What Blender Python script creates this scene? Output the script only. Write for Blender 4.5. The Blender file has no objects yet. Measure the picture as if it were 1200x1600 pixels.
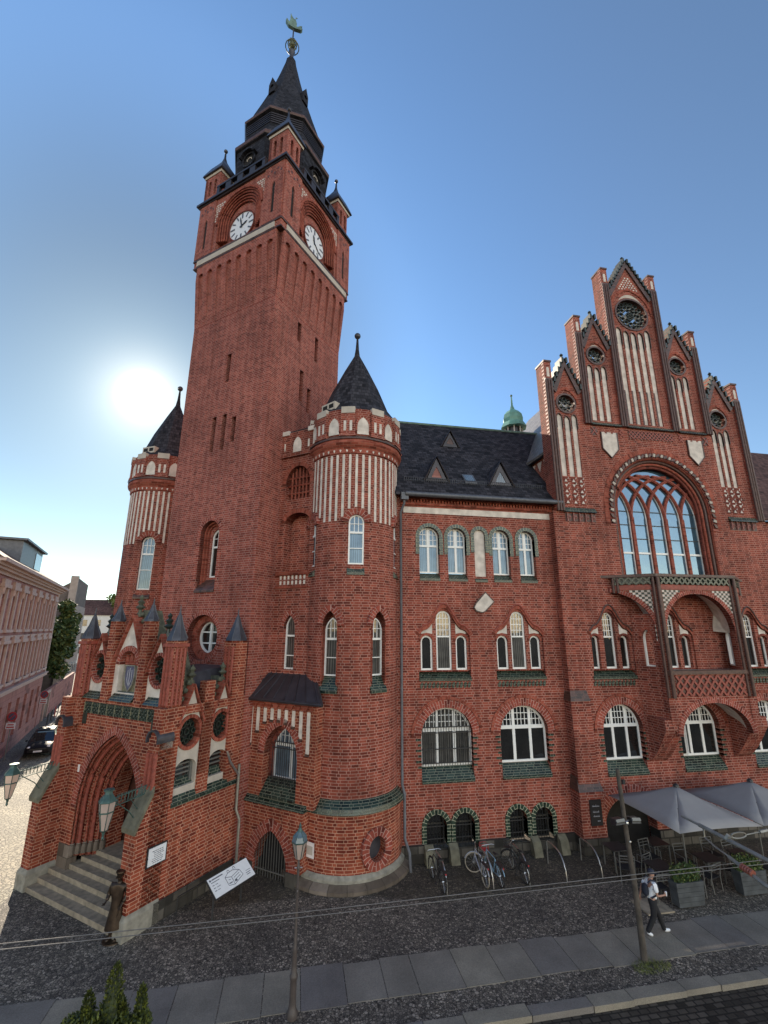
# Town hall with clock tower, seen from an upper window across the street
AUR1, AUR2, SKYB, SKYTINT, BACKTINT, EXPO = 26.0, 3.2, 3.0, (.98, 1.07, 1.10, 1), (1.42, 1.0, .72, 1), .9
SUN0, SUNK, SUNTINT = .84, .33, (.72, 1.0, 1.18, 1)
import bpy, bmesh, math, random
from math import sin, cos, pi, radians, sqrt, atan2, floor
from mathutils import Vector, Matrix, noise
from mathutils.geometry import tessellate_polygon
random.seed(7)
S = bpy.context.scene
COL = S.collection

# ------------------------------------------------------------------ camera
cam = bpy.data.cameras.new('camera'); camo = bpy.data.objects.new('camera', cam); COL.objects.link(camo)
pitch, roll, yaw = radians(14.463), radians(.238), radians(10.47)
c_, s_ = cos(pitch), sin(pitch)
R0, F0, U0 = Vector((1, 0, 0)), Vector((0, c_, s_)), Vector((0, -s_, c_))
Rr = cos(roll) * R0 + sin(roll) * U0; Ur = -sin(roll) * R0 + cos(roll) * U0
mz = Matrix.Rotation(-yaw, 3, 'Z')
Rr, Ur, F0 = mz @ Rr, mz @ Ur, mz @ F0
m = Matrix((Rr, Ur, -F0)).transposed().to_4x4(); m.translation = Vector((0, 0, 9.2))
camo.matrix_world = m
cam.sensor_fit = 'HORIZONTAL'; cam.sensor_width = 36; cam.lens = 36 * 702.85 / 1200
cam.clip_start = .05; cam.clip_end = 3000
S.camera = camo

# ------------------------------------------------------------------ sky, sun, exposure
SUN = Vector((-.3108, .8483, .4286)).normalized()
W = bpy.data.worlds.new('World'); S.world = W; W.use_nodes = True
nt = W.node_tree; nt.nodes.clear()
out = nt.nodes.new('ShaderNodeOutputWorld'); bg = nt.nodes.new('ShaderNodeBackground')
sky = nt.nodes.new('ShaderNodeTexSky'); sky.sky_type = 'NISHITA'; sky.sun_disc = False
sky.sun_elevation = math.asin(SUN.z); sky.sun_rotation = atan2(SUN.x, SUN.y)
sky.air_density = 1.0; sky.dust_density = .6; sky.ozone_density = 2.0; sky.altitude = 50
bg.inputs[1].default_value = SKY_STRENGTH = .10
nt.links.new(bg.outputs[0], out.inputs[0])
def wn(t, **k):
    n = nt.nodes.new(t)
    for a, b in k.items(): setattr(n, a, b)
    return n
tc = wn('ShaderNodeTexCoord')
dt = wn('ShaderNodeVectorMath', operation='DOT_PRODUCT'); dt.inputs[1].default_value = SUN
nt.links.new(tc.outputs['Generated'], dt.inputs[0])
# the bright aureole of the low sun in the sky, and brightness added to the unseen sky opposite it to light the facade
ramp = wn('ShaderNodeValToRGB'); cr = ramp.color_ramp
cr.elements[0].position = 0.0; cr.elements[0].color = (0, 0, 0, 1)
cr.elements[1].position = 1.0; cr.elements[1].color = (1, 1, 1, 1)
mp = wn('ShaderNodeMath', operation='MAXIMUM'); mp.inputs[1].default_value = 0
nt.links.new(dt.outputs['Value'], mp.inputs[0])
def powr(e, k):
    a = wn('ShaderNodeMath', operation='POWER'); a.inputs[1].default_value = e
    b = wn('ShaderNodeMath', operation='MULTIPLY'); b.inputs[1].default_value = k
    nt.links.new(mp.outputs[0], a.inputs[0]); nt.links.new(a.outputs[0], b.inputs[0]); return b
p1, p2 = powr(3400, AUR1), powr(420, AUR2)
ad = wn('ShaderNodeMath', operation='ADD'); nt.links.new(p1.outputs[0], ad.inputs[0]); nt.links.new(p2.outputs[0], ad.inputs[1])
aur = wn('ShaderNodeMix', data_type='RGBA', blend_type='ADD'); aur.inputs[0].default_value = 1
hc = wn('ShaderNodeMix', data_type='RGBA', blend_type='MULTIPLY'); hc.inputs[0].default_value = 1
cb = wn('ShaderNodeCombineColor')
for i, k in enumerate((1, .86, .62)):
    mm = wn('ShaderNodeMath', operation='MULTIPLY'); mm.inputs[1].default_value = k
    nt.links.new(ad.outputs[0], mm.inputs[0]); nt.links.new(mm.outputs[0], cb.inputs[i])
# sky: the milky zone round the sun is held back, the unseen half behind the camera gets added warm brightness as fill for the facade
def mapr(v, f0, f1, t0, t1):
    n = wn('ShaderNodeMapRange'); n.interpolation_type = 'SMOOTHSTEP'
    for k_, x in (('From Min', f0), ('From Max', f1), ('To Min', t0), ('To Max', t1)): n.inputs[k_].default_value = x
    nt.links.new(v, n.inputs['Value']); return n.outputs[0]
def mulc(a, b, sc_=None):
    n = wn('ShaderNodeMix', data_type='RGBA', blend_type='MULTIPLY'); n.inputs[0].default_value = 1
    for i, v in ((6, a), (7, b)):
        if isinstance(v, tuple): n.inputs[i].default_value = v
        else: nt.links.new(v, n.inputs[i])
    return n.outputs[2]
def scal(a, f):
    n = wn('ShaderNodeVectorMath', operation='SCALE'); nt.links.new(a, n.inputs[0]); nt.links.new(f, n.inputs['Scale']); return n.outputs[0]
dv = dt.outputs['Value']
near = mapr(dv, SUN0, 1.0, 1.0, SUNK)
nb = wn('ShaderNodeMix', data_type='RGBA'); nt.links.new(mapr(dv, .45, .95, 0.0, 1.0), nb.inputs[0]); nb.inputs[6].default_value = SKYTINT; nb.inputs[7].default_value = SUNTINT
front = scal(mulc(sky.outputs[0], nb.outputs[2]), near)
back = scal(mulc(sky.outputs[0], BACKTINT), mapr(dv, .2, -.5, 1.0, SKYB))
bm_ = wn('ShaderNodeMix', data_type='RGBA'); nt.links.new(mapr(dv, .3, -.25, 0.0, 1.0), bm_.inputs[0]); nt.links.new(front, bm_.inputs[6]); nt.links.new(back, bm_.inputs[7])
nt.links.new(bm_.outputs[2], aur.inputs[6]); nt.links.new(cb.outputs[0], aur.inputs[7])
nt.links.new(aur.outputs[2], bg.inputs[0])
sun = bpy.data.lights.new('sun', 'SUN'); sun.energy = 4.3; sun.angle = radians(.5); sun.color = (1, .86, .68)
suno = bpy.data.objects.new('sun', sun); COL.objects.link(suno)
suno.rotation_euler = SUN.to_track_quat('Z', 'Y').to_euler(); suno.location = SUN * 120
S.view_settings.view_transform = 'Standard'; S.view_settings.look = 'None'; S.view_settings.gamma = 1
S.view_settings.exposure = EXPO
try: S.cycles.max_bounces = 6
except Exception: pass

# ------------------------------------------------------------------ materials
MATS = {}
class NB:
    def __init__(s, name):
        s.m = bpy.data.materials.new(name); s.m.use_nodes = True; s.t = s.m.node_tree
        s.p = s.t.nodes['Principled BSDF']; s._uv = None
    def n(s, t, **k):
        x = s.t.nodes.new(t)
        for a, b in k.items(): setattr(x, a, b)
        return x
    def l(s, a, b): s.t.links.new(a, b)
    def put(s, sock, v):
        if isinstance(v, (int, float)): sock.default_value = v
        elif isinstance(v, (tuple, list)): sock.default_value = v if len(v) != 3 or len(sock.default_value) == 3 else (*v, 1)
        else: s.l(v, sock)
    def M(s, op, a, b=0.0, c=None):
        x = s.n('ShaderNodeMath', operation=op); s.put(x.inputs[0], a); s.put(x.inputs[1], b)
        if c is not None: s.put(x.inputs[2], c)
        return x.outputs[0]
    def mix(s, f, a, b, bt='MIX'):
        x = s.n('ShaderNodeMix', data_type='RGBA', blend_type=bt); s.put(x.inputs[0], f); s.put(x.inputs[6], a); s.put(x.inputs[7], b); return x.outputs[2]
    def uv(s):
        if not s._uv:
            x = s.n('ShaderNodeUVMap'); y = s.n('ShaderNodeSeparateXYZ'); s.l(x.outputs[0], y.inputs[0]); s._uv = (x.outputs[0], y.outputs[0], y.outputs[1])
        return s._uv
    def noise(s, scale, detail=3, vec=None, rough=.5):
        x = s.n('ShaderNodeTexNoise'); x.inputs['Scale'].default_value = scale; x.inputs['Detail'].default_value = detail; x.inputs['Roughness'].default_value = rough
        if vec is None:
            g = s.n('ShaderNodeNewGeometry'); vec = g.outputs['Position']
        s.l(vec, x.inputs['Vector']); return x.outputs[0]
    def ramp(s, v, *st):
        x = s.n('ShaderNodeValToRGB'); s.l(v, x.inputs[0]); e = x.color_ramp.elements
        while len(e) < len(st): e.new(.5)
        for i, (p, c) in enumerate(st): e[i].position = p; e[i].color = (*c, 1) if len(c) == 3 else c
        return x.outputs[0]
    def bump(s, h, st=.3, d=.02):
        x = s.n('ShaderNodeBump'); x.inputs['Strength'].default_value = st; x.inputs['Distance'].default_value = d; s.l(h, x.inputs['Height']); s.l(x.outputs[0], s.p.inputs['Normal'])
    def fin(s, col=None, rough=None, metal=0, spec=None):
        if col is not None: s.put(s.p.inputs['Base Color'], col)
        if rough is not None: s.put(s.p.inputs['Roughness'], rough)
        s.p.inputs['Metallic'].default_value = metal
        if spec is not None: s.p.inputs['Specular IOR Level'].default_value = spec
        MATS[s.m.name] = s.m; return s.m
def flat(name, col, rough=.6, metal=0, var=.25, scale=6, spec=None, bump=0):
    b = NB(name); nz = b.noise(scale, 4)
    lo = tuple(c * (1 - var) for c in col); hi = tuple(min(1, c * (1 + var)) for c in col)
    c = b.ramp(nz, (.3, lo), (.7, hi))
    if bump: b.bump(nz, bump, .02)
    return b.fin(c, rough, metal, spec)
def brickmat(name, dark, light, mortar, L=.305, H=.107, head=True, mw=.014, gloss=.55, soot=.35, blk_=.55, seed=0.0):
    """Bricks in the UV plane (metres): two stretchers and a header per course."""
    b = NB(name); _, u, v = b.uv()
    row = b.M('FLOOR', b.M('DIVIDE', v, H)); P = L * (2.5 if head else 1.0)
    par = b.M('MODULO', b.M('ABSOLUTE', row), 2.0)
    jit = b.M('MULTIPLY', b.M('SINE', b.M('MULTIPLY', row, 12.9898)), .03)
    us = b.M('ADD', b.M('ADD', u, 500 * P), b.M('ADD', b.M('MULTIPLY', par, P * .5), jit))
    uu = b.M('MODULO', us, P); blk = b.M('FLOOR', b.M('DIVIDE', us, P))
    vv = b.M('SUBTRACT', v, b.M('MULTIPLY', row, H))
    if head:
        g1 = b.M('GREATER_THAN', uu, L); g2 = b.M('GREATER_THAN', uu, 2 * L)
        idx = b.M('ADD', g1, g2)
        d = b.M('MINIMUM', b.M('MINIMUM', uu, b.M('ABSOLUTE', b.M('SUBTRACT', uu, L))), b.M('MINIMUM', b.M('ABSOLUTE', b.M('SUBTRACT', uu, 2 * L)), b.M('SUBTRACT', P, uu)))
    else:
        idx = 0.0; d = b.M('MINIMUM', uu, b.M('SUBTRACT', P, uu))
    d = b.M('MINIMUM', d, b.M('MINIMUM', vv, b.M('SUBTRACT', H, vv)))
    g = b.n('ShaderNodeNewGeometry')
    wob = b.M('MULTIPLY', b.M('SUBTRACT', b.noise(26, 2, g.outputs['Position']), .5), .006)
    d = b.M('ADD', d, wob)
    mort = b.n('ShaderNodeMapRange'); mort.inputs[1].default_value = mw * .35; mort.inputs[2].default_value = mw * .95
    mort.inputs[3].default_value = 1; mort.inputs[4].default_value = 0; b.l(d, mort.inputs[0])
    wnn = b.n('ShaderNodeTexWhiteNoise', noise_dimensions='3D'); cv = b.n('ShaderNodeCombineXYZ')
    b.l(blk, cv.inputs[0]); b.l(row, cv.inputs[1]); b.put(cv.inputs[2], b.M('ADD', idx, seed)); b.l(cv.outputs[0], wnn.inputs[0])
    col = b.ramp(wnn.outputs['Value'], (0, tuple(c * blk_ for c in dark)), (.18, dark), (.6, tuple((a + c) / 2 for a, c in zip(dark, light))), (1, light))
    col = b.mix(mort.outputs[0], col, mortar)
    big = b.noise(.35, 4, g.outputs['Position'], .6); mid = b.noise(3, 4, g.outputs['Position'], .65)
    st = b.ramp(big, (.3, (1 - soot,) * 3), (.55, (1, 1, 1)), (.8, (1.12, 1.1, 1.08)))
    col = b.mix(1.0, col, st, 'MULTIPLY')
    col = b.mix(.5, col, b.ramp(mid, (.25, (.55, .55, .55)), (.7, (1.15, 1.15, 1.15))), 'MULTIPLY')
    mp_ = b.n('ShaderNodeMapping'); mp_.inputs['Scale'].default_value = (1.6, 1.6, .16); b.l(g.outputs['Position'], mp_.inputs[0])
    col = b.mix(.8, col, b.ramp(b.noise(1.6, 5, mp_.outputs[0], .65), (.3, (.66, .64, .62)), (.5, (1, 1, 1)), (.75, (1.14, 1.10, 1.06))), 'MULTIPLY')
    hgt = b.M('ADD', b.M('SUBTRACT', 1.0, mort.outputs[0]), b.M('MULTIPLY', mid, .4))
    b.bump(hgt, .5, .012)
    b.fin(col, b.M('ADD', gloss if gloss < .5 else .78, b.M('MULTIPLY', mort.outputs[0], .15)), spec=.5 if gloss < .5 else .22)
    return b.m
RM = (.47, .255, .205)
brickmat('red_brick', (.18, .035, .022), (.33, .080, .050), RM, mw=.016, blk_=.65)
brickmat('tower_brick', (.22, .048, .034), (.37, .10, .07), (.46, .27, .225), soot=.25, blk_=.8)
brickmat('orange_brick', (.19, .032, .018), (.34, .082, .042), (.54, .29, .20), soot=.3, seed=5, mw=.016, blk_=.65)
brickmat('arch_brick', (.21, .04, .028), (.37, .09, .06), (.52, .30, .25), L=.32, H=.107, head=False)
brickmat('green_brick', (.014, .028, .023), (.038, .064, .050), (.17, .18, .13), gloss=.25, soot=.1)
brickmat('green_arch_brick', (.016, .03, .022), (.04, .065, .045), (.36, .36, .25), L=.32, H=.12, head=False, gloss=.25, soot=.1)
brickmat('dark_brick', (.05, .024, .018), (.12, .05, .038), (.13, .085, .07), gloss=.4)
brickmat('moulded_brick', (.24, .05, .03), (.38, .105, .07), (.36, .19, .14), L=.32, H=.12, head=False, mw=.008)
brickmat('dark_moulding', (.15, .035, .026), (.25, .065, .045), (.2, .1, .08), L=.32, H=.107, head=False, mw=.008)  # darker tone of the moulded brick
brickmat('slate', (.020, .020, .026), (.058, .056, .068), (.012, .012, .015), L=.3, H=.22, head=False, mw=.02, gloss=.5, soot=.2)
brickmat('fine_slate', (.018, .019, .026), (.04, .042, .055), (.010, .010, .014), L=.3, H=.2, head=False, mw=.02, gloss=.5, soot=.2)
brickmat('sunlit_slate', (.15, .13, .11), (.24, .215, .185), (.1, .09, .08), L=.3, H=.22, head=False, mw=.02, gloss=.4, soot=.15)  # block roof slate, with the sunlit paleness put into its colour
brickmat('rubble_stone', (.06, .055, .048), (.15, .135, .115), (.05, .046, .04), L=.55, H=.33, head=False, mw=.04, gloss=.8)
brickmat('ashlar', (.15, .12, .095), (.24, .20, .165), (.09, .075, .06), L=.62, H=.42, head=False, mw=.02, gloss=.8, soot=.3)
brickmat('road_setts', (.052, .043, .035), (.11, .09, .072), (.028, .024, .020), L=.27, H=.17, head=False, mw=.035, gloss=.8, soot=.4)
brickmat('render_pink', (.36, .17, .15), (.39, .19, .165), (.28, .13, .115), L=1.4, H=.42, head=False, mw=.03, gloss=.85, soot=.1)
brickmat('roof_tiles_brown', (.10, .055, .05), (.16, .09, .08), (.06, .035, .03), L=.3, H=.22, head=False, mw=.02, gloss=.7)
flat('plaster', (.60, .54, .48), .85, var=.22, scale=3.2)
flat('plaster_dull', (.46, .41, .35), .85, var=.12, scale=3)  # the same plaster in a darker tone
flat('white_paint', (.78, .78, .76), .35, var=.04, scale=9)
flat('black_iron', (.022, .022, .024), .45, var=.3)
flat('lead', (.055, .056, .068), .42, .3, var=.3, scale=3)
flat('dark_metal_sheet', (.045, .040, .046), .42, .3, var=.25, scale=2)
flat('copper_green', (.16, .37, .30), .55, var=.25, scale=2)
flat('pale_copper', (.12, .20, .17), .6, var=.3, scale=4)
flat('zinc', (.10, .105, .12), .5, .3, var=.2)
flat('dark_stone', (.055, .05, .042), .85, var=.35, scale=3, bump=.4)
flat('granite_step', (.27, .225, .165), .8, var=.3, scale=5, bump=.2)
flat('stone_pale', (.25, .235, .195), .85, var=.3, scale=5, bump=.3)
flat('terracotta', (.26, .06, .04), .6, var=.3, scale=8)
flat('dark_terracotta', (.080, .038, .030), .5, var=.4, scale=8)
flat('tracery_green', (.02, .03, .024), .4, var=.4, scale=8)
flat('moss_lead', (.075, .08, .055), .8, var=.5, scale=5, bump=.4)
flat('interior_dark', (.012, .011, .011), .9, var=.3)
flat('door_wood', (.06, .022, .015), .5, var=.4, scale=3)
flat('stainless', (.55, .55, .54), .28, .9, var=.1)
flat('bronze', (.05, .034, .024), .38, .6, var=.35, scale=8)
flat('gilded_copper', (.13, .14, .08), .4, .5, var=.3)
flat('sign_white', (.72, .74, .77), .35, var=.04)
flat('sign_paper', (.78, .72, .69), .5, var=.06)
flat('sign_ink', (.10, .11, .14), .5, var=.1)
flat('sign_chalk', (.42, .42, .46), .7, var=.1)
flat('sign_black', (.008, .008, .012), .4, var=.2)
flat('crest_blue', (.09, .09, .15), .5, var=.3, scale=10)
flat('crest_ochre', (.20, .19, .12), .7, var=.35, scale=9)
flat('post_wood', (.075, .062, .05), .85, var=.35, scale=5, bump=.3)
flat('umbrella_cloth', (.27, .265, .27), .8, var=.05, scale=2)
flat('chair_metal', (.16, .16, .15), .45, .3, var=.1)
flat('table_top', (.035, .033, .032), .5, var=.3)
flat('planter_wood', (.06, .066, .07), .8, var=.3, scale=4)
flat('lamp_copper', (.055, .105, .095), .5, .3, var=.3)
flat('lamp_blue_glass', (.10, .15, .18), .15, var=.15)
flat('milk_glass', (.42, .33, .29), .25, var=.08)
flat('warm_lamp_glass', (.62, .45, .36), .2, var=.06)
flat('lamp_pole_paint', (.075, .06, .055), .5, var=.25)
flat('red_paint', (.42, .03, .035), .4, var=.1)
flat('blue_paint', (.22, .36, .48), .35, .2, var=.08)
flat('pale_bike_paint', (.34, .36, .42), .35, .2, var=.08)
flat('rubber', (.018, .018, .018), .7, var=.2)
flat('cream_tyre', (.32, .28, .22), .7, var=.1)
flat('skin', (.36, .20, .145), .5, var=.06)
flat('white_shirt', (.74, .76, .80), .8, var=.03)
flat('black_cloth', (.012, .012, .015), .85, var=.3)
flat('navy_cloth', (.018, .022, .038), .8, var=.3)
flat('hair_dark', (.03, .02, .015), .7)
flat('foliage', (.045, .085, .022), .65, var=.55, scale=9)
flat('foliage_yellow', (.13, .15, .035), .65, var=.5, scale=5)
flat('thuja_leaf', (.085, .10, .010), .65, var=.6, scale=14)
flat('thuja_leaf_dark', (.024, .036, .006), .65, var=.5, scale=12)
flat('bark', (.07, .05, .035), .9, var=.4)
flat('wire', (.16, .15, .14), .5, .3, var=.2)
flat('galvanised', (.25, .24, .21), .45, .5, var=.2)
flat('insulator_red', (.30, .10, .07), .35, var=.2)
flat('far_white', (.60, .58, .55), .85, var=.06)
flat('render_trim', (.48, .35, .30), .8, var=.12, scale=3)
flat('render_beige', (.33, .27, .235), .85, var=.12, scale=2)
flat('far_brown', (.13, .10, .085), .85, var=.25, scale=1.5)
flat('car_paint', (.014, .012, .014), .5, 0, var=.1, spec=.15)
flat('car_pale_paint', (.55, .52, .48), .25, .2, var=.05)
flat('car_lamp', (.7, .7, .7), .1, var=.05)
flat('soil', (.04, .03, .02), .9)
flat('coping_stone', (.14, .13, .09), .85, var=.35, scale=4, bump=.3)
def glass(name, base, refl, tint=(.8, .88, .95), folds=0):
    b = NB(name); g = b.n('ShaderNodeBsdfGlossy'); g.inputs[0].default_value = (*tint, 1); g.inputs['Roughness'].default_value = .02
    d = b.n('ShaderNodeBsdfDiffuse'); nz = b.noise(1.7, 3)
    cc = b.ramp(nz, (.35, tuple(c * .6 for c in base)), (.65, base)); b.l(cc, d.inputs[0])
    if folds:
        wv = b.n('ShaderNodeTexWave'); wv.inputs['Scale'].default_value = 3.4; wv.inputs['Distortion'].default_value = 3.5; gp = b.n('ShaderNodeNewGeometry'); mq = b.n('ShaderNodeMapping'); mq.inputs['Scale'].default_value = (1, 1, .08)
        b.l(gp.outputs['Position'], mq.inputs[0]); b.l(mq.outputs[0], wv.inputs['Vector']); b.l(b.mix(folds, cc, b.ramp(wv.outputs['Fac'], (.1, (.35, .35, .35)), (.8, (1.3, 1.3, 1.3))), 'MULTIPLY'), d.inputs[0])
    mx = b.n('ShaderNodeMixShader'); fr = b.n('ShaderNodeFresnel'); fr.inputs[0].default_value = 1.5
    b.l(b.M('ADD', fr.outputs[0], refl), mx.inputs[0]); b.l(d.outputs[0], mx.inputs[1]); b.l(g.outputs[0], mx.inputs[2])
    bp = b.n('ShaderNodeBump'); bp.inputs['Strength'].default_value = .14; bp.inputs['Distance'].default_value = .05
    b.l(b.noise(1.3, 2), bp.inputs['Height']); b.l(bp.outputs[0], g.inputs['Normal'])
    b.l(mx.outputs[0], b.t.nodes['Material Output'].inputs[0]); MATS[name] = b.m; return b.m
glass('window_glass_dark', (.018, .017, .016), .05)
glass('window_glass_grey', (.11, .105, .095), .05, folds=.9)
glass('window_glass_curtain', (.15, .20, .25), .03, (.6, .8, 1), folds=.55)
glass('church_glass', (.06, .11, .155), .13, (.5, .72, .95), folds=.25)
glass('car_glass', (.02, .022, .026), .02)
def ground(name, c1, c2, scale, moss=None, joint=(.02, .018, .016)):
    b = NB(name); g = b.n('ShaderNodeNewGeometry')
    v = b.n('ShaderNodeTexVoronoi'); v.inputs['Scale'].default_value = scale; b.l(g.outputs['Position'], v.inputs['Vector'])
    v2 = b.n('ShaderNodeTexVoronoi', feature='DISTANCE_TO_EDGE'); v2.inputs['Scale'].default_value = scale; b.l(g.outputs['Position'], v2.inputs['Vector'])
    sp = b.n('ShaderNodeSeparateColor'); b.l(v.outputs['Color'], sp.inputs[0])
    col = b.ramp(sp.outputs[0], (0, c1), (.75, tuple((a + c) / 2 for a, c in zip(c1, c2))), (1, c2))
    e = b.ramp(v2.outputs['Distance'], (.03, (1, 1, 1)), (.13, (0, 0, 0)))
    col = b.mix(e, col, joint)
    big = b.noise(.5, 5, g.outputs['Position'], .6)
    col = b.mix(1.0, col, b.ramp(big, (.3, (.62, .62, .62)), (.7, (1.2, 1.18, 1.12))), 'MULTIPLY')
    if moss:
        mz_ = b.noise(1.1, 5, g.outputs['Position'], .7)
        col = b.mix(b.ramp(mz_, (.5, (0, 0, 0)), (.7, (.7, .7, .7))), col, moss)
    b.bump(b.M('MINIMUM', v2.outputs['Distance'], .15), .9, .05)
    return b.fin(col, .75)
ground('mosaic_paving', (.085, .074, .062), (.42, .36, .30), 14)
ground('mossy_paving', (.055, .046, .036), (.24, .20, .15), 14, (.05, .042, .024))
ground('street_cobbles', (.25, .225, .16), (.50, .45, .33), 7, joint=(.05, .045, .03))
def slabmat():
    b = NB('granite_slabs'); g = b.n('ShaderNodeNewGeometry'); oi = b.n('ShaderNodeObjectInfo'); 
    nz = b.noise(40, 3, g.outputs['Position']); big = b.noise(1.0, 4, g.outputs['Position'])
    at = b.n('ShaderNodeAttribute', attribute_name='tone'); 
    col = b.ramp(nz, (.3, (.17, .155, .135)), (.7, (.26, .235, .205)))
    col = b.mix(1.0, col, b.ramp(big, (.3, (.75, .75, .75)), (.7, (1.15, 1.15, 1.15))), 'MULTIPLY')
    col = b.mix(1.0, col, b.ramp(at.outputs['Fac'], (0, (.72, .72, .78)), (1, (1.15, 1.12, 1.0))), 'MULTIPLY')
    b.bump(nz, .2, .01); return b.fin(col, .8)
slabmat()

# ------------------------------------------------------------------ mesh helpers
RENAME = dict(lancet_panels='lancet_panel', plaster_stripes='plaster_stripe', parapet_panels='parapet_panel', parapet_caps='parapet_cap', parapet_piers='parapet_pier_pattern', plaster_slots='plaster_slot', slot_sills='slot_sill',
    plaster_triangles='plaster_triangle', crockets='crocket_trim', pier_rolls='roll_moulding', turret_rolls='roll_moulding', buttress_rolls='roll_moulding', tracery_rolls='tracery_moulding', jamb_quoins='quoin_brick_pattern',
    chequer_tiles='chequer_tile_pattern', dark_chequer_tiles='dark_tile_pattern', louvres='louvre_slats', roof_seams='roof_seam_lines', cap_seams='cap_seam_lines', lantern_posts='lantern_post', lead_bars='glazing_bar_lines',
    lancet_mouldings='lancet_moulding', plaster_lozenges='lozenge_pattern', brick_piercings='piercing_pattern', pier_edge_bricks='edge_brick_pattern', frieze_joints='frieze_joint_lines', posts='post', pedals='pedal', pillars='pillar', ribs='rib', plate_bars='plate_mark')
EACH = {'lancet_panel', 'plaster_spandrel', 'plaster_stripe', 'parapet_panel', 'parapet_cap', 'plaster_slot', 'slot_sill', 'plaster_triangle', 'gable_ledge', 'window_panel', 'light_well_kerb', 'slit_window', 'clock_mark', 'lantern_post', 'gable_sill', 'post', 'plaster_band', 'stone_plinth', 'buttress_offset'}
KEEP = {'crown', 'lower_crown', 'foliage', 'lettering', 'printing', 'print', 'frieze', 'wire'}
def depth_of(o):
    d = 0
    while o.parent: d += 1; o = o.parent
    return d
class Fr:
    """A wall frame: a along the wall, b out of the wall, c up."""
    def __init__(s, O, U, N): s.O, s.U, s.N, s.Z = Vector(O), Vector(U).normalized(), Vector(N).normalized(), Vector((0, 0, 1))
    def __call__(s, a, b, c): return s.O + s.U * a + s.N * b + s.Z * c
ID = Fr((0, 0, 0), (1, 0, 0), (0, 1, 0))
class MB:
    def __init__(s): s.v, s.f, s.uv, s.mi = [], [], [], []
    def add(s, vs, fs, uvs=None, mi=0):
        k = len(s.v); s.v += [Vector(x) for x in vs]
        for i, f in enumerate(fs):
            s.f.append([k + j for j in f]); s.uv.append(uvs[i] if uvs else None); s.mi.append(mi)
        return s
    def box(s, fr, a0, a1, b0, b1, c0, c1, mi=0):
        p = [fr(a, b, c) for c in (c0, c1) for b in (b0, b1) for a in (a0, a1)]
        return s.add(p, [(0, 2, 3, 1), (4, 5, 7, 6), (0, 1, 5, 4), (2, 6, 7, 3), (0, 4, 6, 2), (1, 3, 7, 5)], mi=mi)
    def hexa(s, p, mi=0): return s.add(p, [(0, 3, 2, 1), (4, 5, 6, 7), (0, 1, 5, 4), (1, 2, 6, 5), (2, 3, 7, 6), (3, 0, 4, 7)], mi=mi)
    def prism(s, fr, outl, b0, b1, holes=(), back=True, mi=0):
        loops = [list(outl)] + [list(h) for h in holes]
        tri = tessellate_polygon([[Vector((x, y, 0)) for x, y in lp] for lp in loops])
        flat_ = [p for lp in loops for p in lp]; n = len(flat_)
        vs = [fr(x, b1, y) for x, y in flat_] + [fr(x, b0, y) for x, y in flat_]
        fs = [tuple(t) for t in tri] + ([tuple(n + i for i in reversed(t)) for t in tri] if back else [])
        k = 0
        for lp in loops:
            m_ = len(lp)
            for i in range(m_): a, b = k + i, k + (i + 1) % m_; fs.append((a, b, n + b, n + a))
            k += m_
        return s.add(vs, fs, mi=mi)
    def ring(s, fr, path, w, b0, b1, closed=False, inward=False, mi=0):
        """A band of upright bricks that follows a 2-D path in the wall plane."""
        n = len(path); P = [Vector((x, y)) for x, y in path]; off = []; arc = [0]
        for i in range(n):
            if closed: t = P[(i + 1) % n] - P[i - 1]
            else: t = P[min(i + 1, n - 1)] - P[max(i - 1, 0)]
            t.normalize(); nn = Vector((-t.y, t.x)); off.append(P[i] + nn * (w if not inward else -w))
            if i: arc.append(arc[-1] + (P[i] - P[i - 1]).length)
        if closed: arc.append(arc[-1] + (P[0] - P[-1]).length)
        vs = []
        for i in range(n): vs += [fr(P[i].x, b1, P[i].y), fr(off[i].x, b1, off[i].y), fr(P[i].x, b0, P[i].y), fr(off[i].x, b0, off[i].y)]
        fs, uv = [], []
        for i in range(n if closed else n - 1):
            a, b = 4 * i, 4 * ((i + 1) % n); x, y = arc[i], arc[i + 1]; dd = abs(b1 - b0)
            fs.append((a, b, b + 1, a + 1)); uv.append([(0.01, x), (0.01, y), (w, y), (w, x)])
            fs.append((a + 2, b + 2, b, a)); uv.append([(-dd, x), (-dd, y), (0.01, y), (0.01, x)])
            fs.append((a + 1, b + 1, b + 3, a + 3)); uv.append([(w, x), (w, y), (w + dd, y), (w + dd, x)])
        if not closed:
            e = 4 * (n - 1)
            fs += [(0, 1, 3, 2), (e, e + 2, e + 3, e + 1)]; uv += [None, None]
        return s.add(vs, fs, uv, mi)
    def tube(s, pts, r, n=6, mi=0, cap=True):
        pts = [Vector(p) for p in pts]; k = len(pts); vs = []
        for i, p in enumerate(pts):
            t = (pts[min(i + 1, k - 1)] - pts[max(i - 1, 0)]).normalized()
            up = Vector((0, 0, 1)) if abs(t.z) < .9 else Vector((1, 0, 0))
            x = t.cross(up).normalized(); y = t.cross(x).normalized(); rr = r[i] if isinstance(r, (list, tuple)) else r
            vs += [p + (x * cos(2 * pi * j / n) + y * sin(2 * pi * j / n)) * rr for j in range(n)]
        fs = [(i * n + j, i * n + (j + 1) % n, (i + 1) * n + (j + 1) % n, (i + 1) * n + j) for i in range(k - 1) for j in range(n)]
        if cap: fs += [tuple(reversed(range(n))), tuple((k - 1) * n + j for j in range(n))]
        return s.add(vs, fs, mi=mi)
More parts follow.
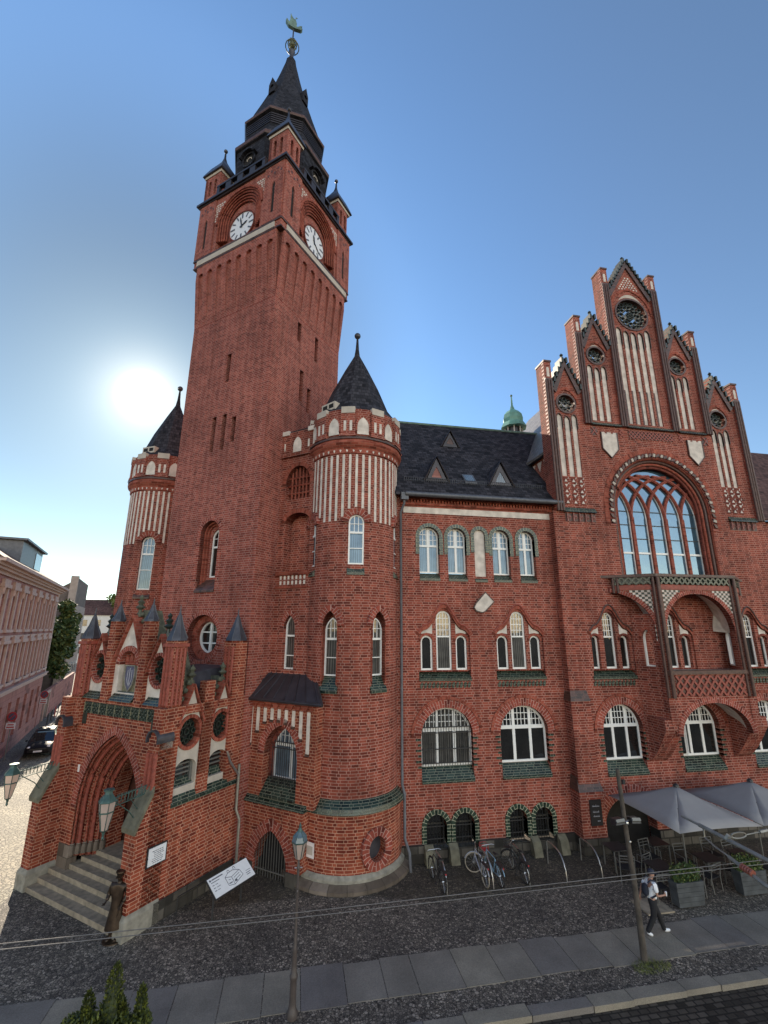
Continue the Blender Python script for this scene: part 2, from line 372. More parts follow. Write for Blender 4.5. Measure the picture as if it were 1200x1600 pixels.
    def lathe(s, C, prof, n=24, a0=0, a1=2 * pi, R=None, mi=0, cap=True, rot=0):
        """prof: list of (radius, z). R: reference radius for the bricks' UV."""
        C = Vector(C); full = abs(a1 - a0 - 2 * pi) < 1e-6; m_ = n if full else n + 1; vs = []
        for r, z in prof:
            for j in range(m_):
                a = rot + a0 + (a1 - a0) * j / n; vs.append(C + Vector((cos(a) * r, sin(a) * r, z)))
        fs, uv = [], []
        Rf = R or max(r for r, z in prof); w = [0]
        for i in range(1, len(prof)): w.append(w[-1] + sqrt((prof[i][0] - prof[i - 1][0]) ** 2 + (prof[i][1] - prof[i - 1][1]) ** 2))
        for i in range(len(prof) - 1):
            vert = abs(prof[i][0] - prof[i + 1][0]) < 1e-6
            v0, v1 = (prof[i][1], prof[i + 1][1]) if R and vert else (prof[0][1] + w[i], prof[0][1] + w[i + 1])
            for j in range(n):
                k = (j + 1) % m_; fs.append((i * m_ + j, i * m_ + k, (i + 1) * m_ + k, (i + 1) * m_ + j))
                u0, u1 = (a1 - a0) * j / n * Rf, (a1 - a0) * (j + 1) / n * Rf; uv.append([(u0, v0), (u1, v0), (u1, v1), (u0, v1)])
        if cap and full:
            if prof[0][0] > 1e-4: fs.append(tuple(reversed(range(m_)))); uv.append(None)
            if prof[-1][0] > 1e-4: fs.append(tuple((len(prof) - 1) * m_ + j for j in range(m_))); uv.append(None)
        return s.add(vs, fs, uv, mi)
    def ball(s, C, r, n=10, sz=1, mi=0):
        return s.lathe(C, [(max(1e-4, r * sin(pi * i / n)), -r * sz * cos(pi * i / n)) for i in range(n + 1)], n + 2, mi=mi, cap=False)
    def islands(s, each):
        """face lists of the far-apart pieces of this mesh (or of every loose island)"""
        n = len(s.v); par = list(range(n))
        def fd(x):
            while par[x] != x: par[x] = par[par[x]]; x = par[x]
            return x
        for f in s.f:
            r = fd(f[0])
            for j in f[1:]: par[fd(j)] = r
        gr = {}
        for i, f in enumerate(s.f): gr.setdefault(fd(f[0]), []).append(i)
        G = list(gr.values())
        if each or len(G) == 1 or len(G) > 300: return G if (each and len(G) < 101) else [list(range(len(s.f)))]
        bb = []
        for g in G:
            P = [s.v[j] for i in g for j in s.f[i]]; bb.append(([min(p[k] for p in P) for k in range(3)], [max(p[k] for p in P) for k in range(3)]))
        sz = [max(h[k] - l[k] for k in range(3)) for l, h in bb]; q = list(range(len(G)))
        def fq(x):
            while q[x] != x: x = q[x]
            return x
        for i in range(len(G)):
            for j in range(i + 1, len(G)):
                gap = sqrt(sum(max(0, bb[i][0][k] - bb[j][1][k], bb[j][0][k] - bb[i][1][k]) ** 2 for k in range(3)))
                if gap <= max(.02, .5 * max(sz[i], sz[j])): q[fq(i)] = fq(j)
        out_ = {}
        for i, g in enumerate(G): out_.setdefault(fq(i), []).extend(g)
        return list(out_.values())
    def build(s, name, mats, parent=None, smooth=False, uvfn=None, recalc=True):
        name = RENAME.get(name, name)
        while parent and depth_of(parent) >= 2: parent = parent.parent
        if name != 'cutter' and parent is not None and name not in KEEP:
            L = s.islands(name in EACH)
            if len(L) > 1:
                first = None
                for g in L:
                    m_ = MB(); ids = {}
                    for i in g:
                        for j in s.f[i]:
                            if j not in ids: ids[j] = len(m_.v); m_.v.append(s.v[j])
                        m_.f.append([ids[j] for j in s.f[i]]); m_.uv.append(s.uv[i]); m_.mi.append(s.mi[i])
                    o = m_.build1(name, mats, parent, smooth, uvfn, recalc); first = first or o
                return first
        return s.build1(name, mats, parent, smooth, uvfn, recalc)
    def build1(s, name, mats, parent=None, smooth=False, uvfn=None, recalc=True):
        me = bpy.data.meshes.new(name); me.from_pydata([tuple(v) for v in s.v], [], s.f)
        lay = me.uv_layers.new(name='UVMap').data
        for pl in me.polygons:
            uv = s.uv[pl.index]; pl.material_index = s.mi[pl.index]
            if uv is None: autouv(me, pl, lay, uvfn)
            else:
                for li, q in zip(pl.loop_indices, uv): lay[li].uv = q
        if recalc:
            bm = bmesh.new(); bm.from_mesh(me); bmesh.ops.recalc_face_normals(bm, faces=bm.faces); bm.to_mesh(me); bm.free()
        if smooth:
            for pl in me.polygons: pl.use_smooth = True
            try: me.set_sharp_from_angle(angle=radians(40))
            except Exception: pass
        o = bpy.data.objects.new(name, me); COL.objects.link(o)
        for mm in (mats if isinstance(mats, (list, tuple)) else [mats]): me.materials.append(MATS[mm])
        if parent: o.parent = parent; o.matrix_parent_inverse = Matrix.Translation(parent.location).inverted() if parent.type == 'EMPTY' and not parent.rotation_euler.z else Matrix()
        return o
def autouv(me, pl, lay, fn=None):
    nrm = pl.normal
    if fn:
        for li, vi in zip(pl.loop_indices, pl.vertices): lay[li].uv = fn(me.vertices[vi].co, nrm)
        return
    if abs(nrm.z) > .85:
        for li, vi in zip(pl.loop_indices, pl.vertices): p = me.vertices[vi].co; lay[li].uv = (p.x, p.y)
    else:
        t = Vector((-nrm.y, nrm.x, 0)).normalized(); sl = 1 / max(.3, sqrt(max(0, 1 - nrm.z ** 2)))
        for li, vi in zip(pl.loop_indices, pl.vertices): p = me.vertices[vi].co; lay[li].uv = (p.dot(t), p.z * sl)
def thing(name, label, cat, loc=(0, 0, 0), group=None, rz=0):
    o = bpy.data.objects.new(name, None); COL.objects.link(o); o.location = loc; o.rotation_euler.z = rz; o.empty_display_size = .3
    o['label'] = label; o['category'] = cat
    if group: o['group'] = group
    return o
def tag(o, label, cat, group=None):
    o['label'] = label; o['category'] = cat
    if group: o['group'] = group
    return o
def dup(root, loc, label=None, rz=None):
    def cp(o, par):
        c = o.copy(); COL.objects.link(c)
        if par: c.parent = par
        for ch in [x for x in bpy.data.objects if x.parent == o]: cp(ch, c)
        return c
    r = cp(root, None); r.location = loc
    if rz is not None: r.rotation_euler.z = rz
    if label: r['label'] = label
    return r
def cut(o, cutter, uvfn=None):
    """Boolean openings, then the bricks' UV laid again."""
    c = cutter.build('cutter', 'red_brick'); md = o.modifiers.new('cut', 'BOOLEAN'); md.operation = 'DIFFERENCE'; md.object = c; md.solver = 'EXACT'
    dg = bpy.context.evaluated_depsgraph_get(); me = bpy.data.meshes.new_from_object(o.evaluated_get(dg)); o.modifiers.clear()
    me.name = o.name; o.data = me; bpy.data.objects.remove(c)
    lay = (me.uv_layers.get('UVMap') or me.uv_layers.new(name='UVMap')).data
    for pl in me.polygons: pl.use_smooth = False; autouv(me, pl, lay, uvfn)
    return o
def cyluv(cx, cy, R):
    def f(p, n):
        d = Vector((p.x - cx, p.y - cy)); r = d.normalized()
        if abs(n.z) < .5 and abs(n.x * r.x + n.y * r.y) > .6: return (atan2(d.y, d.x) * R, p.z)
        return (d.length if abs(n.z) < .6 else atan2(d.y, d.x) * R, p.z if abs(n.z) < .6 else d.length)
    return f

class Arch:
    """Opening outline: kind 'ell' (round or basket), 'pt' (pointed), 'rect', 'circ'."""
    def __init__(s, a0, a1, c0, c1, kind='ell', rise=None, n=14):
        s.a0, s.a1, s.c0, s.c1, s.kind, s.n = a0, a1, c0, c1, kind, n
        s.h = (a1 - a0) / 2; s.m = (a0 + a1) / 2
        s.r = 0 if kind == 'rect' else (rise if rise is not None else (s.h if kind == 'ell' else s.h * 1.3)); s.sp = c1 - s.r
    def top(s, a):
        x = abs(a - s.m) / s.h
        if x > 1: return s.c0
        if s.kind == 'rect': return s.c1
        if s.kind == 'ell': return s.sp + s.r * sqrt(max(0, 1 - x * x))
        Rr_ = (s.h ** 2 + s.r ** 2) / (2 * s.h); d = x * s.h + Rr_ - s.h; return s.sp + sqrt(max(0, Rr_ ** 2 - d * d))
    def half(s, c):
        if c <= s.sp: return s.h
        t = (c - s.sp) / max(s.r, 1e-6)
        if s.kind == 'ell': return s.h * sqrt(max(0, 1 - t * t))
        if s.kind == 'rect': return s.h
        Rr_ = (s.h ** 2 + s.r ** 2) / (2 * s.h); return max(0, sqrt(max(0, Rr_ ** 2 - (c - s.sp) ** 2)) - (Rr_ - s.h))
    def arc(s, jl=0):
        """the arch from the left springing over the top to the right, with jamb length jl"""
        pts = []
        if s.kind == 'rect': pts = [(s.a0, s.c1), (s.a1, s.c1)]
        elif s.kind == 'ell': pts = [(s.m - s.h * cos(pi * i / (2 * s.n)), s.sp + s.r * sin(pi * i / (2 * s.n))) for i in range(2 * s.n + 1)]
        else:
            Rr_ = (s.h ** 2 + s.r ** 2) / (2 * s.h); am = math.asin(min(1, s.r / Rr_)) if Rr_ >= s.h else pi / 2
            L = [(s.a0 + Rr_ - Rr_ * cos(am * i / s.n), s.sp + Rr_ * sin(am * i / s.n)) for i in range(s.n + 1)]
            pts = L + [(2 * s.m - x, y) for x, y in reversed(L[:-1])]
        if jl:
            k = max(1, int(jl / .3)); pts = [(s.a0, s.sp - jl + jl * i / k) for i in range(k)] + pts + [(s.a1, s.sp - jl * (i + 1) / k) for i in range(k)]
        return pts
    def outline(s, t=0):
        q = s.inset(t) if t else s
        if q.kind == 'circ': return q.circle()
        return [(q.a0, q.c0), (q.a1, q.c0)] + list(reversed(q.arc()))
    def inset(s, t, tb=None):
        tb = t if tb is None else tb
        if s.kind == 'circ': return s
        return Arch(s.a0 + t, s.a1 - t, s.c0 + tb, s.c1 - t, s.kind, s.r * (s.h - t) / s.h if s.kind != 'rect' else None, s.n)
def circ(a, c, r, n=28, rz=None): return [(a + r * cos(2 * pi * i / n), c + (rz or r) * sin(2 * pi * i / n)) for i in range(n)]

# ------------------------------------------------------------------ town hall
HALL = thing('town_hall', 'red brick gothic revival town hall with tall clock tower, round bays and stepped gable', 'town hall', (0, 20, 0))
WALL = Fr((0, 20.6, 0), (1, 0, 0), (0, -1, 0))       # wing front
GAB = Fr((0, 20.15, 0), (1, 0, 0), (0, -1, 0))       # gable block front
TU = radians(-38.53)
Uv = Vector((cos(TU), sin(TU), 0)); Vv = Vector((-sin(TU), cos(TU), 0)); T0 = Vector((-2.03, 20.87, 0))
TF = Fr(T0, Uv, -Vv)                                 # tower front: a = u (negative to the left), b out
TR = Fr(T0, Vv, Uv)                                  # tower right side: a = v
PF = Fr(T0 - Vv * 3.4, Uv, -Vv)                      # porch front
BAYC = Vector((2.43, 21.3, 0))

def window(fr, ar, back, parent=HALL, glassm='window_glass_dark', vb=(), hb=(), small=(), fw=.075, th=.07, tb=None, mat='white_paint', name='window', bars=None, open_=None):
    """A white timber window set 'back' metres behind the wall face: frame, mullions, glazing bars and glass.
    vb/hb: full bars (position, width); small: (c_low, nx, nz) a field of thin glazing bars above c_low."""
    b0 = -back; f = MB(); ins = ar.inset(fw, tb)
    if ar.kind == 'circ': pass
    f.prism(fr, ar.outline(), b0, b0 + th, [ins.outline()])
    lo = ins.c0
    for (a, w) in vb:
        f.box(fr, a - w / 2, a + w / 2, b0 + .004, b0 + th - .006, lo, min(ins.top(a - w / 2), ins.top(a + w / 2)) + .02)
    for (c, w) in hb:
        h = ins.half(c + w / 2) ; f.box(fr, ins.m - h - .01, ins.m + h + .01, b0 + .002, b0 + th + .01, c - w / 2, c + w / 2)
    for (cl, nx, nz) in small:
        for i in range(1, nx):
            a = ins.a0 + (ins.a1 - ins.a0) * i / nx; t = ins.top(a)
            if t > cl + .05: f.box(fr, a - .014, a + .014, b0 + .015, b0 + th - .02, cl, t + .01)
        for j in range(1, nz):
            c = cl + (ins.c1 - cl) * j / nz; h = ins.half(c)
            if h > .05: f.box(fr, ins.m - h, ins.m + h, b0 + .017, b0 + th - .022, c - .014, c + .014)
    w = f.build(name, mat, parent)
    g = MB(); g.prism(fr, ins.outline(-.01), b0 + .01, b0 + .025); g.build('glass', glassm, w)
    if bars:
        nb, hs, out_, c0 = bars; k = MB(); a0, a1 = ar.a0 + .03, ar.a1 - .03
        for i in range(nb):
            a = a0 + (a1 - a0) * (i + .5) / nb; k.tube([fr(a, out_, c0), fr(a, out_, min(ar.top(a), ar.c1) - .06)], .013, 4)
        for c in hs: hh = ar.half(c) - .02; k.box(fr, ar.m - hh, ar.m + hh, out_ - .012, out_ + .012, c - .018, c + .018)
        k.build('window_grille', 'black_iron', w)
    return w
def sill(fr, a0, a1, c0, c1, b0, b1, mat='green_brick', parent=HALL, name='window_sill'):
    """sloping brick sill: high at the glass (b0, c1), low at the front (b1, c0)"""
    s = MB(); e = .06
    p = [fr(a0, b0, c0 - .05), fr(a1, b0, c0 - .05), fr(a1, b1, c0 - .05), fr(a0, b1, c0 - .05), fr(a0, b0, c1), fr(a1, b0, c1), fr(a1, b1, c0 + e), fr(a0, b1, c0 + e)]
    s.hexa(p); return s.build(name, mat, parent)
def arch_band(fr, path, w, b0, b1, mat='arch_brick', name='arch_surround', closed=False, parent=HALL, inward=False):
    return MB().ring(fr, path, w, b0, b1, closed, inward).build(name, mat, parent)
def roll(fr, path, r, b, mat, name='arch_moulding', parent=HALL, n=6):
    k = MB(); k.tube([fr(x, b, y) for x, y in path], r, n); return k.build(name, mat, parent, smooth=True)

# ---- wing: front wall with all its openings
top = [Arch(a, b, 11.75, 13.97) for a, b in ((5.53, 6.53), (6.95, 7.90), (9.25, 10.17), (10.65, 11.52))]
blank = Arch(8.31, 8.88, 11.62, 13.93)
trip = []
for x0 in (5.55, 9.24):
    trip.append((Arch(x0, x0 + .56, 7.36, 8.88, n=7), Arch(x0 + .74, x0 + 1.47, 7.36, 10.0, n=9), Arch(x0 + 1.67, x0 + 2.21, 7.36, 8.88, n=7)))
big = [Arch(5.49, 7.84, 3.42, 5.79, rise=1.12), Arch(9.14, 11.46, 3.42, 5.79, rise=1.12)]
base = [Arch(a, b, .35, 1.66) for a, b in ((5.65, 6.53), (6.90, 7.76), (9.33, 10.15), (10.53, 11.33))]
wl, wr = 3.2, 12.95
lowz = .62
ob = [(a.a0 - .0, a) for a in base]
out_pts = [(wl, lowz)]
for a in base: out_pts += [(a.a0, lowz)] + a.arc() + [(a.a1, lowz)]
out_pts += [(wr, lowz), (wr, 15.5), (wl, 15.5)]
def ogee(x0, w, z0, zs, z1):
    """ogee hood over a triple window"""
    L = []
    for i in range(13):
        t = i / 12; x = x0 + w / 2 * t
        if t < .28: y = zs + (.30) * sin(t / .28 * pi / 2) * 1.0
        else:
            q = (t - .28) / .72; y = zs + .30 + (z1 - zs - .30) * (q * q * (3 - 2 * q) if q < .5 else (.5 + (1 - (1 - (q - .5) * 2) ** 2) * .5))
        L.append((x, y))
    R_ = [(2 * (x0 + w / 2) - x, y) for x, y in reversed(L[:-1])]
    return [(x0, z0)] + L + R_ + [(x0 + w, z0)]
hoods = [ogee(x0 - .12, 2.45, 7.3, 8.85, 10.12) for x0 in (5.55, 9.24)]
w = MB()
w.prism(WALL, out_pts, -.62, 0, [Arch(a.a0, a.a1, a.c0 - (.28 if a in top else .48), a.c1, a.kind, a.r).outline() for a in top + big] + [blank.outline()] + [[(h[0][0], 6.95)] + h[1:-1] + [(h[-1][0], 6.95)] for h in hoods])
w.build('wing_wall', 'red_brick', HALL)
p = MB()                                              # recessed panel inside each hood
for h, t in zip(hoods, trip):
    oo = [(h[0][0] + .0, 7.30)] + h[1:-1] + [(h[-1][0], 7.30)]
    p.prism(WALL, oo, -.60, -.10, [a.outline() for a in t])
p.build('window_panel', 'red_brick', HALL)
def spandrel(mb, fr, a, sgn, hood):
    """white plaster between a side light and the hood above it"""
    x0, x1 = a.a0 - .02 * (sgn == -1) + .03, a.a1 + .02 * (sgn == 1) - .03; up = [(x, y - .03) for x, y in hood if x0 <= x <= x1 and y > 8.8]
    def hy(x):
        for (xa, ya), (xb, yb) in zip(hood, hood[1:]):
            if xa <= x <= xb and xb > xa: return ya + (yb - ya) * (x - xa) / (xb - xa) - .03
        return 9.2
    n = 8; top_ = [(x0 + (x1 - x0) * i / n, max(hy(x0 + (x1 - x0) * i / n), 9.02)) for i in range(n + 1)]; bot = [(x1, 8.95), (a.m, 9.0), (x0, 8.95)]
    mb.prism(fr, top_ + bot, -.12, -.085)
pl = MB()
for t in trip:                                        # white spandrels
    h_ = hoods[trip.index(t)]
    for a, sgn in ((t[0], 1), (t[2], -1)): spandrel(pl, WALL, a, sgn, h_)
pl.build('plaster_spandrel', 'plaster', HALL)
for t in trip:
    for k, a in enumerate(t):
        g = ('window_glass_dark', 'window_glass_grey', 'window_glass_dark')[k]
        window(WALL, a, .25, glassm=g, hb=((8.83, .07),) if k == 1 else (), small=((8.86, 4, 4),) if k == 1 else (), fw=.08)
        arch_band(WALL, a.arc(), .11, -.16, -.07, 'moulded_brick')
for h in hoods:
    arch_band(WALL, h[1:-1], .20, -.11, .015, 'moulded_brick', 'ogee_hood')
    roll(WALL, [(x, y + .2) for x, y in h[1:-1]], .045, .02, 'terracotta')
for x0 in (5.55, 9.24):
    sill(WALL, x0 - .11, x0 + 2.33, 6.96, 7.34, -.45, .07)
    f = MB()
    for i in range(13): f.box(WALL, x0 - .08 + i * .185, x0 + .02 + i * .185, -.0, .05, 6.62, 6.80); f.box(WALL, x0 - .08 + i * .185 + .05, x0 + .06 + i * .185, -.0, .03, 6.70, 6.86)
    f.build('frieze', 'green_brick', HALL)
for a in top:
    window(WALL, a, .30, glassm='window_glass_curtain', vb=((a.m, .11),), hb=((13.06, .10),), small=((13.08, 5, 3),), fw=.07)
    arch_band(WALL, a.arc(.85), .18, -.10, .03, 'green_arch_brick'); arch_band(WALL, a.inset(-.0).arc(.85), .02, -.3, -.02, 'green_arch_brick')
    sill(WALL, a.a0 - .0, a.a1 + .0, 11.42, 11.74, -.3, .05)
MB().prism(WALL, blank.outline(-.02), -.2, -.08).build('plaster_panel', 'plaster', HALL)
arch_band(WALL, blank.arc(.85), .18, -.10, .03, 'green_arch_brick')
sill(WALL, blank.a0 - .03, blank.a1 + .03, 11.40, 11.62, -.08, .05)
for i, a in enumerate(big):
    window(WALL, a, .32, glassm='window_glass_grey' if i == 0 else 'window_glass_dark', vb=((a.m - .40, .13), (a.m + .40, .13)), hb=((4.86, .15),), small=((4.92, 12, 3),), fw=.09,
           bars=(19, (3.55, 4.1, 4.75, 4.98), -.14, 3.45) if i == 0 else None)
    arch_band(WALL, a.arc(), .33, -.32, .02); arch_band(WALL, [(x, y) for x, y in Arch(a.a0 - .34, a.a1 + .34, 3.4, 6.14, rise=1.47).arc()], .12, -.1, .045, 'moulded_brick')
    for sx, sg in ((a.a0, -1), (a.a1, 1)):            # green quoins down the jambs
        q = MB()
        for r in range(12):
            if r % 2 == 0: q.box(WALL, min(sx, sx + sg * (.16 + .09 * ((r // 2) % 2))), max(sx, sx + sg * (.16 + .09 * ((r // 2) % 2))), -.31, .006, 3.4 + r * .107 + .01, 3.4 + (r + 1) * .107 - .005)
        q.build('jamb_quoins', 'green_brick', HALL)
    sill(WALL, a.a0 - .0, a.a1 + .0, 2.88, 3.40, -.3, .08)
for a in base:
    arch_band(WALL, a.arc(.7), .2, -.5, .03, 'green_arch_brick')
    window(WALL, Arch(a.a0, a.a1, .40, 1.66), .45, mat='dark_stone', hb=((1.2, .06),), fw=.05, bars=(6, (.7, 1.15), -.2, .4))
d = Arch(0, 1, 0, 1)
sh = [(8.55, 9.90), (8.24, 9.97), (8.12, 10.16), (8.22, 10.36), (8.75, 10.90), (9.19, 10.44), (8.72, 9.97)]
MB().prism(WALL, sh, -.02, .05).build('tilted_shield', 'plaster', HALL)
MB().ring(WALL, list(reversed(sh)), .05, -.02, .07, True).build('shield_border', 'dark_brick', HALL)
k = MB(); k.box(WALL, 4.75, 12.8, 0, .05, 14.62, 14.92); k.build('plaster_band', 'plaster', HALL)
k = MB(); k.box(WALL, 4.6, 12.85, 0, .10, 15.02, 15.14); k.box(WALL, 4.6, 12.85, 0, .16, 15.30, 15.45)
for i in range(52): k.box(WALL, 4.65 + i * .157, 4.65 + i * .157 + .08, 0, .12, 15.14, 15.30)
k.box(WALL, 4.6, 12.85, 0, .02, 14.93, 15.02); k.build('eaves_cornice', 'moulded_brick', HALL)
# stone plinth between the basement lights
k = MB(); xs = [wl] + [x for a in base for x in (a.a0 - .1, a.a1 + .1)] + [12.6]
for i in range(0, len(xs), 2):
    if xs[i + 1] - xs[i] > .25: k.box(WALL, xs[i], xs[i + 1], -.5, .16, -.1, .62)
k.box(WALL, wl, 12.6, -.55, -.1, -.1, .36); k.build('stone_plinth', 'rubble_stone', HALL)
k = MB()
for x in (6.53, 10.15, 5.5, 11.4): k.hexa([WALL(x + .0, .16, -.05), WALL(x + .37, .16, -.05), WALL(x + .37, .55, -.05), WALL(x, .55, -.05), WALL(x, .16, .66), WALL(x + .37, .16, .66), WALL(x + .37, .38, .50), WALL(x, .38, .50)])
k.build('light_well_kerb', 'coping_stone', HALL)
# wing roof
EY, EZ, RY, RZ = 20.18, 15.42, 26.0, 21.9
k = MB(); k.hexa([(4.3, EY, EZ), (14.2, EY, EZ), (19, RY, RZ), (1.0, RY, RZ), (4.3, EY, EZ + .12), (14.2, EY, EZ + .12), (19, RY, RZ + .12), (1.0, RY, RZ + .12)])
k.hexa([(1.0, RY + .01, RZ), (19, RY + .01, RZ), (19, 32, 15.4), (1.0, 32, 15.4), (1.0, RY + .01, RZ + .12), (19, RY + .01, RZ + .12), (19, 32, 15.5), (1.0, 32, 15.5)])
k.build('wing_roof', 'slate', HALL)
MB().tube([(1, RY, RZ + .14), (16, RY, RZ + .14)], .09, 8).build('ridge_cap', 'pale_copper', HALL)
k = MB(); k.tube([(4.75, EY - .1, EZ + .02), (12.95, EY - .1, EZ + .02)], .12, 10); k.build('gutter', 'zinc', HALL, True)
k = MB(); kz = lambda y: EZ + .12 + (y - EY) * (RZ - EZ) / (RY - EY)
for i in range(66): x = 4.9 + i * .115; k.tube([(x, 20.95, kz(20.95) - .02), (x, 20.93, kz(20.95) + .20)], .014, 4)
for dz in (.05, .19): k.tube([(4.9, 20.94, kz(20.95) + dz), (12.5, 20.94, kz(20.95) + dz)], .014, 4)
k.build('snow_guard', 'zinc', HALL)
def dormer(x, y, w, h, lit, d=1.6):
    z = kz(y) - .02; k = MB(); sl = (RZ - EZ) / (RY - EY); dy = h / sl
    k.add([(x - w / 2, y, z), (x + w / 2, y, z), (x, y, z + h), (x, y + dy, z + h)], [(0, 1, 2), (0, 2, 3), (1, 3, 2), (0, 3, 1)])
    k.add([(x - w / 2 - .18, y - .06, z - .05), (x, y - .14, z + h + .12), (x + w / 2 + .18, y - .06, z - .05), (x, y + dy + .2, z + h + .16), (x - w / 2 - .55, y + .75, kz(y + .75)), (x + w / 2 + .55, y + .75, kz(y + .75))], [(0, 1, 3, 4), (2, 5, 3, 1)])
    o = k.build('dormer', 'slate', HALL, recalc=False)
    k = MB(); fr = Fr((x, y, z), (1, 0, 0), (0, -1, 0))
    k.prism(fr, [(-w / 2 + .02, .0), (w / 2 - .02, 0), (0, h - .03)], .005, .06, [[(-w * .24, .18), (w * .24, .18), (w * .16, .4), (0, h * .62), (-w * .16, .4)]]); k.build('dormer_front', 'dark_metal_sheet', o)
    k = MB(); k.prism(fr, [(-w * .25, .17), (w * .25, .17), (w * .17, .4), (0, h * .63), (-w * .17, .4)], .004, .03); k.build('dormer_window', lit, o)
    MB().tube([fr(-w / 2 - .1, .1, -.02), fr(0, .14, h + .08), fr(w / 2 + .1, .1, -.02)], .05, 4).build('dormer_trim', 'dark_metal_sheet', o)
dormer(6.62, 21.05, 1.15, 1.25, 'render_pink'); dormer(10.1, 21.0, 1.25, 1.25, 'window_glass_grey'); dormer(8.4, 23.9, .95, .95, 'dark_brick')
k = MB(); k.hexa([(8.15, 20.97, kz(20.97) - .05), (8.78, 20.97, kz(20.97) - .05), (8.78, 21.5, kz(21.5) - .05), (8.15, 21.5, kz(21.5) - .05), (8.15, 20.97, kz(20.97) + .12), (8.78, 20.97, kz(20.97) + .12), (8.78, 21.5, kz(21.5) + .12), (8.15, 21.5, kz(21.5) + .12)])
o = k.build('skylight', 'zinc', HALL)
k = MB(); k.add([(8.22, 21.02, kz(21.02) + .127), (8.71, 21.02, kz(21.02) + .127), (8.71, 21.45, kz(21.45) + .127), (8.22, 21.45, kz(21.45) + .127)], [(0, 1, 2, 3)]); k.build('glass', 'window_glass_curtain', o)
# ridge lantern (copper onion)
L = (14.75, 28.0, 0); k = MB(); k.lathe(L, [(.55, 21.0), (.55, 23.3)], 8); o = k.build('ridge_lantern', 'dark_metal_sheet', HALL)
MB().lathe(L, [(.95, 23.3), (.86, 23.5), (.72, 23.75), (.74, 24.0), (.66, 24.35), (.44, 24.62), (.2, 24.78), (.08, 25.15), (.045, 25.9)], 8).build('onion_dome', 'copper_green', o)
MB().ball((L[0], L[1], 25.95), .09).build('ball_finial', 'pale_copper', o, True)
k = MB()
for j in range(8): a = 2 * pi * (j + .5) / 8; k.tube([(L[0] + .6 * cos(a), L[1] + .6 * sin(a), 22.2), (L[0] + .6 * cos(a), L[1] + .6 * sin(a), 23.3)], .05, 4)
k.build('lantern_posts', 'far_white', o)
# downpipes
def pipe(pts, r=.06, mat='zinc', name='downpipe'): return MB().tube(pts, r, 8).build(name, mat, HALL, True)
pipe([(4.72, 20.2, 15.3), (4.72, 20.2, 15.0), (4.6, 20.46, 14.6), (4.6, 20.46, 2.9), (4.66, 20.3, 2.6), (4.66, 20.3, 1.0), (4.78, 20.0, .6), (4.8, 19.9, -.05)])
k = MB(); k.box(ID, 4.55, 4.9, 20.05, 20.38, 15.15, 15.5); k.build('rainwater_hopper', 'zinc', HALL)

# ------------------------------------------------------------------ gable block
cx = 18.85
g1 = [Arch(a, b, 7.36, c, n=8) for a, b, c in ((13.88, 14.30, 8.9), (14.56, 15.22, 10.0), (15.42, 15.90, 8.9))]
g1b = [Arch(a, b, 7.36, c, n=8) for a, b, c in ((17.3, 17.75, 8.9), (17.95, 18.65, 10.0), (18.85, 19.35, 8.9))]
g1c = [Arch(a, b, 7.36, c, n=8) for a, b, c in ((22.0, 22.4, 8.9), (22.65, 23.35, 10.0), (23.55, 24.0, 8.9))]
gbig = [Arch(a, b, 3.42, 5.8, rise=1.1) for a, b in ((13.95, 16.0), (17.95, 20.15), (21.9, 24.1))]
ghood = [ogee(x, 2.3, 7.3, 8.9, 10.15) for x in (13.76, 17.18, 21.86)]
GW = Arch(15.95, 21.81, 11.7, 18.3, 'ell', 2.93, n=22)
stair = Arch(13.55, 16.1, .25, 2.0, rise=1.2)
gl, gr = 12.95, 25.35
outl = [(gl, .62), (stair.a0, .62)] + stair.arc() + [(stair.a1, .62), (gr, .62), (gr, 15.0), (24.85, 15.0), (24.85, 21.9), (23.6, 23.9), (22.7, 22.3), (22.7, 25.0), (21.42, 27.1), (20.5, 25.2), (20.5, 29.0), (18.82, 31.5), (17.15, 29.0), (17.15, 25.2), (16.0, 27.1), (14.95, 25.0), (14.95, 22.3), (13.85, 23.9), (12.95, 21.9)]
roses = [(18.8, 27.5, 1.02), (16.0, 24.36, .50), (21.35, 24.3, .50), (13.8, 21.12, .50), (23.5, 21.05, .50)]
lanc = [(17.74 + .475 * i, 20.28, (26.5, 26.3, 26.25, 26.3, 26.5)[i], .33) for i in range(5)]
lanc += [(x, 20.28, z, .31) for x, z in ((15.52, 23.72), (15.96, 23.58), (16.40, 23.72), (20.88, 23.66), (21.32, 23.52), (21.76, 23.66))]
lanc += [(x, 16.92, z, .31) for x, z in ((13.33, 20.5), (13.77, 20.36), (14.2, 20.5), (23.06, 20.42), (23.48, 20.25), (23.9, 20.42))]
hl = [Arch(x - w_ / 2, x + w_ / 2, z0, z1, 'pt', w_ * .8, n=4) for x, z0, z1, w_ in lanc]
w = MB(); w.prism(GAB, outl, -.62, 0, [Arch(a.a0, a.a1, a.c0 - .48, a.c1, a.kind, a.r).outline() for a in gbig] + [a.outline() for a in hl + [GW]] + [circ(a, c, r) for a, c, r in roses] + [[(h[0][0], 6.95)] + h[1:-1] + [(h[-1][0], 6.95)] for h in ghood])
w.build('gable_wall', 'red_brick', HALL)
k = MB()
for a in hl: k.prism(GAB, a.outline(-.01), -.3, -.07)
k.build('lancet_panels', 'plaster', HALL)
k = MB()
for a in hl[:5]: k.box(GAB, a.a0 - .01, a.a0 + .07, -.11, .01, 20.3, 22.35)
for a in hl: k.ring(GAB, a.arc(.9 if a.c1 > 24 else .6), .03, -.1, .025)
k.build('lancet_mouldings', 'dark_brick', HALL)
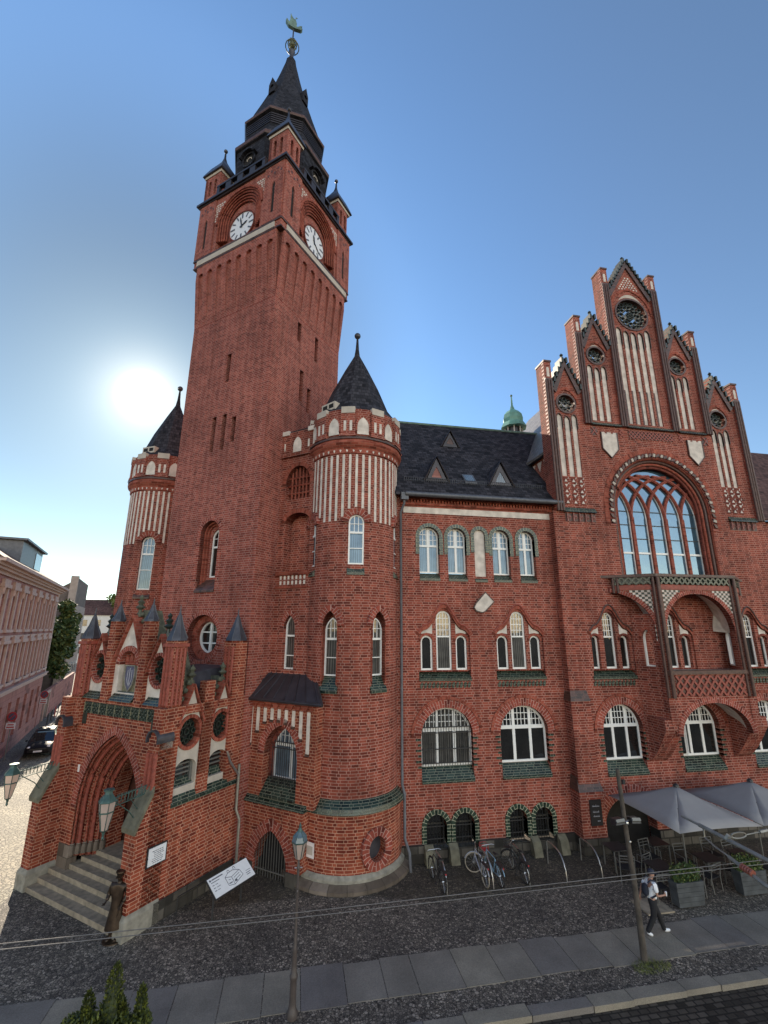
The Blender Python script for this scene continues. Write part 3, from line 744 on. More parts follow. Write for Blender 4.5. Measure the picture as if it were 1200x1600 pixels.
for a, c, r in roses:
    arch_band(GAB, list(reversed(circ(a, c, r + .0))), .10, -.3, .05, 'dark_terracotta', 'rose_surround', True)
    k = MB(); n = 8 if r < 1 else 12
    def rg(x, y, rr, wd, q=10): k.ring(GAB, list(reversed(circ(x, y, rr, q))), wd, -.3, -.12, True)
    rg(a, c, r * .26, .035)
    for j in range(n):
        t = 2 * pi * j / n; rr = r * (.66 if r < 1 else .56); rg(a + rr * cos(t), c + rr * sin(t), r * (.20 if r < 1 else .13), .022)
    if r > 1:
        for j in range(16): t = 2 * pi * (j + .5) / 16; rg(a + r * .83 * cos(t), c + r * .83 * sin(t), r * .115, .02)
        for j in range(6): t = 2 * pi * (j + .5) / 6; rg(a + r * .16 * cos(t), c + r * .16 * sin(t), r * .07, .02)
    for j in range(n * 2): t = pi * (j + .5) / n; k.box(Fr(GAB(a, 0, c), Vector((cos(t), 0, sin(t))), (0, -1, 0)), 0, 0, 0, 0, 0, 0) if 0 else k.tube([GAB(a + r * .33 * cos(t), -.2, c + r * .33 * sin(t)), GAB(a + r * cos(t), -.2, c + r * sin(t))], .014, 4)
    k.build('rose_tracery', 'tracery_green', HALL)
    # pointed hood over each rose, with its pale crescent
    ah = Arch(a - r * 1.28, a + r * 1.28, c - r, c + r * 1.65, 'pt', r * 1.6, n=10)
    arch_band(GAB, ah.arc(), .14, -.02, .05, 'moulded_brick')
    if a != 13.8:
        m_ = [(a - r * .8 + r * 1.6 * i / 10, c + r * (1.06 + .0) + .42 * r * sin(pi * i / 10) * 1) for i in range(11)]
        MB().prism(GAB, [(x, c + sqrt(max(0, (r * 1.16) ** 2 - (x - a) ** 2))) for x, y in m_] + [(x, c + sqrt(max(0, (r * 1.16) ** 2 - (x - a) ** 2)) + .22 * r * sin(pi * (10 - i) / 10)) for i, (x, y) in enumerate(reversed(m_))], -.01, .012).build('plaster_crescent', 'plaster_dull', HALL)
# piers of the stepped gable: deep slabs with bundled dark rolls on their fronts
for x, zt, zb in ((12.83, 23.6, 15.0), (14.98, 26.8, 20.0), (17.2, 30.5, 20.0), (20.48, 30.5, 20.0), (22.65, 26.8, 20.0), (24.95, 23.5, 15.0)):
    k = MB(); k.box(GAB, x - .2, x + .2, -.72, .12, zb, zt - .1); o = k.build('gable_pier', 'red_brick', HALL)
    k = MB()
    for dx in (-.15, 0, .15): k.tube([GAB(x + dx, .13, zb), GAB(x + dx, .13, zt - 1.2)], .065, 8)
    k.box(GAB, x - .205, x + .205, .0, .155, zt - 1.2, zt - 1.1)
    k.build('pier_rolls', 'dark_terracotta', o, True)
    k = MB(); k.box(GAB, x - .23, x + .23, -.75, .17, zt - .1, zt); k.build('pier_cap', 'dark_terracotta', o)
    k = MB(); k.prism(GAB, Arch(x - .08, x + .08, zt - 1.0, zt - .42, n=4).outline(), .115, .13); k.build('pier_niche', 'plaster', o)
    k = MB()
    for i in range(int((zt - zb) / .214)): k.box(GAB, x - .217, x - .19, -.12, .10, zb + i * .214 + .02, zb + i * .214 + .12)
    k.build('pier_edge_bricks', 'terracotta', o)
# crocketed little gables
for x, z0, z1, hw in ((18.82, 28.75, 31.3, 1.5), (16.05, 24.95, 26.95, .92), (21.5, 24.95, 26.95, .92), (13.9, 21.9, 23.8, .86), (23.7, 21.85, 23.75, .95)):
    k = MB(); k.prism(GAB, [(x - hw, z0), (x, z1), (x + hw, z0), (x + hw - .2, z0 - .2), (x, z1 - .46), (x - hw + .2, z0 - .2)], -.66, .1); o = k.build('crest_gable', 'dark_brick', HALL)
    k = MB(); n = int(hw * 7)
    for sg in (-1, 1):
        for i in range(n):
            t = (i + .5) / n; px_, pz = x + sg * hw * t, z1 - (z1 - z0) * t
            k.box(GAB, px_ - .055 + sg * .06, px_ + .055 + sg * .06, -.5, .17, pz - .04, pz + .27)
    k.lathe(GAB(x, -.1, 0), [(.09, z1 - .15), (.14, z1 + .15), (.05, z1 + .3), (.11, z1 + .38), (.0, z1 + .52)], 6)
    k.build('crockets', 'tracery_green', o)
k = MB()                                              # chequer in the top gable
for r in range(6):
    z = 29.25 + r * .16; h = .62 * (1 - r / 6.2)
    for i in range(-5, 6):
        a = i * .2 + (r % 2) * .1
        if abs(a) < h: k.box(GAB, cx - .03 + a - .05, cx - .03 + a + .05, -.01, .012, z, z + .09)
k.build('chequer_panel', 'plaster', HALL)
# ledges, friezes, shields
k = MB()
for a0, a1, z0, z1 in ((15.2, 17.0, 19.97, 20.24), (17.42, 20.26, 19.97, 20.24), (20.7, 22.45, 19.95, 20.22), (13.05, 14.82, 14.96, 15.33), (22.95, 24.72, 14.93, 15.3)):
    k.hexa([GAB(a0, -.1, z0), GAB(a1, -.1, z0), GAB(a1, .16, z0), GAB(a0, .16, z0), GAB(a0, -.1, z1 + .04), GAB(a1, -.1, z1 + .04), GAB(a1, .13, z0 + .08), GAB(a0, .13, z0 + .08)])
k.build('gable_ledge', 'green_brick', HALL)
k = MB()
def lattice(mb, fr, a0, a1, c0, c1, step, b0, b1, w=.05):
    n = max(1, round((a1 - a0) / step)); s_ = (a1 - a0) / n; rows = max(1, round((c1 - c0) / s_)); h = (c1 - c0) / rows
    for i in range(n):
        for j in range(rows):
            x0, y0 = a0 + i * s_, c0 + j * h
            for p, q in (((x0, y0), (x0 + s_, y0 + h)), ((x0, y0 + h), (x0 + s_, y0))):
                dx, dy = q[0] - p[0], q[1] - p[1]; L_ = sqrt(dx * dx + dy * dy); nx, ny = -dy / L_ * w / 2, dx / L_ * w / 2
                e = .002 * ((i + j) % 2)
                P = [(p[0] + nx, p[1] + ny), (q[0] + nx, q[1] + ny), (q[0] - nx, q[1] - ny), (p[0] - nx, p[1] - ny)]
                bb = b1 - (.006 if q[1] < p[1] else 0) - e
                mb.hexa([fr(x, b0, y) for x, y in P] + [fr(x, bb, y) for x, y in P])
lattice(k, GAB, 17.45, 20.25, 19.38, 19.86, .24, 0, .05); lattice(k, GAB, 15.15, 15.5, 19.4, 19.88, .24, 0, .05); lattice(k, GAB, 22.2, 22.55, 19.35, 19.83, .24, 0, .05)
lattice(k, GAB, 16.85, 17.1, 19.4, 19.88, .24, 0, .05); lattice(k, GAB, 20.6, 20.85, 19.4, 19.88, .24, 0, .05)
k.build('brick_lattice', 'terracotta', HALL)
k = MB()
for a0, a1, z0, z1 in ((17.45, 20.25, 19.38, 19.86), (15.15, 15.5, 19.4, 19.88), (22.2, 22.55, 19.35, 19.83), (13.1, 14.8, 14.5, 14.9), (22.95, 24.7, 14.45, 14.88)): k.box(GAB, a0, a1, -.01, .008, z0, z1)
k.build('frieze_ground', 'dark_terracotta', HALL)
k = MB()
for x0 in (13.2, 23.05):
    for i in range(5): k.lathe(GAB(x0 + .15 + i * .34, .015, 0), [(.0, 14.56), (.09, 14.7), (.0, 14.86)], 4); k.box(GAB, x0 + i * .34 - .03, x0 + i * .34 + .01, 0, .09, 14.48, 14.92)
k.build('frieze', 'render_pink', HALL)
k = MB(); k2 = MB()
for xs_ in ((13.33, 13.77, 14.2), (23.06, 23.48, 23.9)):
    for x in xs_:
        k2.box(GAB, x - .15, x + .15, -.01, .008, 15.38, 16.88)
        for r in range(5):
            z = 15.45 + r * .29
            if r % 2 == 0: k.prism(GAB, [(x - .09, z), (x + .09, z), (x, z + .15)], 0, .03)
            else: k.prism(GAB, [(x - .09, z + .15), (x, z), (x + .09, z + .15)], 0, .03)
            k.prism(GAB, [(x + .1, z + .16), (x + .16, z + .16), (x + .16, z + .27)], 0, .025)
k.build('chequer_tiles', 'plaster', HALL); k2.build('chequer_ground', 'dark_moulding', HALL)
for xa, xb, zt in ((15.72, 16.64, 19.6), (21.13, 22.05, 19.56)):
    m_ = (xa + xb) / 2; pts = [(xa, zt - .95), (m_, zt - 1.46), (xb, zt - .95), (xb, zt), (xb - .2, zt), (xb - .2, zt - .08), (m_ + .12, zt - .08), (m_ + .12, zt), (m_ - .12, zt), (m_ - .12, zt - .08), (xa + .2, zt - .08), (xa + .2, zt), (xa, zt)]
    MB().prism(GAB, pts, -.02, .06).build('wall_shield', 'plaster', HALL)
    q = [(xa, zt), (xa, zt - .95), (m_, zt - 1.46), (xb, zt - .95), (xb, zt)]
    MB().ring(GAB, list(q), .05, -.02, .09, False, True).build('shield_border', 'dark_brick', HALL)
# great arched window
for i, (wd, b0, b1, mt) in enumerate(((.12, -.55, -.32, 'dark_brick'),)): pass
cur = Arch(16.36, 21.40, 11.7, 17.87, 'ell', 2.52, n=20)
for i in range(4):
    o_ = .145 * i; a_ = Arch(cur.a0 - o_, cur.a1 + o_, 11.7, cur.c1 + o_, 'ell', cur.r + o_, n=20)
    roll(GAB, a_.arc(3.6), .075, -.34 + .085 * i, ('dark_moulding', 'moulded_brick', 'dark_terracotta', 'moulded_brick')[i], n=8)
    arch_band(GAB, a_.arc(3.6), .145, -.6, -.38 + .085 * i, 'dark_moulding')
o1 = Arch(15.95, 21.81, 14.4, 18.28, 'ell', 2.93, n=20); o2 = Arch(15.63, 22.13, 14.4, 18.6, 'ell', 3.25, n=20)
arch_band(GAB, o1.arc(.9), .32, -.05, .02, 'dark_moulding')
arch_band(GAB, o2.arc(.9), .24, -.05, .03, 'moulded_brick')
k = MB(); k2 = MB(); pa = o1.arc(.9); acc = 0
for i in range(len(pa) - 1):
    p0, p1 = Vector(pa[i]), Vector(pa[i + 1]); t = (p1 - p0).normalized(); nn = Vector((-t.y, t.x)); mid = (p0 + p1) / 2 + nn * .17
    k2.prism(GAB, [tuple(mid - t * .11 - nn * .12), tuple(mid + t * .10 - nn * .04), tuple(mid + t * .11 + nn * .12), tuple(mid - t * .10 + nn * .02)], 0, .09); mid = mid - nn * .03 * (i % 2) + t * .02; k.prism(GAB, [tuple(mid - t * .085 - nn * .08), tuple(mid + t * .05 - nn * .10), tuple(mid + t * .085 + nn * .06), tuple(mid - t * .03 + nn * .1)], 0, .10 if i % 2 == 0 else .095) if i % 2 == 0 else None
k.build('arch_ornament', 'plaster_dull', HALL); k2.build('arch_leaf_ornament', 'dark_terracotta', HALL)
k = MB(); k.box(GAB, 15.6, 15.95, 0, .06, 14.38, 14.46); k.box(GAB, 21.78, 22.12, 0, .06, 14.34, 14.42); k.build('arch_stop', 'terracotta', HALL)
GG = .52
sp = (16.44, 17.18, 17.98, 18.84, 19.70, 20.55, 21.32)
lw = [(16.40, 17.15), (17.35, 18.2), (18.4, 19.3), (19.5, 20.35), (20.55, 21.36)]
lw = [(16.38 + i * 1.035, 16.38 + i * 1.035 + .86) for i in range(5)]
k = MB(); LA = [Arch(a, b, 11.75, 16.32, 'pt', 1.42, n=8) for a, b in lw]
def rib(m, sg):                                       # interlacing ribs that spring from every mullion
    P = []
    for i in range(25):
        t = pi / 2 * i / 24; x, z = m + sg * 2.5 * (1 - cos(t)), 14.9 + 2.5 * sin(t)
        if abs(x - cur.m) <= cur.half(z) + .04 and 16.3 < x < 21.46: P.append((x, z))
    return P
k = MB(); k2 = MB(); ms = [lw[0][0] - .09] + [b + .0875 for a, b in lw]
for i, m_ in enumerate(ms):
    if 0 < i < 5: k.box(GAB, m_ - .088, m_ + .088, -.58, -.42, 11.7, 15.0)
    for sg in (-1, 1):
        P = rib(m_, sg)
        if len(P) > 3:
            e = .003 * i + (.02 if sg > 0 else 0); Q = P if sg > 0 else P[::-1]
            off = [(x, z) for x, z in Q]; k.ring(GAB, off, .075, -.58, -.44 - e); k.ring(GAB, off, .075, -.58, -.443 - e, inward=True)
            k2.tube([GAB(x, -.43 - e, z) for x, z in P], .03, 5)
k.build('window_tracery', 'moulded_brick', HALL); k2.build('tracery_rolls', 'terracotta', HALL)
k = MB(); k.prism(GAB, cur.inset(.02).outline(), -.60, -.585); k.build('glass', 'church_glass', HALL)
for a in LA:
    f = MB(); f.prism(GAB, a.outline(), -.575, -.53, [a.inset(.05).outline()])
    f.box(GAB, a.a0, a.a1, -.575, -.52, 13.03, 13.13)
    o = f.build('window', 'white_paint', HALL)
    f = MB()
    for c in (13.85, 14.6, 15.35): h_ = a.half(c) - .03; f.box(GAB, a.m - h_, a.m + h_, -.57, -.54, c - .02, c + .02)
    f.build('lead_bars', 'black_iron', o)
# triple windows, big windows
k = MB()
for h, t in zip(ghood, (g1, g1b, g1c)): k.prism(GAB, [(h[0][0], 7.30)] + h[1:-1] + [(h[-1][0], 7.30)], -.60, -.10, [a.outline() for a in t])
k.build('window_panel', 'red_brick', HALL)
pl = MB()
for t in (g1, g1b, g1c):
    h_ = ghood[(g1, g1b, g1c).index(t)]
    for a, sgn in ((t[0], 1), (t[2], -1)): spandrel(pl, GAB, a, sgn, h_)
pl.build('plaster_spandrel', 'plaster', HALL)
for t in (g1, g1b, g1c):
    for i, a in enumerate(t):
        window(GAB, a, .34, hb=((8.83, .07),) if i == 1 else (), small=((8.86, 4, 4),) if i == 1 else (), fw=.085)
        arch_band(GAB, a.arc(), .10, -.16, -.07, 'dark_moulding')
for h in ghood:
    arch_band(GAB, h[1:-1], .19, -.11, .015, 'moulded_brick', 'ogee_hood'); roll(GAB, [(x, y + .2) for x, y in h[1:-1]], .045, .02, 'dark_terracotta')
for x0 in (13.72, 21.82):
    sill(GAB, x0, x0 + 2.3, 6.96, 7.34, -.45, .07)
    f = MB()
    for i in range(12): f.box(GAB, x0 + i * .185, x0 + .1 + i * .185, -.0, .05, 6.62, 6.80); f.box(GAB, x0 + i * .185 + .05, x0 + .14 + i * .185, -.0, .03, 6.70, 6.86)
    f.build('frieze', 'green_brick', HALL)
for i, a in enumerate(gbig):
    window(GAB, a, .34, vb=((a.m - .36, .12), (a.m + .36, .12)), hb=((4.86, .14),), small=((4.92, 12, 3),), fw=.09)
    arch_band(GAB, a.arc(), .33, -.32, .02); arch_band(GAB, Arch(a.a0 - .34, a.a1 + .34, 3.4, 6.15, rise=1.46).arc(), .12, -.1, .045, 'moulded_brick')
    sill(GAB, a.a0, a.a1, 2.88, 3.40, -.3, .08)
    for sx, sg in ((a.a0, -1), (a.a1, 1)):
        q = MB()
        for r in range(0, 12, 2): e = .16 + .09 * ((r // 2) % 2); q.box(GAB, min(sx, sx + sg * e), max(sx, sx + sg * e), -.31, .006, 3.41 + r * .107, 3.4 + (r + 1) * .107)
        q.build('jamb_quoins', 'green_brick', HALL)
f = MB(); fo = Fr(GAB(18.5, -.27, 0), (-.75, -.66, 0), (-.66, .75, 0))   # an open casement
f.prism(fo, [(0, 3.55), (.62, 3.55), (.62, 4.75), (0, 4.75)], -.02, .03, [[(.06, 3.62), (.56, 3.62), (.56, 4.69), (.06, 4.69)]]); f.build('open_casement', 'white_paint', HALL)
# cellar entrance arch
arch_band(GAB, stair.arc(), .5, -.5, .02, 'arch_brick')
k = MB(); k.box(GAB, stair.a0, stair.a1, -.61, -.56, -.5, 2.0); k.build('cellar_entrance', 'interior_dark', HALL)
k = MB(); k.box(GAB, gl, stair.a0, -.5, .14, -.1, .62); k.box(GAB, stair.a1, gr, -.5, .14, -.1, .62); k.build('stone_plinth', 'rubble_stone', HALL)
# corner buttress of the block with its two sloped offsets
k = MB(); k.box(GAB, 12.45, 12.95, -.62, 0, 6.1, 15.0); k.box(GAB, 12.38, 13.35, -.45, .13, 2.6, 6.0); k.box(GAB, 12.30, 13.45, -.45, .24, .6, 2.35)
k.build('corner_buttress', 'red_brick', HALL)
k = MB()
for a0, a1, b, z0, z1 in ((12.36, 13.37, .15, 6.0, 6.45), (12.28, 13.47, .26, 2.35, 2.9)):
    k.hexa([GAB(a0, -.46, z0), GAB(a1, -.46, z0), GAB(a1, b, z0), GAB(a0, b, z0), GAB(a0 + .1, -.46, z1), GAB(a1 - .1, -.46, z1), GAB(a1 - .1, .004, z1), GAB(a0 + .1, .004, z1)])
k.build('buttress_offset', 'dark_brick', HALL)
k = MB(); k.box(GAB, 12.25, 13.5, -.45, .3, -.1, .6); k.build('stone_plinth', 'rubble_stone', HALL)
# side wall of the block above the wing roof, and its roof
k = MB(); SD = Fr((12.98, 0, 0), (0, 1, 0), (-1, 0, 0))
k.prism(SD, [(20.78, 15.0), (29, 15.0), (29, 18.5), (20.78, 18.5)], -.4, 0); k.build('block_side_wall', 'orange_brick', HALL)
k = MB()
for y in (20.95, 21.65, 22.35): k.prism(SD, [(y, 18.28), (y + .52, 18.28), (y + .26, 17.72)], 0, .03)
k.build('plaster_triangles', 'plaster', HALL)
MB().tube([(12.86, 21.3, 18.5), (12.86, 24.5, 18.5)], .1, 8).build('gutter', 'zinc', HALL, True)
k = MB(); zr = 26.6
k.hexa([(12.7, 20.75, 18.4), (18.85, 20.75, zr), (18.85, 33, zr), (12.7, 33, 18.4), (12.7, 20.75, 18.55), (18.85, 20.75, zr + .15), (18.85, 33, zr + .15), (12.7, 33, 18.55)])
k.hexa([(18.86, 20.75, zr), (25.0, 20.75, 18.4), (25.0, 33, 18.4), (18.86, 33, zr), (18.86, 20.75, zr + .15), (25.0, 20.75, 18.55), (25.0, 33, 18.55), (18.86, 33, zr + .15)])
k.build('block_roof', 'sunlit_slate', HALL)
k = MB(); k.box(Fr((0, 0, 0), (1, 0, 0), (0, 1, 0)), 12.96, 25.3, 20.78, 33, -.1, 18.3); k.build('rear_block', 'red_brick', HALL)
# wing to the right of the gable
k = MB(); k.box(WALL, 25.36, 40, -.6, 0, -.1, 15.2); k.build('east_wing_wall', 'red_brick', HALL)
k = MB(); k.hexa([(25.3, 20.2, 15.1), (41, 20.2, 15.1), (41, 26, 21.9), (25.3, 26, 21.9), (25.3, 20.2, 15.25), (41, 20.2, 15.25), (41, 26, 22.05), (25.3, 26, 22.05)]); k.build('east_wing_roof', 'roof_tiles_brown', HALL)
window(WALL, Arch(25.6, 26.3, 12.7, 14.3), -.06)

# ---- canted balcony porch on the gable block
BF = Fr((0, 18.95, 0), (1, 0, 0), (0, -1, 0)); yb = 18.95
pL, pR = Vector((16.72, 18.95, 0)), Vector((21.0, 18.95, 0)); wL, wR_ = Vector((15.0, 20.15, 0)), Vector((22.75, 20.15, 0))
def canted(P, Q):  # frame from wall point P to column Q
    d = (Q - P); L_ = d.length; u = d.normalized(); n = Vector((u.y, -u.x, 0)); 
    return Fr(P, u, n), L_
fa = Arch(pL.x + .26, pR.x - .26, 7.36, 10.85, 'pt', 1.75, n=14)
o = MB().prism(BF, [(pL.x, 7.36), (fa.a0, 7.36)] + fa.arc() + [(fa.a1, 7.36), (pR.x, 7.36), (pR.x, 11.3), (pL.x, 11.3)], -.28, 0).build('balcony_front', 'red_brick', HALL)
arch_band(BF, fa.arc(), .2, -.29, .02, 'arch_brick')
lowa = Arch(pL.x + .3, pR.x - .3, 4.4, 5.95, 'ell', 1.35, n=14)
MB().prism(BF, [(pL.x, 4.7), (lowa.a0, 4.7)] + lowa.arc() + [(lowa.a1, 4.7), (pR.x, 4.7), (pR.x, 7.25), (pL.x, 7.25)], -.28, 0).build('balcony_parapet', 'red_brick', HALL)
arch_band(BF, lowa.arc(), .26, -.29, .03, 'arch_brick')
k = MB(); k.box(BF, pL.x + .3, pR.x - .3, -.01, .01, 6.28, 7.12); k.build('parapet_ground', 'dark_terracotta', HALL)
k = MB(); lattice(k, BF, pL.x + .3, pR.x - .3, 6.26, 7.14, .36, 0, .07, .09); k.build('parapet_lattice', 'terracotta', HALL)
k = MB(); k.box(BF, pL.x - .1, pR.x + .1, -.34, .12, 7.2, 7.36); k.build('parapet_coping', 'dark_terracotta', HALL)
def mirror_x(p): return Vector((2 * 18.86 - p.x, p.y, p.z))
zs_ = 9.0
for side in (0, 1):
    sg = 1 if side == 0 else -1; Pc = pL if side == 0 else pR; Pw = wL if side == 0 else wR_
    fr = Fr(Pw, (Pc - Pw).normalized(), Vector(((Pc - Pw).y * 1.0, -(Pc - Pw).x, 0)) * sg); Ln = (Pc - Pw).length
    arc_ = [(a, c) for a, c in Arch(-Ln + .35, Ln - .22, 7.36, 10.95, 'pt', 1.95, n=16).arc() if a > 0.0]; arc_ = [(0.0, arc_[0][1])] + arc_
    MB().prism(fr, [(0, 11.3)] + arc_ + [(Ln - .22, zs_ - .6), (Ln, zs_ - .6), (Ln, 11.3)], -.28, 0).build('balcony_side', 'red_brick', HALL)
    arch_band(fr, arc_, .2, -.29, .02, 'arch_brick')
    # plaster vault from this half arch back to the wall
    k = MB(); vs = []
    for a, c in arc_: p = fr(a, -.28, c + .02); vs += [p, Vector((p.x + sg * .35 * (a / Ln), 20.13, c + .1))]
    k.add(vs, [(2 * i, 2 * i + 1, 2 * i + 3, 2 * i + 2) for i in range(len(arc_) - 1)]); k.build('plaster_vault', 'plaster', HALL, recalc=False)
    # narrow return wall with its lancet opening
    Pq = Vector((Pc.x - sg * .62, 20.15, 0)); L2 = (Pc - Pq).length; f2 = Fr(Pq, (Pc - Pq).normalized(), Vector(((Pc - Pq).y, -(Pc - Pq).x, 0)) * sg)
    aw = Arch(.38, .86, 7.5, 9.2, 'pt', .45, n=8)
    low = [(L2 * (i / 8) ** .7, 3.45 + 1.35 * i / 8) for i in range(9)]
    MB().prism(f2, [(0, 9.9)] + [(0, 3.4)] + low[1:] + [(L2, 9.9)], -.26, 0, [aw.outline()]).build('balcony_return', 'red_brick', HALL)
    f = MB(); f.prism(f2, aw.inset(-.0).outline(), -.30, -.16, [aw.inset(.06).outline()]); f.build('side_opening_frame', 'white_paint', HALL)
    arch_band(f2, aw.arc(), .12, -.02, .02, 'moulded_brick')
    # curved corbel under the column
    SF = Fr((Pc.x, 20.15, 0), (0, -1, 0), (1, 0, 0)); prof = [(0, 3.35)] + [(.04 + 1.18 * (i / 10) ** .75, 3.4 + 1.5 * i / 10) for i in range(11)] + [(1.2, 5.3), (0, 5.3)]
    MB().prism(SF, prof, -.55 if side == 0 else -.3, .3 if side == 0 else .55).build('balcony_corbel', 'red_brick', HALL)
# bundled columns, top rail, green pierced parapet, chequerwork
for P in (pL, pR, Vector((15.35, 19.98, 0)), Vector((22.4, 19.98, 0))):
    short = P.y > 19.5; k = MB(); z0_, z1_ = (10.9, 11.62) if short else (6.2, 11.62)
    for dx, dy in ((-.15, 0), (0, -.12), (.15, 0)): k.tube([(P.x + dx, P.y + dy - .02, z0_), (P.x + dx, P.y + dy - .02, z1_)], .07, 8)
    k.build('balcony_column', 'dark_terracotta', HALL, True)
    if not short:
        k = MB(); k.box(Fr((P.x, P.y, 0), (1, 0, 0), (0, -1, 0)), -.2, .2, -.25, .03, z0_ - 1.1, z1_ - .4); k.build('balcony_pier', 'red_brick', HALL)
k = MB(); kk = MB(); kc = MB(); kb = MB(); kg = MB(); kdk = MB()
frL, LL = canted(wL, pL); frR, LR_ = canted(pR, wR_)
for fr, a0, a1 in ((frL, .35, LL - .2), (BF, pL.x + .22, pR.x - .22), (frR, .2, LR_ - .3)):
    kg.box(fr, a0, a1, -.2, .015, 11.32, 11.66); lattice(k, fr, a0, a1, 11.3, 11.64, .3, .01, .09, .08)
    kb.box(fr, a0, a1, -.2, .05, 11.04, 11.26)
k.build('balustrade', 'green_brick', HALL); kg.build('balustrade_ground', 'tracery_green', HALL); kb.build('brick_band', 'terracotta', HALL)
k = MB(); pts = [(wL.x - .3, 20.15), (wL.x, 20.0), (pL.x - .1, 18.78), (pR.x + .1, 18.78), (wR_.x, 20.0), (wR_.x + .3, 20.15)]
k.prism(Fr((0, 0, 0), (1, 0, 0), (0, 0, 1)), [(0, 0), (1, 0), (1, 1)], 0, 0) if 0 else None
vs = [(x, y, 11.64) for x, y in pts] + [(x, y, 11.78) for x, y in pts]; n = len(pts)
k.add(vs, [tuple(range(n)), tuple(range(n, 2 * n))] + [(i, (i + 1) % n, n + (i + 1) % n, n + i) for i in range(n)]); k.build('balcony_coping', 'dark_brick', HALL)
k = MB()
for c, r0, r1 in ((7.2, 0, 0), (4.9, 0, 0)):
    vs = [(x, y, c) for x, y in pts] + [(x, y, c + .1) for x, y in pts]; vs = [(x, y, z) for z in (c, c + .1) for x, y in ((16.2, 20.15), (16.8, 19.02), (20.92, 19.02), (21.5, 20.15))]; n = 4; k.add(vs, [tuple(range(n)), tuple(range(n, 2 * n))] + [(i, (i + 1) % n, n + (i + 1) % n, n + i) for i in range(n)]) if c > 5 else None
k.build('balcony_floor', 'plaster_dull', HALL)
k = MB()
def cheq(fr, a0, a1, arf, z1=11.02, st=.125):
    i = 0; a = a0
    while a < a1 - .02:
        z = z1 - .1; j = 0
        while z > 8.6:
            if z > arf(a + st / 2) + .24: (k if (i + j) % 2 == 0 else kdk).box(fr, a, a + st - .004, 0, .012, z, z + .096)
            z -= .107; j += 1
        a += st; i += 1
cheq(BF, pL.x + .28, pL.x + 1.25, fa.top); cheq(BF, pR.x - 1.2, pR.x - .3, fa.top)
afl = Arch(-LL + .35, LL - .22, 7.36, 10.95, 'pt', 1.95, n=16); cheq(frL, .7, LL - .25, afl.top)
k.build('chequer_tiles', 'plaster', HALL); kdk.build('dark_chequer_tiles', 'tracery_green', HALL)
# white vaults behind the arches
def vault(a_, zoff, yf, yw, name='plaster_vault', sx=.3):
    pts_ = a_.arc(); k = MB(); n = len(pts_); vs = []
    for x, z in pts_: vs += [(x, yf, z + zoff), (a_.m + (x - a_.m) * 1.12, yw, z + zoff + sx)]
    k.add(vs, [(2 * i, 2 * i + 1, 2 * i + 3, 2 * i + 2) for i in range(n - 1)]); return k.build(name, 'plaster', HALL, recalc=False)
vault(fa, .02, 19.22, 20.13); vault(lowa, .02, 19.22, 20.13, sx=.0)

# ------------------------------------------------------------------ clock tower (in its own frame)
tw = 6.2; td = 6.0
tfw = [Arch(-3.75, -2.45, 10.9, 14.3, 'ell', .65)]
k = MB()
slf = [(-3.0, 21.9, 23.6), (-3.65, 18.0, 20.0), (-2.9, 18.0, 20.0), (-2.2, 18.3, 19.7)]
slr = [(2.1, 24.7, 25.9), (3.7, 24.3, 25.9), (2.5, 21.2, 23.1), (3.2, 20.8, 22.3)]
rw = (-2.95, 8.75, 1.02)
sf = [[(a - .16, c0), (a + .13, c0), (a + .16, c1), (a - .16, c1)] for a, c0, c1 in slf]
sr = [[(a - .16, c0), (a + .13, c0), (a + .16, c1), (a - .16, c1)] for a, c0, c1 in slr]
k.prism(TF, [(-tw, -.1), (0, -.1), (0, 29.6), (-tw, 29.6)], -.7, 0, [tfw[0].outline(), circ(*rw)] + sf)
k.prism(TR, [(.7, -.1), (td, -.1), (td, 29.6), (.7, 29.6)], -.7, 0, sr)
k.box(TF, -tw, -tw + .7, -td, -.7, -.1, 29.6); k.box(TF, -tw + .7, -.7, -td, -td + .7, -.1, 29.6)
TW = k.build('tower_shaft', 'tower_brick', HALL)
k = MB()
for a, c0, c1 in slf: k.box(TF, a - .17, a + .17, -.32, -.28, c0, c1)
for a, c0, c1 in slr: k.box(TR, a - .17, a + .17, -.32, -.28, c0, c1)
k.build('slit_window', 'interior_dark', HALL)
tfi = Arch(-3.45, -2.50, 11.55, 13.95, 'ell', .48)
arch_band(TF, tfw[0].arc(2.3), .22, -.69, .02); 
k = MB(); k.prism(TF, tfw[0].outline(-.01), -.66, -.45, [tfi.outline()]); k.build('window_panel', 'tower_brick', HALL)
for i in range(3): arch_band(TF, tfw[0].inset(.09 * i).arc(2.6), .07, -.5, -.10 - .12 * i, 'moulded_brick')
window(TF, tfi, .6, glassm='window_glass_dark', hb=((13.05, .09),), small=((13.1, 3, 2),), fw=.08)
sill(TF, -3.75, -2.45, 10.85, 11.55, -.55, .06, 'dark_brick')
arch_band(TF, list(reversed(circ(*rw))), .22, -.69, .02, 'arch_brick', closed=True)
k = MB(); k.ring(TF, list(reversed(circ(rw[0], rw[1], rw[2] - .30))), .31, -.7, -.30, True); k.build('round_reveal', 'moulded_brick', HALL)
k = MB(); k.prism(TF, circ(rw[0] + .02, rw[1], .75), -.6, -.52, [circ(rw[0] + .02, rw[1], .65)]); k.box(TF, rw[0] - .04, rw[0] + .08, -.6, -.5, rw[1] - .68, rw[1] + .68)
k.box(TF, rw[0] - .68, rw[0] + .7, -.598, -.53, rw[1] + .2, rw[1] + .26); k.box(TF, rw[0] - .68, rw[0] + .7, -.598, -.53, rw[1] - .3, rw[1] - .24)
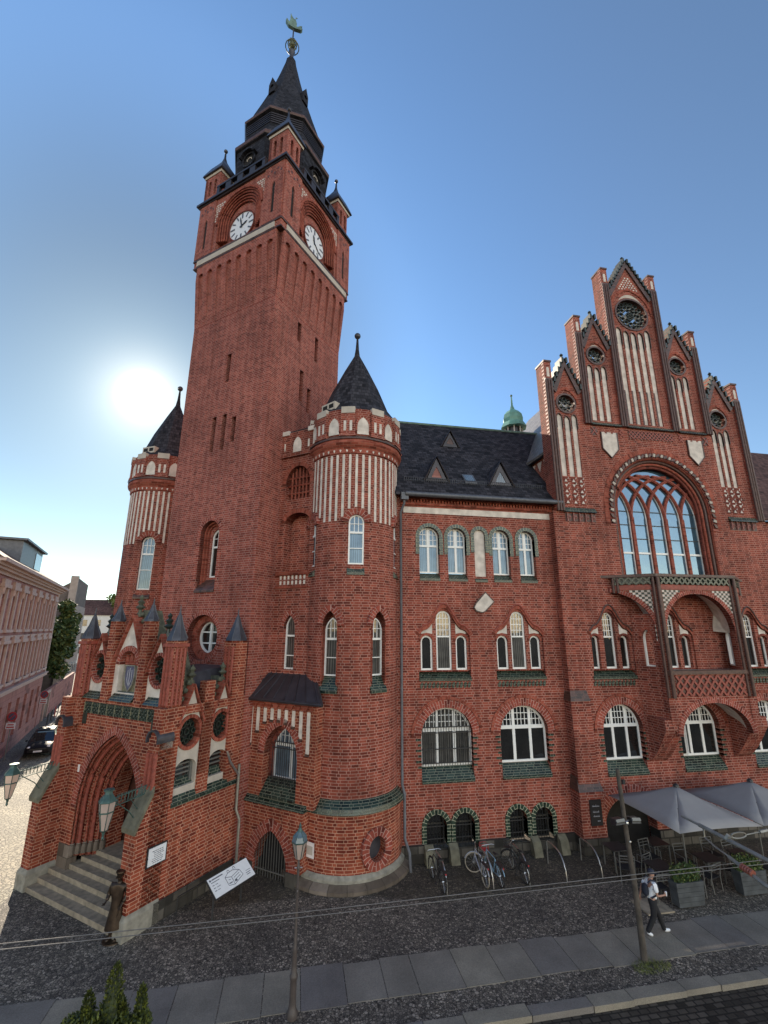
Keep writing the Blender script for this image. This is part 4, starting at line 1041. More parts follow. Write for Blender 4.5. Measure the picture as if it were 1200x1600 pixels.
o = k.build('round_window', 'white_paint', HALL); k = MB(); k.prism(TF, circ(rw[0], rw[1], .72), -.62, -.59); k.build('glass', 'window_glass_dark', o)
# corbelled arcade under the clock storey: pilaster strips joined by small round arches
OH = .32
def arcade(fr, A0, A1, n):
    k = MB(); step = (A1 - A0) / n; pts = [(A0, 30.35)]
    for i in range(n):
        c = A0 + step * (i + .5); ar = Arch(c - step * .27, c + step * .27, 27.0, 29.7, n=5)
        pts_ = ar.arc()
        pts += [(pts_[0][0], 29.2)] if False else []
    o_ = [(A0, 30.35)]; o_ += [(A0, 29.35)]
    for i in range(n):
        c = A0 + step * (i + .5); h = step * .27
        o_ += [(c - h, 29.35), (c - h, 29.55)] + [(c - h * cos(pi * j / 8), 29.55 + h * sin(pi * j / 8)) for j in range(1, 8)] + [(c + h, 29.55), (c + h, 29.35)]
    o_ += [(A1, 29.35), (A1, 30.35)]
    k.prism(fr, o_, -.05, OH); 
    for i in range(n + 1):
        c = A0 + step * i; h = step * .23 if 0 < i < n else step * .3
        a0, a1 = max(A0, c - h), min(A1, c + h)
        k.hexa([fr(a0, -.05, 26.4), fr(a1, -.05, 26.4), fr(a1, .02, 26.4), fr(a0, .02, 26.4), fr(a0, -.05, 29.35), fr(a1, -.05, 29.35), fr(a1, OH, 29.35), fr(a0, OH, 29.35)])
    k.hexa([fr(A0, -.06, 26.2), fr(A1, -.06, 26.2), fr(A1, .0, 26.2), fr(A0, .0, 26.2), fr(A0, -.06, 30.3), fr(A1, -.06, 30.3), fr(A1, .20, 30.3), fr(A0, .20, 30.3)])
    return k.build('corbel_arcade', 'tower_brick', HALL)
arcade(TF, -tw - .001, .001, 8); arcade(TR, .0, td, 8)
arcade(Fr(T0 - Uv * tw, -Vv, -Uv), -td, 0, 8)
k = MB(); UT = [(-tw - OH, -OH), (OH, -OH), (OH, td + OH), (-tw - OH, td + OH)]
def tvol(k, e, z0, z1, a0=-tw, a1=0, v0=0, v1=td):
    P = [T0 + Uv * (a0 - e) + Vv * (v0 - e), T0 + Uv * (a1 + e) + Vv * (v0 - e), T0 + Uv * (a1 + e) + Vv * (v1 + e), T0 + Uv * (a0 - e) + Vv * (v1 + e)]
    k.hexa([p + Vector((0, 0, z0)) for p in P] + [p + Vector((0, 0, z1)) for p in P])
k = MB()
CC = (-3.05, 32.15, 1.02)
TFo, TRo = Fr(TF(0, OH, 0), Uv, -Vv), Fr(TR(0, OH, 0), Vv, Uv)
clk = []
for fr, c, A0, A1 in ((TFo, -3.05, -tw - OH, OH), (TRo, 2.95, -OH, td + OH)):
    ca = Arch(c - 1.75, c + 1.75, 30.9, 34.55, rise=1.75); clk.append((fr, c, ca))
    k.prism(fr, [(A0 if fr is TFo else A0 + .8, 30.35), (A1, 30.35), (A1, 34.9), (A0 if fr is TFo else A0 + .8, 34.9)], -.8, 0, [ca.outline()])
k.box(TFo, -tw - OH, -tw - OH + .8, -td - 2 * OH, -.8, 30.35, 34.9); k.box(TFo, -tw - OH + .8, -.8 + OH, -td - 2 * OH, -td - 2 * OH + .8, 30.35, 34.9)
k.build('clock_storey', 'tower_brick', HALL)
k = MB(); k.box(TFo, -tw - .05, -.12, 0, .05, 30.42, 30.78); k.box(TRo, .12, td + .1, 0, .05, 30.42, 30.78); k.build('plaster_band', 'plaster_dull', HALL)
k = MB(); tvol(k, OH + .06, 30.8, 30.9); tvol(k, OH + .03, 30.3, 30.38); k.build('string_course', 'dark_brick', HALL)
for fr, c, ca in clk:
    for i in range(5):
        a_ = ca.inset(.14 * i); arch_band(fr, a_.arc(1.2), .14, -.75, -.02 - .06 * i, 'moulded_brick' if i % 2 else 'dark_moulding')
        roll(fr, a_.inset(.05).arc(1.2), .045, -.02 - .06 * i, 'moulded_brick')
    k = MB(); k.prism(fr, ca.outline(-.02), -.78, -.36); k.build('clock_niche', 'tower_brick', HALL)
    arch_band(fr, ca.arc(), .13, -.01, .07, 'moulded_brick')
    k = MB()
    for r in range(8):
        z = 33.2 + r * .165
        for sg in (-1, 1):
            xi = (sqrt(max(0, (1.98) ** 2 - (z - ca.sp) ** 2)) if z < ca.sp + 1.98 else 0)
            x = max(xi, .35)
            while x < 2.05: k.box(fr, min(c + sg * (x + (r % 2) * .06), c + sg * (x + .13 + (r % 2) * .06)), max(c + sg * (x + (r % 2) * .06), c + sg * (x + .13 + (r % 2) * .06)), 0, .012, z, z + .095); x += .19
    k.build('chequer_spandrel', 'plaster', HALL)
    o = MB().prism(fr, circ(c, 32.22, .96, 40), -.4, -.30).build('clock_face', 'sign_white', HALL)
    k = MB(); k.ring(fr, list(reversed(circ(c, 32.22, .96, 40))), .09, -.4, -.25, True); k.build('clock_rim', 'dark_moulding', o)
    k = MB()
    for i in range(12):
        t = pi / 2 - 2 * pi * i / 12; r0, r1, w = (.60, .90, .045) if i % 3 else (.56, .91, .055); d = Vector((cos(t), sin(t))); n_ = Vector((-d.y, d.x)) * w; cc_ = Vector((c, 32.22))
        k.prism(fr, [tuple(cc_ + d * r0 - n_), tuple(cc_ + d * r1 - n_), tuple(cc_ + d * r1 + n_), tuple(cc_ + d * r0 + n_)], -.30, -.285)
    k.build('clock_mark', 'sign_ink', o)
    for t, ln, w, nm in ((radians(103), .72, .045, 'minute_hand'), (radians(25), .50, .07, 'hour_hand')) if fr is TFo else ((radians(103), .5, .07, 'hour_hand'), (radians(-42), .75, .045, 'minute_hand')):
        d = Vector((cos(t), sin(t))); n_ = Vector((-d.y, d.x)) * w
        MB().prism(fr, [tuple(cc_ - d * .15 - n_ * .7), tuple(cc_ + d * ln * .65 - n_), tuple(cc_ + d * ln), tuple(cc_ + d * ln * .65 + n_), tuple(cc_ - d * .15 + n_ * .7)], -.28, -.262 if nm[0] == 'm' else -.268).build(nm, 'black_iron', o)
    for sg in (-1, 1): MB().prism(fr, [(c + sg * 1.02, 31.0), (c + sg * 1.02, 31.25), (c + sg * .82, 31.0)], -.37, -.2).build('corner_wedge', 'plaster', o)
# corner strips with slits, dark cornice
k = MB(); kk = MB(); kd = MB()
for fr, A0, A1 in ((TFo, -tw - OH, OH), (TRo, -OH, td + OH)):
    for a0, a1 in ((A0, A0 + 1.42), (A1 - 1.42, A1)):
        m_ = (a0 + a1) / 2; k.prism(fr, [(a0, 30.92), (a1, 30.92), (a1, 34.9), (a0, 34.9)], -.02, .07, [[(m_ - .11, 31.5), (m_ + .11, 31.5), (m_ + .11, 33.5), (m_, 33.75), (m_ - .11, 33.5)]])
        kk.prism(fr, [(m_ - .12, 31.5), (m_ + .12, 31.5), (m_ + .12, 33.7), (m_ - .12, 33.7)], -.01, .012)
        for i in range(5): kd.prism(fr, [(a0 + .2 + i * .24, 34.2 + (i % 2) * .22), (a0 + .32 + i * .24, 34.2 + (i % 2) * .22), (a0 + .32 + i * .24, 34.36 + (i % 2) * .22), (a0 + .2 + i * .24, 34.36 + (i % 2) * .22)], .06, .078)
        kd.prism(fr, [(m_ - .02, 33.3), (m_ + .1, 33.45), (m_ + .1, 33.1)], .0, .02)
k.build('corner_strip', 'tower_brick', HALL); kk.build('slit_window', 'interior_dark', HALL); kd.build('brick_piercings', 'dark_terracotta', HALL)
k = MB(); tvol(k, OH + .12, 34.9, 35.0); tvol(k, OH + .22, 35.0, 35.15); k.build('tower_cornice', 'dark_metal_sheet', HALL)
k = MB()
for fr, A0, A1 in ((TFo, -tw - OH + 1.45, OH - 1.45), (TRo, -OH + 1.45, td + OH - 1.45)):
    k.box(fr, A0, A1, -.05, .18, 35.15, 35.22); k.box(fr, A0, A1, -.05, .18, 35.72, 35.85)
    for i in range(5): a = A0 + (A1 - A0) * i / 4; k.box(fr, max(A0, a - .22), min(A1, a + .22), -.02, .16, 35.22, 35.72)
k.build('roof_balustrade', 'dark_metal_sheet', HALL)
# corner turrets on the tower
for a_, v_ in ((-tw - OH + .72, -OH + .72), (OH - .72, -OH + .72), (OH - .72, td + OH - .72), (-tw - OH + .72, td + OH - .72)):
    P = T0 + Uv * a_ + Vv * v_; h = .68; f1, f2 = Fr(P - Vv * h, Uv, -Vv), Fr(P + Uv * h, Vv, Uv); f3, f4 = Fr(P - Uv * h, -Vv, -Uv), Fr(P + Vv * h, -Uv, Vv)
    k = MB(); nb = []
    for j, fr in enumerate((f1, f2, f3, f4)):
        e = 0 if j % 2 == 0 else .2
        k.prism(fr, [(-h + e, 35.15), (h - e, 35.15), (h - e, 37.3), (-h + e, 37.3)], -.2, 0, [Arch(x - .11, x + .11, 35.75, 36.95, n=4).outline() for x in (-.24, .24)])
    o = k.build('corner_turret', 'tower_brick', HALL)
    k = MB(); k.box(Fr(P, Uv, -Vv), -h + .22, h - .22, -h + .22, h - .22, 35.2, 37.2); k.build('turret_core', 'dark_terracotta', o)
    k = MB()
    for fr in (f1, f2):
        k.hexa([fr(-h - .06, -.01, 35.15), fr(h + .06, -.01, 35.15), fr(h + .06, .12, 35.15), fr(-h - .06, .12, 35.15), fr(-h - .0, -.01, 35.6), fr(h, -.01, 35.6), fr(h, .02, 35.5), fr(-h, .02, 35.5)])
    k.build('turret_base', 'dark_metal_sheet', o)
    k = MB(); k.box(Fr(P, Uv, -Vv), -h - .05, h + .05, -h - .05, h + .05, 37.3, 37.5); k.build('turret_band', 'plaster_dull', o)
    prof = [(h + .17, 37.5), (h + .13, 37.66), (h * 1.0, 38.0), (h * .78, 38.38), (h * .45, 38.8), (h * .18, 39.2), (.05, 39.55), (.03, 40.1)]
    MB().lathe(P, [(r * sqrt(2), z) for r, z in prof], 4, rot=pi / 4 + TU).build('turret_roof', 'dark_metal_sheet', o)
    MB().ball(P + Vector((0, 0, 40.15)), .13, 8).build('ball_finial', 'lead', o, True)
# slate spire on an octagon
AX = T0 - Uv * 3.1 + Vv * 3.0; ro = TU + pi / 8
k = MB()
k.lathe(AX, [(3.12, 35.1), (3.12, 38.7), (3.24, 38.75), (3.24, 39.1), (3.12, 39.2), (2.92, 39.7), (2.72, 40.1), (2.66, 40.5), (2.66, 41.4), (2.8, 41.45), (2.8, 41.72), (2.5, 42.2), (2.3, 42.9), (1.86, 44.3), (1.5, 45.5), (1.2, 46.5), (.78, 48.2), (.42, 49.8), (.34, 50.35)], 8, rot=ro)
SP = k.build('spire', 'fine_slate', HALL)
k = MB(); k.lathe(AX, [(3.27, 38.8), (3.30, 38.86), (3.30, 39.04), (3.26, 39.1)], 8, rot=ro, cap=False); k.lathe(AX, [(2.84, 41.48), (2.87, 41.54), (2.87, 41.66), (2.83, 41.72)], 8, rot=ro, cap=False); k.build('spire_cornice', 'dark_terracotta', SP)
for j in range(8):
    t = TU + pi / 4 * j; d = Vector((cos(t), sin(t), 0)); s2 = Vector((-d.y, d.x, 0)); fr = Fr(AX + d * (3.12 * cos(pi / 8)), s2, d)
    if j % 2 == 0:
        k = MB(); k.ring(fr, list(reversed(circ(0, 37.4, .42, 20))), .12, -.05, .12, True); k.ring(fr, circ(0, 37.4, .56, 20)[1:10], -.14, -.05, .32); o = k.build('bullseye_dormer', 'fine_slate', SP)
        MB().prism(fr, circ(0, 37.4, .43, 20), -.05, .02).build('opening', 'interior_dark', o)
        k = MB(); k.ring(fr, circ(0, 37.4, .22, 12)[0:7], .06, .0, .05); k.build('opening_bar', 'plaster_dull', o)
    k = MB(); fr2 = Fr(AX + d * (2.66 * cos(pi / 8)), s2, d)
    for z in (40.5, 40.68, 40.86, 41.04, 41.22): k.box(fr2, -1.0, 1.0, -.02, .05, z, z + .07)
    k.build('louvres', 'dark_metal_sheet', SP)
    if j % 2 == 0:
        z = 45.4; r = 1.42; P = AX + d * r; fr = Fr(P, s2, d); k = MB()
        k.prism(fr, [(-.26, z - .45), (.26, z - .45), (.26, z + .35), (0, z + .95), (-.26, z + .35)], -.5, .24, [circ(0, z + .1, .16, 10)]); k.build('spire_dormer', 'fine_slate', SP)
k = MB(); k.lathe(AX, [(.34, 50.3), (.16, 50.7), (.13, 51.0), (.22, 51.2), (.25, 51.35), (.1, 51.5), (.06, 51.55), (.05, 53.9)], 10); k.build('spire_post', 'lead', SP, True)
k = MB()
for j in range(6):
    t = pi * j / 6; d = Vector((cos(t), sin(t), 0)); k.tube([AX + d * (.34 * cos(a) if True else 0) + Vector((0, 0, 52.15 + .44 * sin(a))) for a in [2 * pi * i / 16 for i in range(17)]], .035, 5)
o = k.build('globe_cage', 'gilded_copper', SP); MB().ball(AX + Vector((0, 0, 52.15)), .24, 8, 1.3).build('globe', 'gilded_copper', o, True)
k = MB(); k.tube([AX + Uv * (.5 * cos(a)) + Vv * .5 * sin(a) + Vector((0, 0, 51.85)) for a in [2 * pi * i / 14 for i in range(15)]], .04, 5); k.build('globe_ring', 'gilded_copper', o)
VF = Fr(AX, (.97, .1, 0), (0.1, -.97, 0)); k = MB()
k.prism(VF, [(-.62, 54.35), (-.4, 53.95), (.1, 53.78), (.55, 53.82), (.66, 53.98), (.5, 54.05), (.62, 54.25), (.46, 54.2), (.3, 54.02), (.0, 54.05), (-.3, 54.2), (-.55, 54.6)], -.12, .12)
k.prism(VF, [(-.42, 54.1), (.18, 54.0), (.22, 54.5), (.12, 54.85), (-.1, 55.0), (-.3, 55.42), (-.3, 54.75)], -.025, .025)
k.tube([VF(-.0, 0, 54.0), VF(.12, 0, 55.1)], .03, 5); k.prism(VF, [(.1, 55.05), (.25, 55.1), (.1, 55.2)], -.015, .015)
k.build('ship_weathervane', 'pale_copper', SP)
# ---- left corner bay (mostly hidden behind the tower)
def corner_bay(C, R, zlow, wins, angs, nm='corner_bay', zo=0.0):
    C = Vector(C)
    k = MB(); k.lathe(C, [(R, zlow), (R, 17.15)], 72, R=R, cap=True); b = k.build(nm, 'red_brick', HALL)
    ct = MB()
    for ang, ar in wins:
        d = Vector((cos(ang), sin(ang), 0)); fr = Fr(C + d * R, Vector((-d.y, d.x, 0)), d); ct.prism(fr, ar.outline(), -.5, .6)
    cut(b, ct, cyluv(C.x, C.y, R))
    # white stripes
    k = MB(); n = 44; h2 = .055
    for j in range(n):
        a = 2 * pi * (j + .5) / n; z0 = 13.78
        for wa, ar in wins:
            if ar.c0 > 10:
                da = (a - wa + pi) % (2 * pi) - pi; x = abs(da * R)
                if x < .78: z0 = max(z0, ar.c1 - ar.h + sqrt(max(0, (ar.h + .34) ** 2 - x * x)) + .02)
        d = Vector((cos(a), sin(a), 0)); fr = Fr(C + d * (R - .004), Vector((-d.y, d.x, 0)), d); k.prism(fr, Arch(-h2, h2, z0, 16.9, n=3).outline(), -.02, .022)
    k.build('plaster_stripes', 'plaster', b)
    k = MB()
    for j in range(n):
        a = 2 * pi * j / n; d = Vector((cos(a), sin(a), 0)); fr = Fr(C + d * (R + .02), Vector((-d.y, d.x, 0)), d); k.prism(fr, [(0, 16.98), (.05, 17.08), (0, 17.18), (-.05, 17.08)], -.02, .05)
    k.build('plaster_lozenges', 'plaster', b)
    k = MB(); k.lathe(C, [(R, 16.92), (R + .06, 16.95), (R + .08, 17.2), (R + .20, 17.3), (R + .24, 17.45), (R + .2, 17.52), (R + .17, 17.62)], 48, R=R); k.build('cornice_moulding', 'moulded_brick', b, True)
    k = MB(); k.lathe(C, [(R + .24, 17.6), (R + .24, 17.68), (R + .12, 17.8)], 48, R=R); k.build('parapet_sill', 'dark_brick', b)
    k = MB(); k.lathe(C, [(R + .08, 17.7), (R + .08, 19.15)], 48, R=R); k.build('parapet', 'red_brick', b)
    k = MB(); k2 = MB(); k3 = MB(); np_ = 10
    for j in range(np_):
        a = angs + 2 * pi * j / np_; d = Vector((cos(a), sin(a), 0)); fr = Fr(C + d * (R + .09), Vector((-d.y, d.x, 0)), d)
        k.prism(fr, Arch(-.27, .27, 17.86, 18.72, 'pt', .45, n=5).outline(), -.03, .03)
        k3.ring(fr, Arch(-.27, .27, 17.86, 18.72, 'pt', .45, n=5).arc(.3), .09, -.05, .05)
        a2 = a + pi / np_; d = Vector((cos(a2), sin(a2), 0)); fr = Fr(C + d * (R + .09), Vector((-d.y, d.x, 0)), d)
        k3.box(fr, -.34, .34, -.04, .10, 17.75, 19.0); k.box(fr, -.2, -.08, .1, .112, 18.0, 18.5); k.box(fr, .08, .2, .1, .112, 18.0, 18.5)
        k2.box(fr, -.32, .32, -.2, .13, 18.88, 19.2); k3.box(fr, -.38, .38, 0, .16, 17.72, 17.82)
    k.build('parapet_panels', 'plaster', b); k2.build('parapet_caps', 'plaster_dull', b); k3.build('parapet_piers', 'red_brick', b)
    k = MB(); pr = [(R + .16, 19.15), (R + .0, 19.3), (R - .32, 19.75), (R * .60, 21.05), (R * .3, 22.4), (.15, 23.35), (.09, 23.8), (.05, 24.5)]
    k.lathe(C, pr, 10, rot=angs + pi / 10); o = k.build('conical_roof', 'slate', b)
    MB().ball(C + Vector((0, 0, 24.62)), .17, 10).build('ball_finial', 'lead', o, True)
    a = angs - radians(16); d = Vector((cos(a), sin(a), 0)); fr = Fr(C + d * (R - .22), Vector((-d.y, d.x, 0)), d)
    k = MB(); k.box(fr, -.45, .45, -.6, .1, 19.35, 19.75); k.build('roof_hatch', 'plaster_dull', o)
    k = MB(); k.box(fr, -.36, -.06, .09, .11, 19.45, 19.66); k.box(fr, .06, .36, .09, .11, 19.45, 19.66); k.build('hatch_opening', 'interior_dark', o)
    return b
R = 2.1
w3 = Arch(-.34, .34, 11.85, 14.05, n=10); w2 = Arch(-.34, .34, 6.7, 9.9, 'pt', .62, n=10)
awn = [(radians(-93), w3), (radians(-160), w3), (radians(-24), w3), (radians(-121.5), w2), (radians(-63), w2)]
BAY = corner_bay(BAYC, R, 2.6, awn, radians(-123.5), 'corner_bay')
for a, ar in awn:
    d = Vector((cos(a), sin(a), 0)); fr = Fr(BAYC + d * R, Vector((-d.y, d.x, 0)), d)
    if ar is w3:
        window(fr, ar, .12, HALL, 'window_glass_curtain', hb=((13.25, .09), (12.55, .04)), small=((13.3, 3, 2),), fw=.065, th=.08)
        arch_band(fr, ar.arc(), .3, -.3, .07, 'arch_brick', parent=BAY)
        sill(fr, -.38, .38, 11.45, 11.84, -.1, .06, parent=BAY)
    else:
        iw = Arch(-.33, .33, 7.28, 9.62, 'pt', .55, n=10)
        window(fr, iw, .30, HALL, 'window_glass_grey', hb=((8.75, .09), (8.0, .035)), small=((8.8, 3, 2),), fw=.06, th=.08)
        arch_band(fr, ar.arc(), .26, -.3, .06, 'arch_brick', parent=BAY); arch_band(fr, ar.inset(.0).arc(2.3), .03, -.32, .03, 'moulded_brick', parent=BAY)
        sill(fr, -.40, .40, 6.68, 7.26, -.28, .08, parent=BAY)
# base of the round bay
Rb = 2.28
k = MB(); k.lathe(BAYC, [(Rb, .35), (Rb, 2.5)], 72, R=Rb); bb = k.build('bay_base', 'orange_brick', HALL)
oc = radians(-67); d = Vector((cos(oc), sin(oc), 0)); fo = Fr(BAYC + d * Rb, Vector((-d.y, d.x, 0)), d)
cut(bb, MB().prism(fo, circ(0, 1.2, .36, 20, .42), -.45, .5), cyluv(BAYC.x, BAYC.y, Rb))
arch_band(fo, list(reversed(circ(0, 1.2, .36, 24, .42))), .30, -.3, .075, 'arch_brick', closed=True, parent=bb)
MB().prism(fo, circ(0, 1.2, .37, 20, .43), -.32, -.28).build('oval_panel', 'lead', bb)
k = MB(); k.lathe(BAYC, [(Rb + .04, 2.38), (Rb + .14, 2.44), (Rb + .1, 2.6), (R, 2.86)], 72, R=Rb); k.build('string_course', 'green_brick', HALL)
k = MB(); k.lathe(BAYC, [(Rb + .12, .24), (Rb + .12, .36), (Rb + .02, .48)], 72, R=Rb); k.build('plinth_render', 'stone_pale', HALL); k = MB(); k.lathe(BAYC, [(Rb + .40, -.1), (Rb + .38, .12), (Rb + .12, .26)], 36, R=Rb); k.build('stone_plinth', 'ashlar', HALL)
# left bay
LB = Vector((-8.5, 29.1, 0)); R2 = 1.93
wl_ = Arch(-.36, .36, 11.2, 14.2, n=8)
aL = [(radians(-92), wl_)]
LBo = corner_bay(LB, R2, 0, aL, radians(-103), 'corner_bay')
for a, ar in aL:
    d = Vector((cos(a), sin(a), 0)); fr = Fr(LB + d * R2, Vector((-d.y, d.x, 0)), d)
    window(fr, ar, .25, HALL, 'window_glass_curtain', hb=((13.2, .09), (12.3, .04)), small=((13.25, 3, 2),), fw=.07, th=.08); arch_band(fr, ar.arc(), .28, -.3, .06, 'arch_brick', parent=LBo)
    sill(fr, -.42, .42, 10.75, 11.2, -.2, .06, 'dark_brick', parent=LBo)
# ---- link wall between tower and bay, with its open loggia and pierced tympanum
CF = Fr(T0 + Vv * 1.35, Uv, -Vv)
lo = Arch(.45, 1.95, 11.72, 14.5, 'ell', .45, n=10); ty = Arch(.35, 1.85, 15.2, 16.9, 'ell', .95, n=10); lw2 = Arch(.72, 1.38, 7.42, 9.75, 'pt', .6, n=8)
k = MB(); k.prism(CF, [(.0, 5.9), (2.2, 5.9), (2.2, 17.5), (.0, 17.5)], -.5, 0, [lo.outline(), ty.outline(), lw2.outline()]); k.build('link_wall', 'red_brick', HALL)
arch_band(CF, lw2.arc(), .22, -.3, .02); window(CF, lw2, .25, glassm='window_glass_grey', hb=((8.85, .08), (8.0, .04)), fw=.07)
k = MB(); k.prism(CF, ty.outline(-.01), -.45, -.3); k.build('tympanum', 'dark_moulding', HALL)
k = MB()
for a in (.6, .82, 1.04, 1.26, 1.48, 1.7): k.tube([CF(a, -.2, 15.2), CF(a, -.2, ty.top(a))], .05, 6)
for c in (15.55, 15.95, 16.35): h_ = ty.half(c); k.tube([CF(ty.m - h_, -.2, c), CF(ty.m + h_, -.2, c)], .05, 6)
k.build('tympanum_tracery', 'moulded_brick', HALL); arch_band(CF, ty.arc(), .2, -.3, .03, 'moulded_brick'); arch_band(CF, lo.arc(), .22, -.5, .05, 'moulded_brick')
k = MB(); k.box(CF, 0, 2.4, -1.9, -1.7, 11.0, 15.2); k.box(CF, 0, .18, -1.7, -.5, 11, 15.2); k.box(CF, 0.0, 2.4, -1.9, -.5, 10.9, 11.0); k.box(CF, 0, 2.4, -1.9, -.5, 15.05, 15.2); k.build('loggia_back', 'red_brick', HALL)
CB = Fr(CF(0, -1.7, 0), Uv, -Vv); la = Arch(1.25, 1.95, 11.9, 13.9, n=8)
window(CB, la, -.03, glassm='window_glass_grey', hb=((13.3, .08), (12.5, .04)), small=((13.35, 3, 2),), fw=.07); arch_band(CB, la.arc(), .2, 0, .1)
k = MB(); k.box(CF, .1, 2.0, -.12, .1, 11.55, 11.72); k.box(CF, .1, 2.0, 0, .07, 10.95, 11.04); k.build('loggia_coping', 'moulded_brick', HALL)
k = MB()
for j in range(7):
    for c in (11.12, 11.36): k.box(CF, .35 + j * .23, .44 + j * .23, 0, .03, c, c + .17)
k.build('pierced_panel', 'plaster', HALL)
k = MB(); k.box(CF, 0, 2.15, -.3, .12, 17.42, 17.55); k.box(CF, 0, 2.15, -.35, .04, 17.55, 18.75); k.build('link_parapet', 'red_brick', HALL)
k = MB(); k.prism(CF, Arch(.72, 1.22, 17.65, 18.45, 'pt', .42, n=5).outline(), .03, .06); k.box(CF, 1.62, 1.72, .04, .06, 17.8, 18.2); k.box(CF, .15, .22, .04, .06, 17.8, 18.2); k.box(CF, .02, .45, -.3, .1, 18.62, 18.85); k.box(CF, 1.62, 2.05, -.3, .1, 18.62, 18.85); k.build('plaster_panel', 'plaster', HALL)
k = MB(); k.hexa([CF(-.2, 0, 18.72), CF(2.3, 0, 18.72), CF(3.5, -4.5, 21.0), CF(-.2, -4.5, 21.0), CF(-.2, 0, 18.84), CF(2.3, 0, 18.84), CF(3.5, -4.5, 21.2), CF(-.2, -4.5, 21.2)]); k.build('link_roof', 'slate', HALL)
k = MB(); k.box(Fr(T0, Uv, -Vv), 0.0, 3.2, -7, -1.86, 0, 18.6); k.build('link_core', 'red_brick', HALL)
k = MB(); k.box(ID, 1.0, 4.6, 21.0, 31, 0, 15.3); k.build('wing_core', 'red_brick', HALL)
# ---- low annex in front of it, with sheet-metal roof, plaster slots and barred window
AF = Fr(T0 + Vv * .55, Uv, -Vv)
aw = Arch(.72, 2.45, 2.75, 5.35, 'pt', 1.15, n=12); cw = Arch(.62, 2.28, -.1, 1.62, 'pt', 1.25, n=10)
k = MB(); k.prism(AF, [(-.5, 2.55), (3.3, 2.55), (3.3, 6.25), (-.5, 6.25)], -.55, 0, [aw.outline()]); k.build('annex_wall', 'orange_brick', HALL)
ab = Fr(AF(0, .1, 0), Uv, -Vv)
k = MB(); k.prism(ab, [(-.5, .45), (cw.a0, .45)] + [p for p in cw.arc() if p[1] > .45] + [(cw.a1, .45), (2.9, .45), (2.9, 2.5), (-.5, 2.5)], -.5, 0); k.build('annex_base', 'orange_brick', HALL)
k = MB(); k.box(ab, -.5, cw.a0, -.4, .08, -.1, .45); k.box(ab, cw.a1, 2.7, -.4, .08, -.1, .45); k.build('stone_plinth', 'dark_stone', HALL)
k = MB(); k.box(ab, .4, 2.5, -.7, -.6, -.1, 2.0); k.build('cellar_opening', 'interior_dark', HALL)
k = MB()
for i in range(13): a = cw.a0 + .06 + i * (cw.a1 - cw.a0 - .12) / 12; k.tube([ab(a, -.1, -.05), ab(a, -.1, cw.top(a))], .013, 4)
k.box(ab, cw.a0, cw.a1, -.11, -.09, .2, .24); k.build('cellar_grille', 'chair_metal', HALL)
arch_band(ab, [p for p in cw.arc(.3)], .42, -.3, .025, 'arch_brick')
sl = MB(); sl.hexa([AF(-.55, -.3, 2.46), AF(3.0, -.3, 2.46), AF(3.0, .2, 2.46), AF(-.55, .2, 2.46), AF(-.55, -.3, 2.95), AF(3.0, -.3, 2.95), AF(3.0, .16, 2.52), AF(-.55, .16, 2.52)]); sl.build('string_course', 'green_brick', HALL)
sill(AF, aw.a0, aw.a1, 2.7, 3.35, -.42, .1)
arch_band(AF, aw.arc(), .3, -.4, .03, 'arch_brick')
iw = Arch(.95, 2.4, 3.3, 5.25, 'pt', 1.05, n=12)
k = MB(); k.prism(AF, aw.outline(-.01), -.5, -.38, [iw.outline()]); k.build('window_panel', 'dark_moulding', HALL)
window(AF, iw, .46, glassm='window_glass_curtain', vb=((1.85, .12),), hb=((4.55, .1),), small=((4.6, 6, 2),), fw=.07, bars=(13, (3.38, 4.45, 4.68), -.2, 3.1))
k = MB(); kd = MB(); km = MB()
for i, z0 in enumerate((4.55, 5.05, 5.42, 5.52, 5.54, 5.48, 5.36, 4.95, 4.45)):
    a = -.06 + i * .375; k.box(AF, a - .075, a + .075, -.01, .03, z0, 5.95); kd.box(AF, a - .09, a + .09, 0, .06, z0 - .1, z0)
    km.prism(AF, [(a - .12, 5.96), (a, 6.16), (a + .12, 5.96), (a + .19, 5.96), (a + .19, 6.25), (a - .185, 6.25), (a - .185, 5.96)], 0, .07)
k.build('plaster_slots', 'plaster', HALL); kd.build('slot_sills', 'dark_brick', HALL); km.build('corbel_table', 'moulded_brick', HALL)
k = MB(); E0, E1 = -.62, 3.75
k.hexa([AF(E0, .25, 6.22), AF(E1, .25, 6.22), AF(2.3, -1.0, 7.3), AF(.15, -1.0, 7.3), AF(E0, .25, 6.36), AF(E1, .25, 6.36), AF(2.3, -1.0, 7.42), AF(.15, -1.0, 7.42)])
o = k.build('annex_roof', 'dark_metal_sheet', HALL)
k = MB()
for i in range(8): t = (i + .5) / 8; k.tube([AF(E0 + (E1 - E0) * t, .25, 6.38), AF(.15 + 2.15 * t, -1.0, 7.44)], .022, 4)
k.tube([AF(E0, .27, 6.3), AF(E1, .27, 6.3)], .07, 8); k.tube([AF(E1, .27, 6.3), AF(2.35, -1.0, 7.42)], .05, 6); k.build('roof_seams', 'dark_metal_sheet', o)
pipe([AF(-.42, .12, 6.2), AF(-.42, .12, 2.9), AF(-.36, .22, 2.6), AF(-.36, .24, .1)], .045, 'dark_metal_sheet')

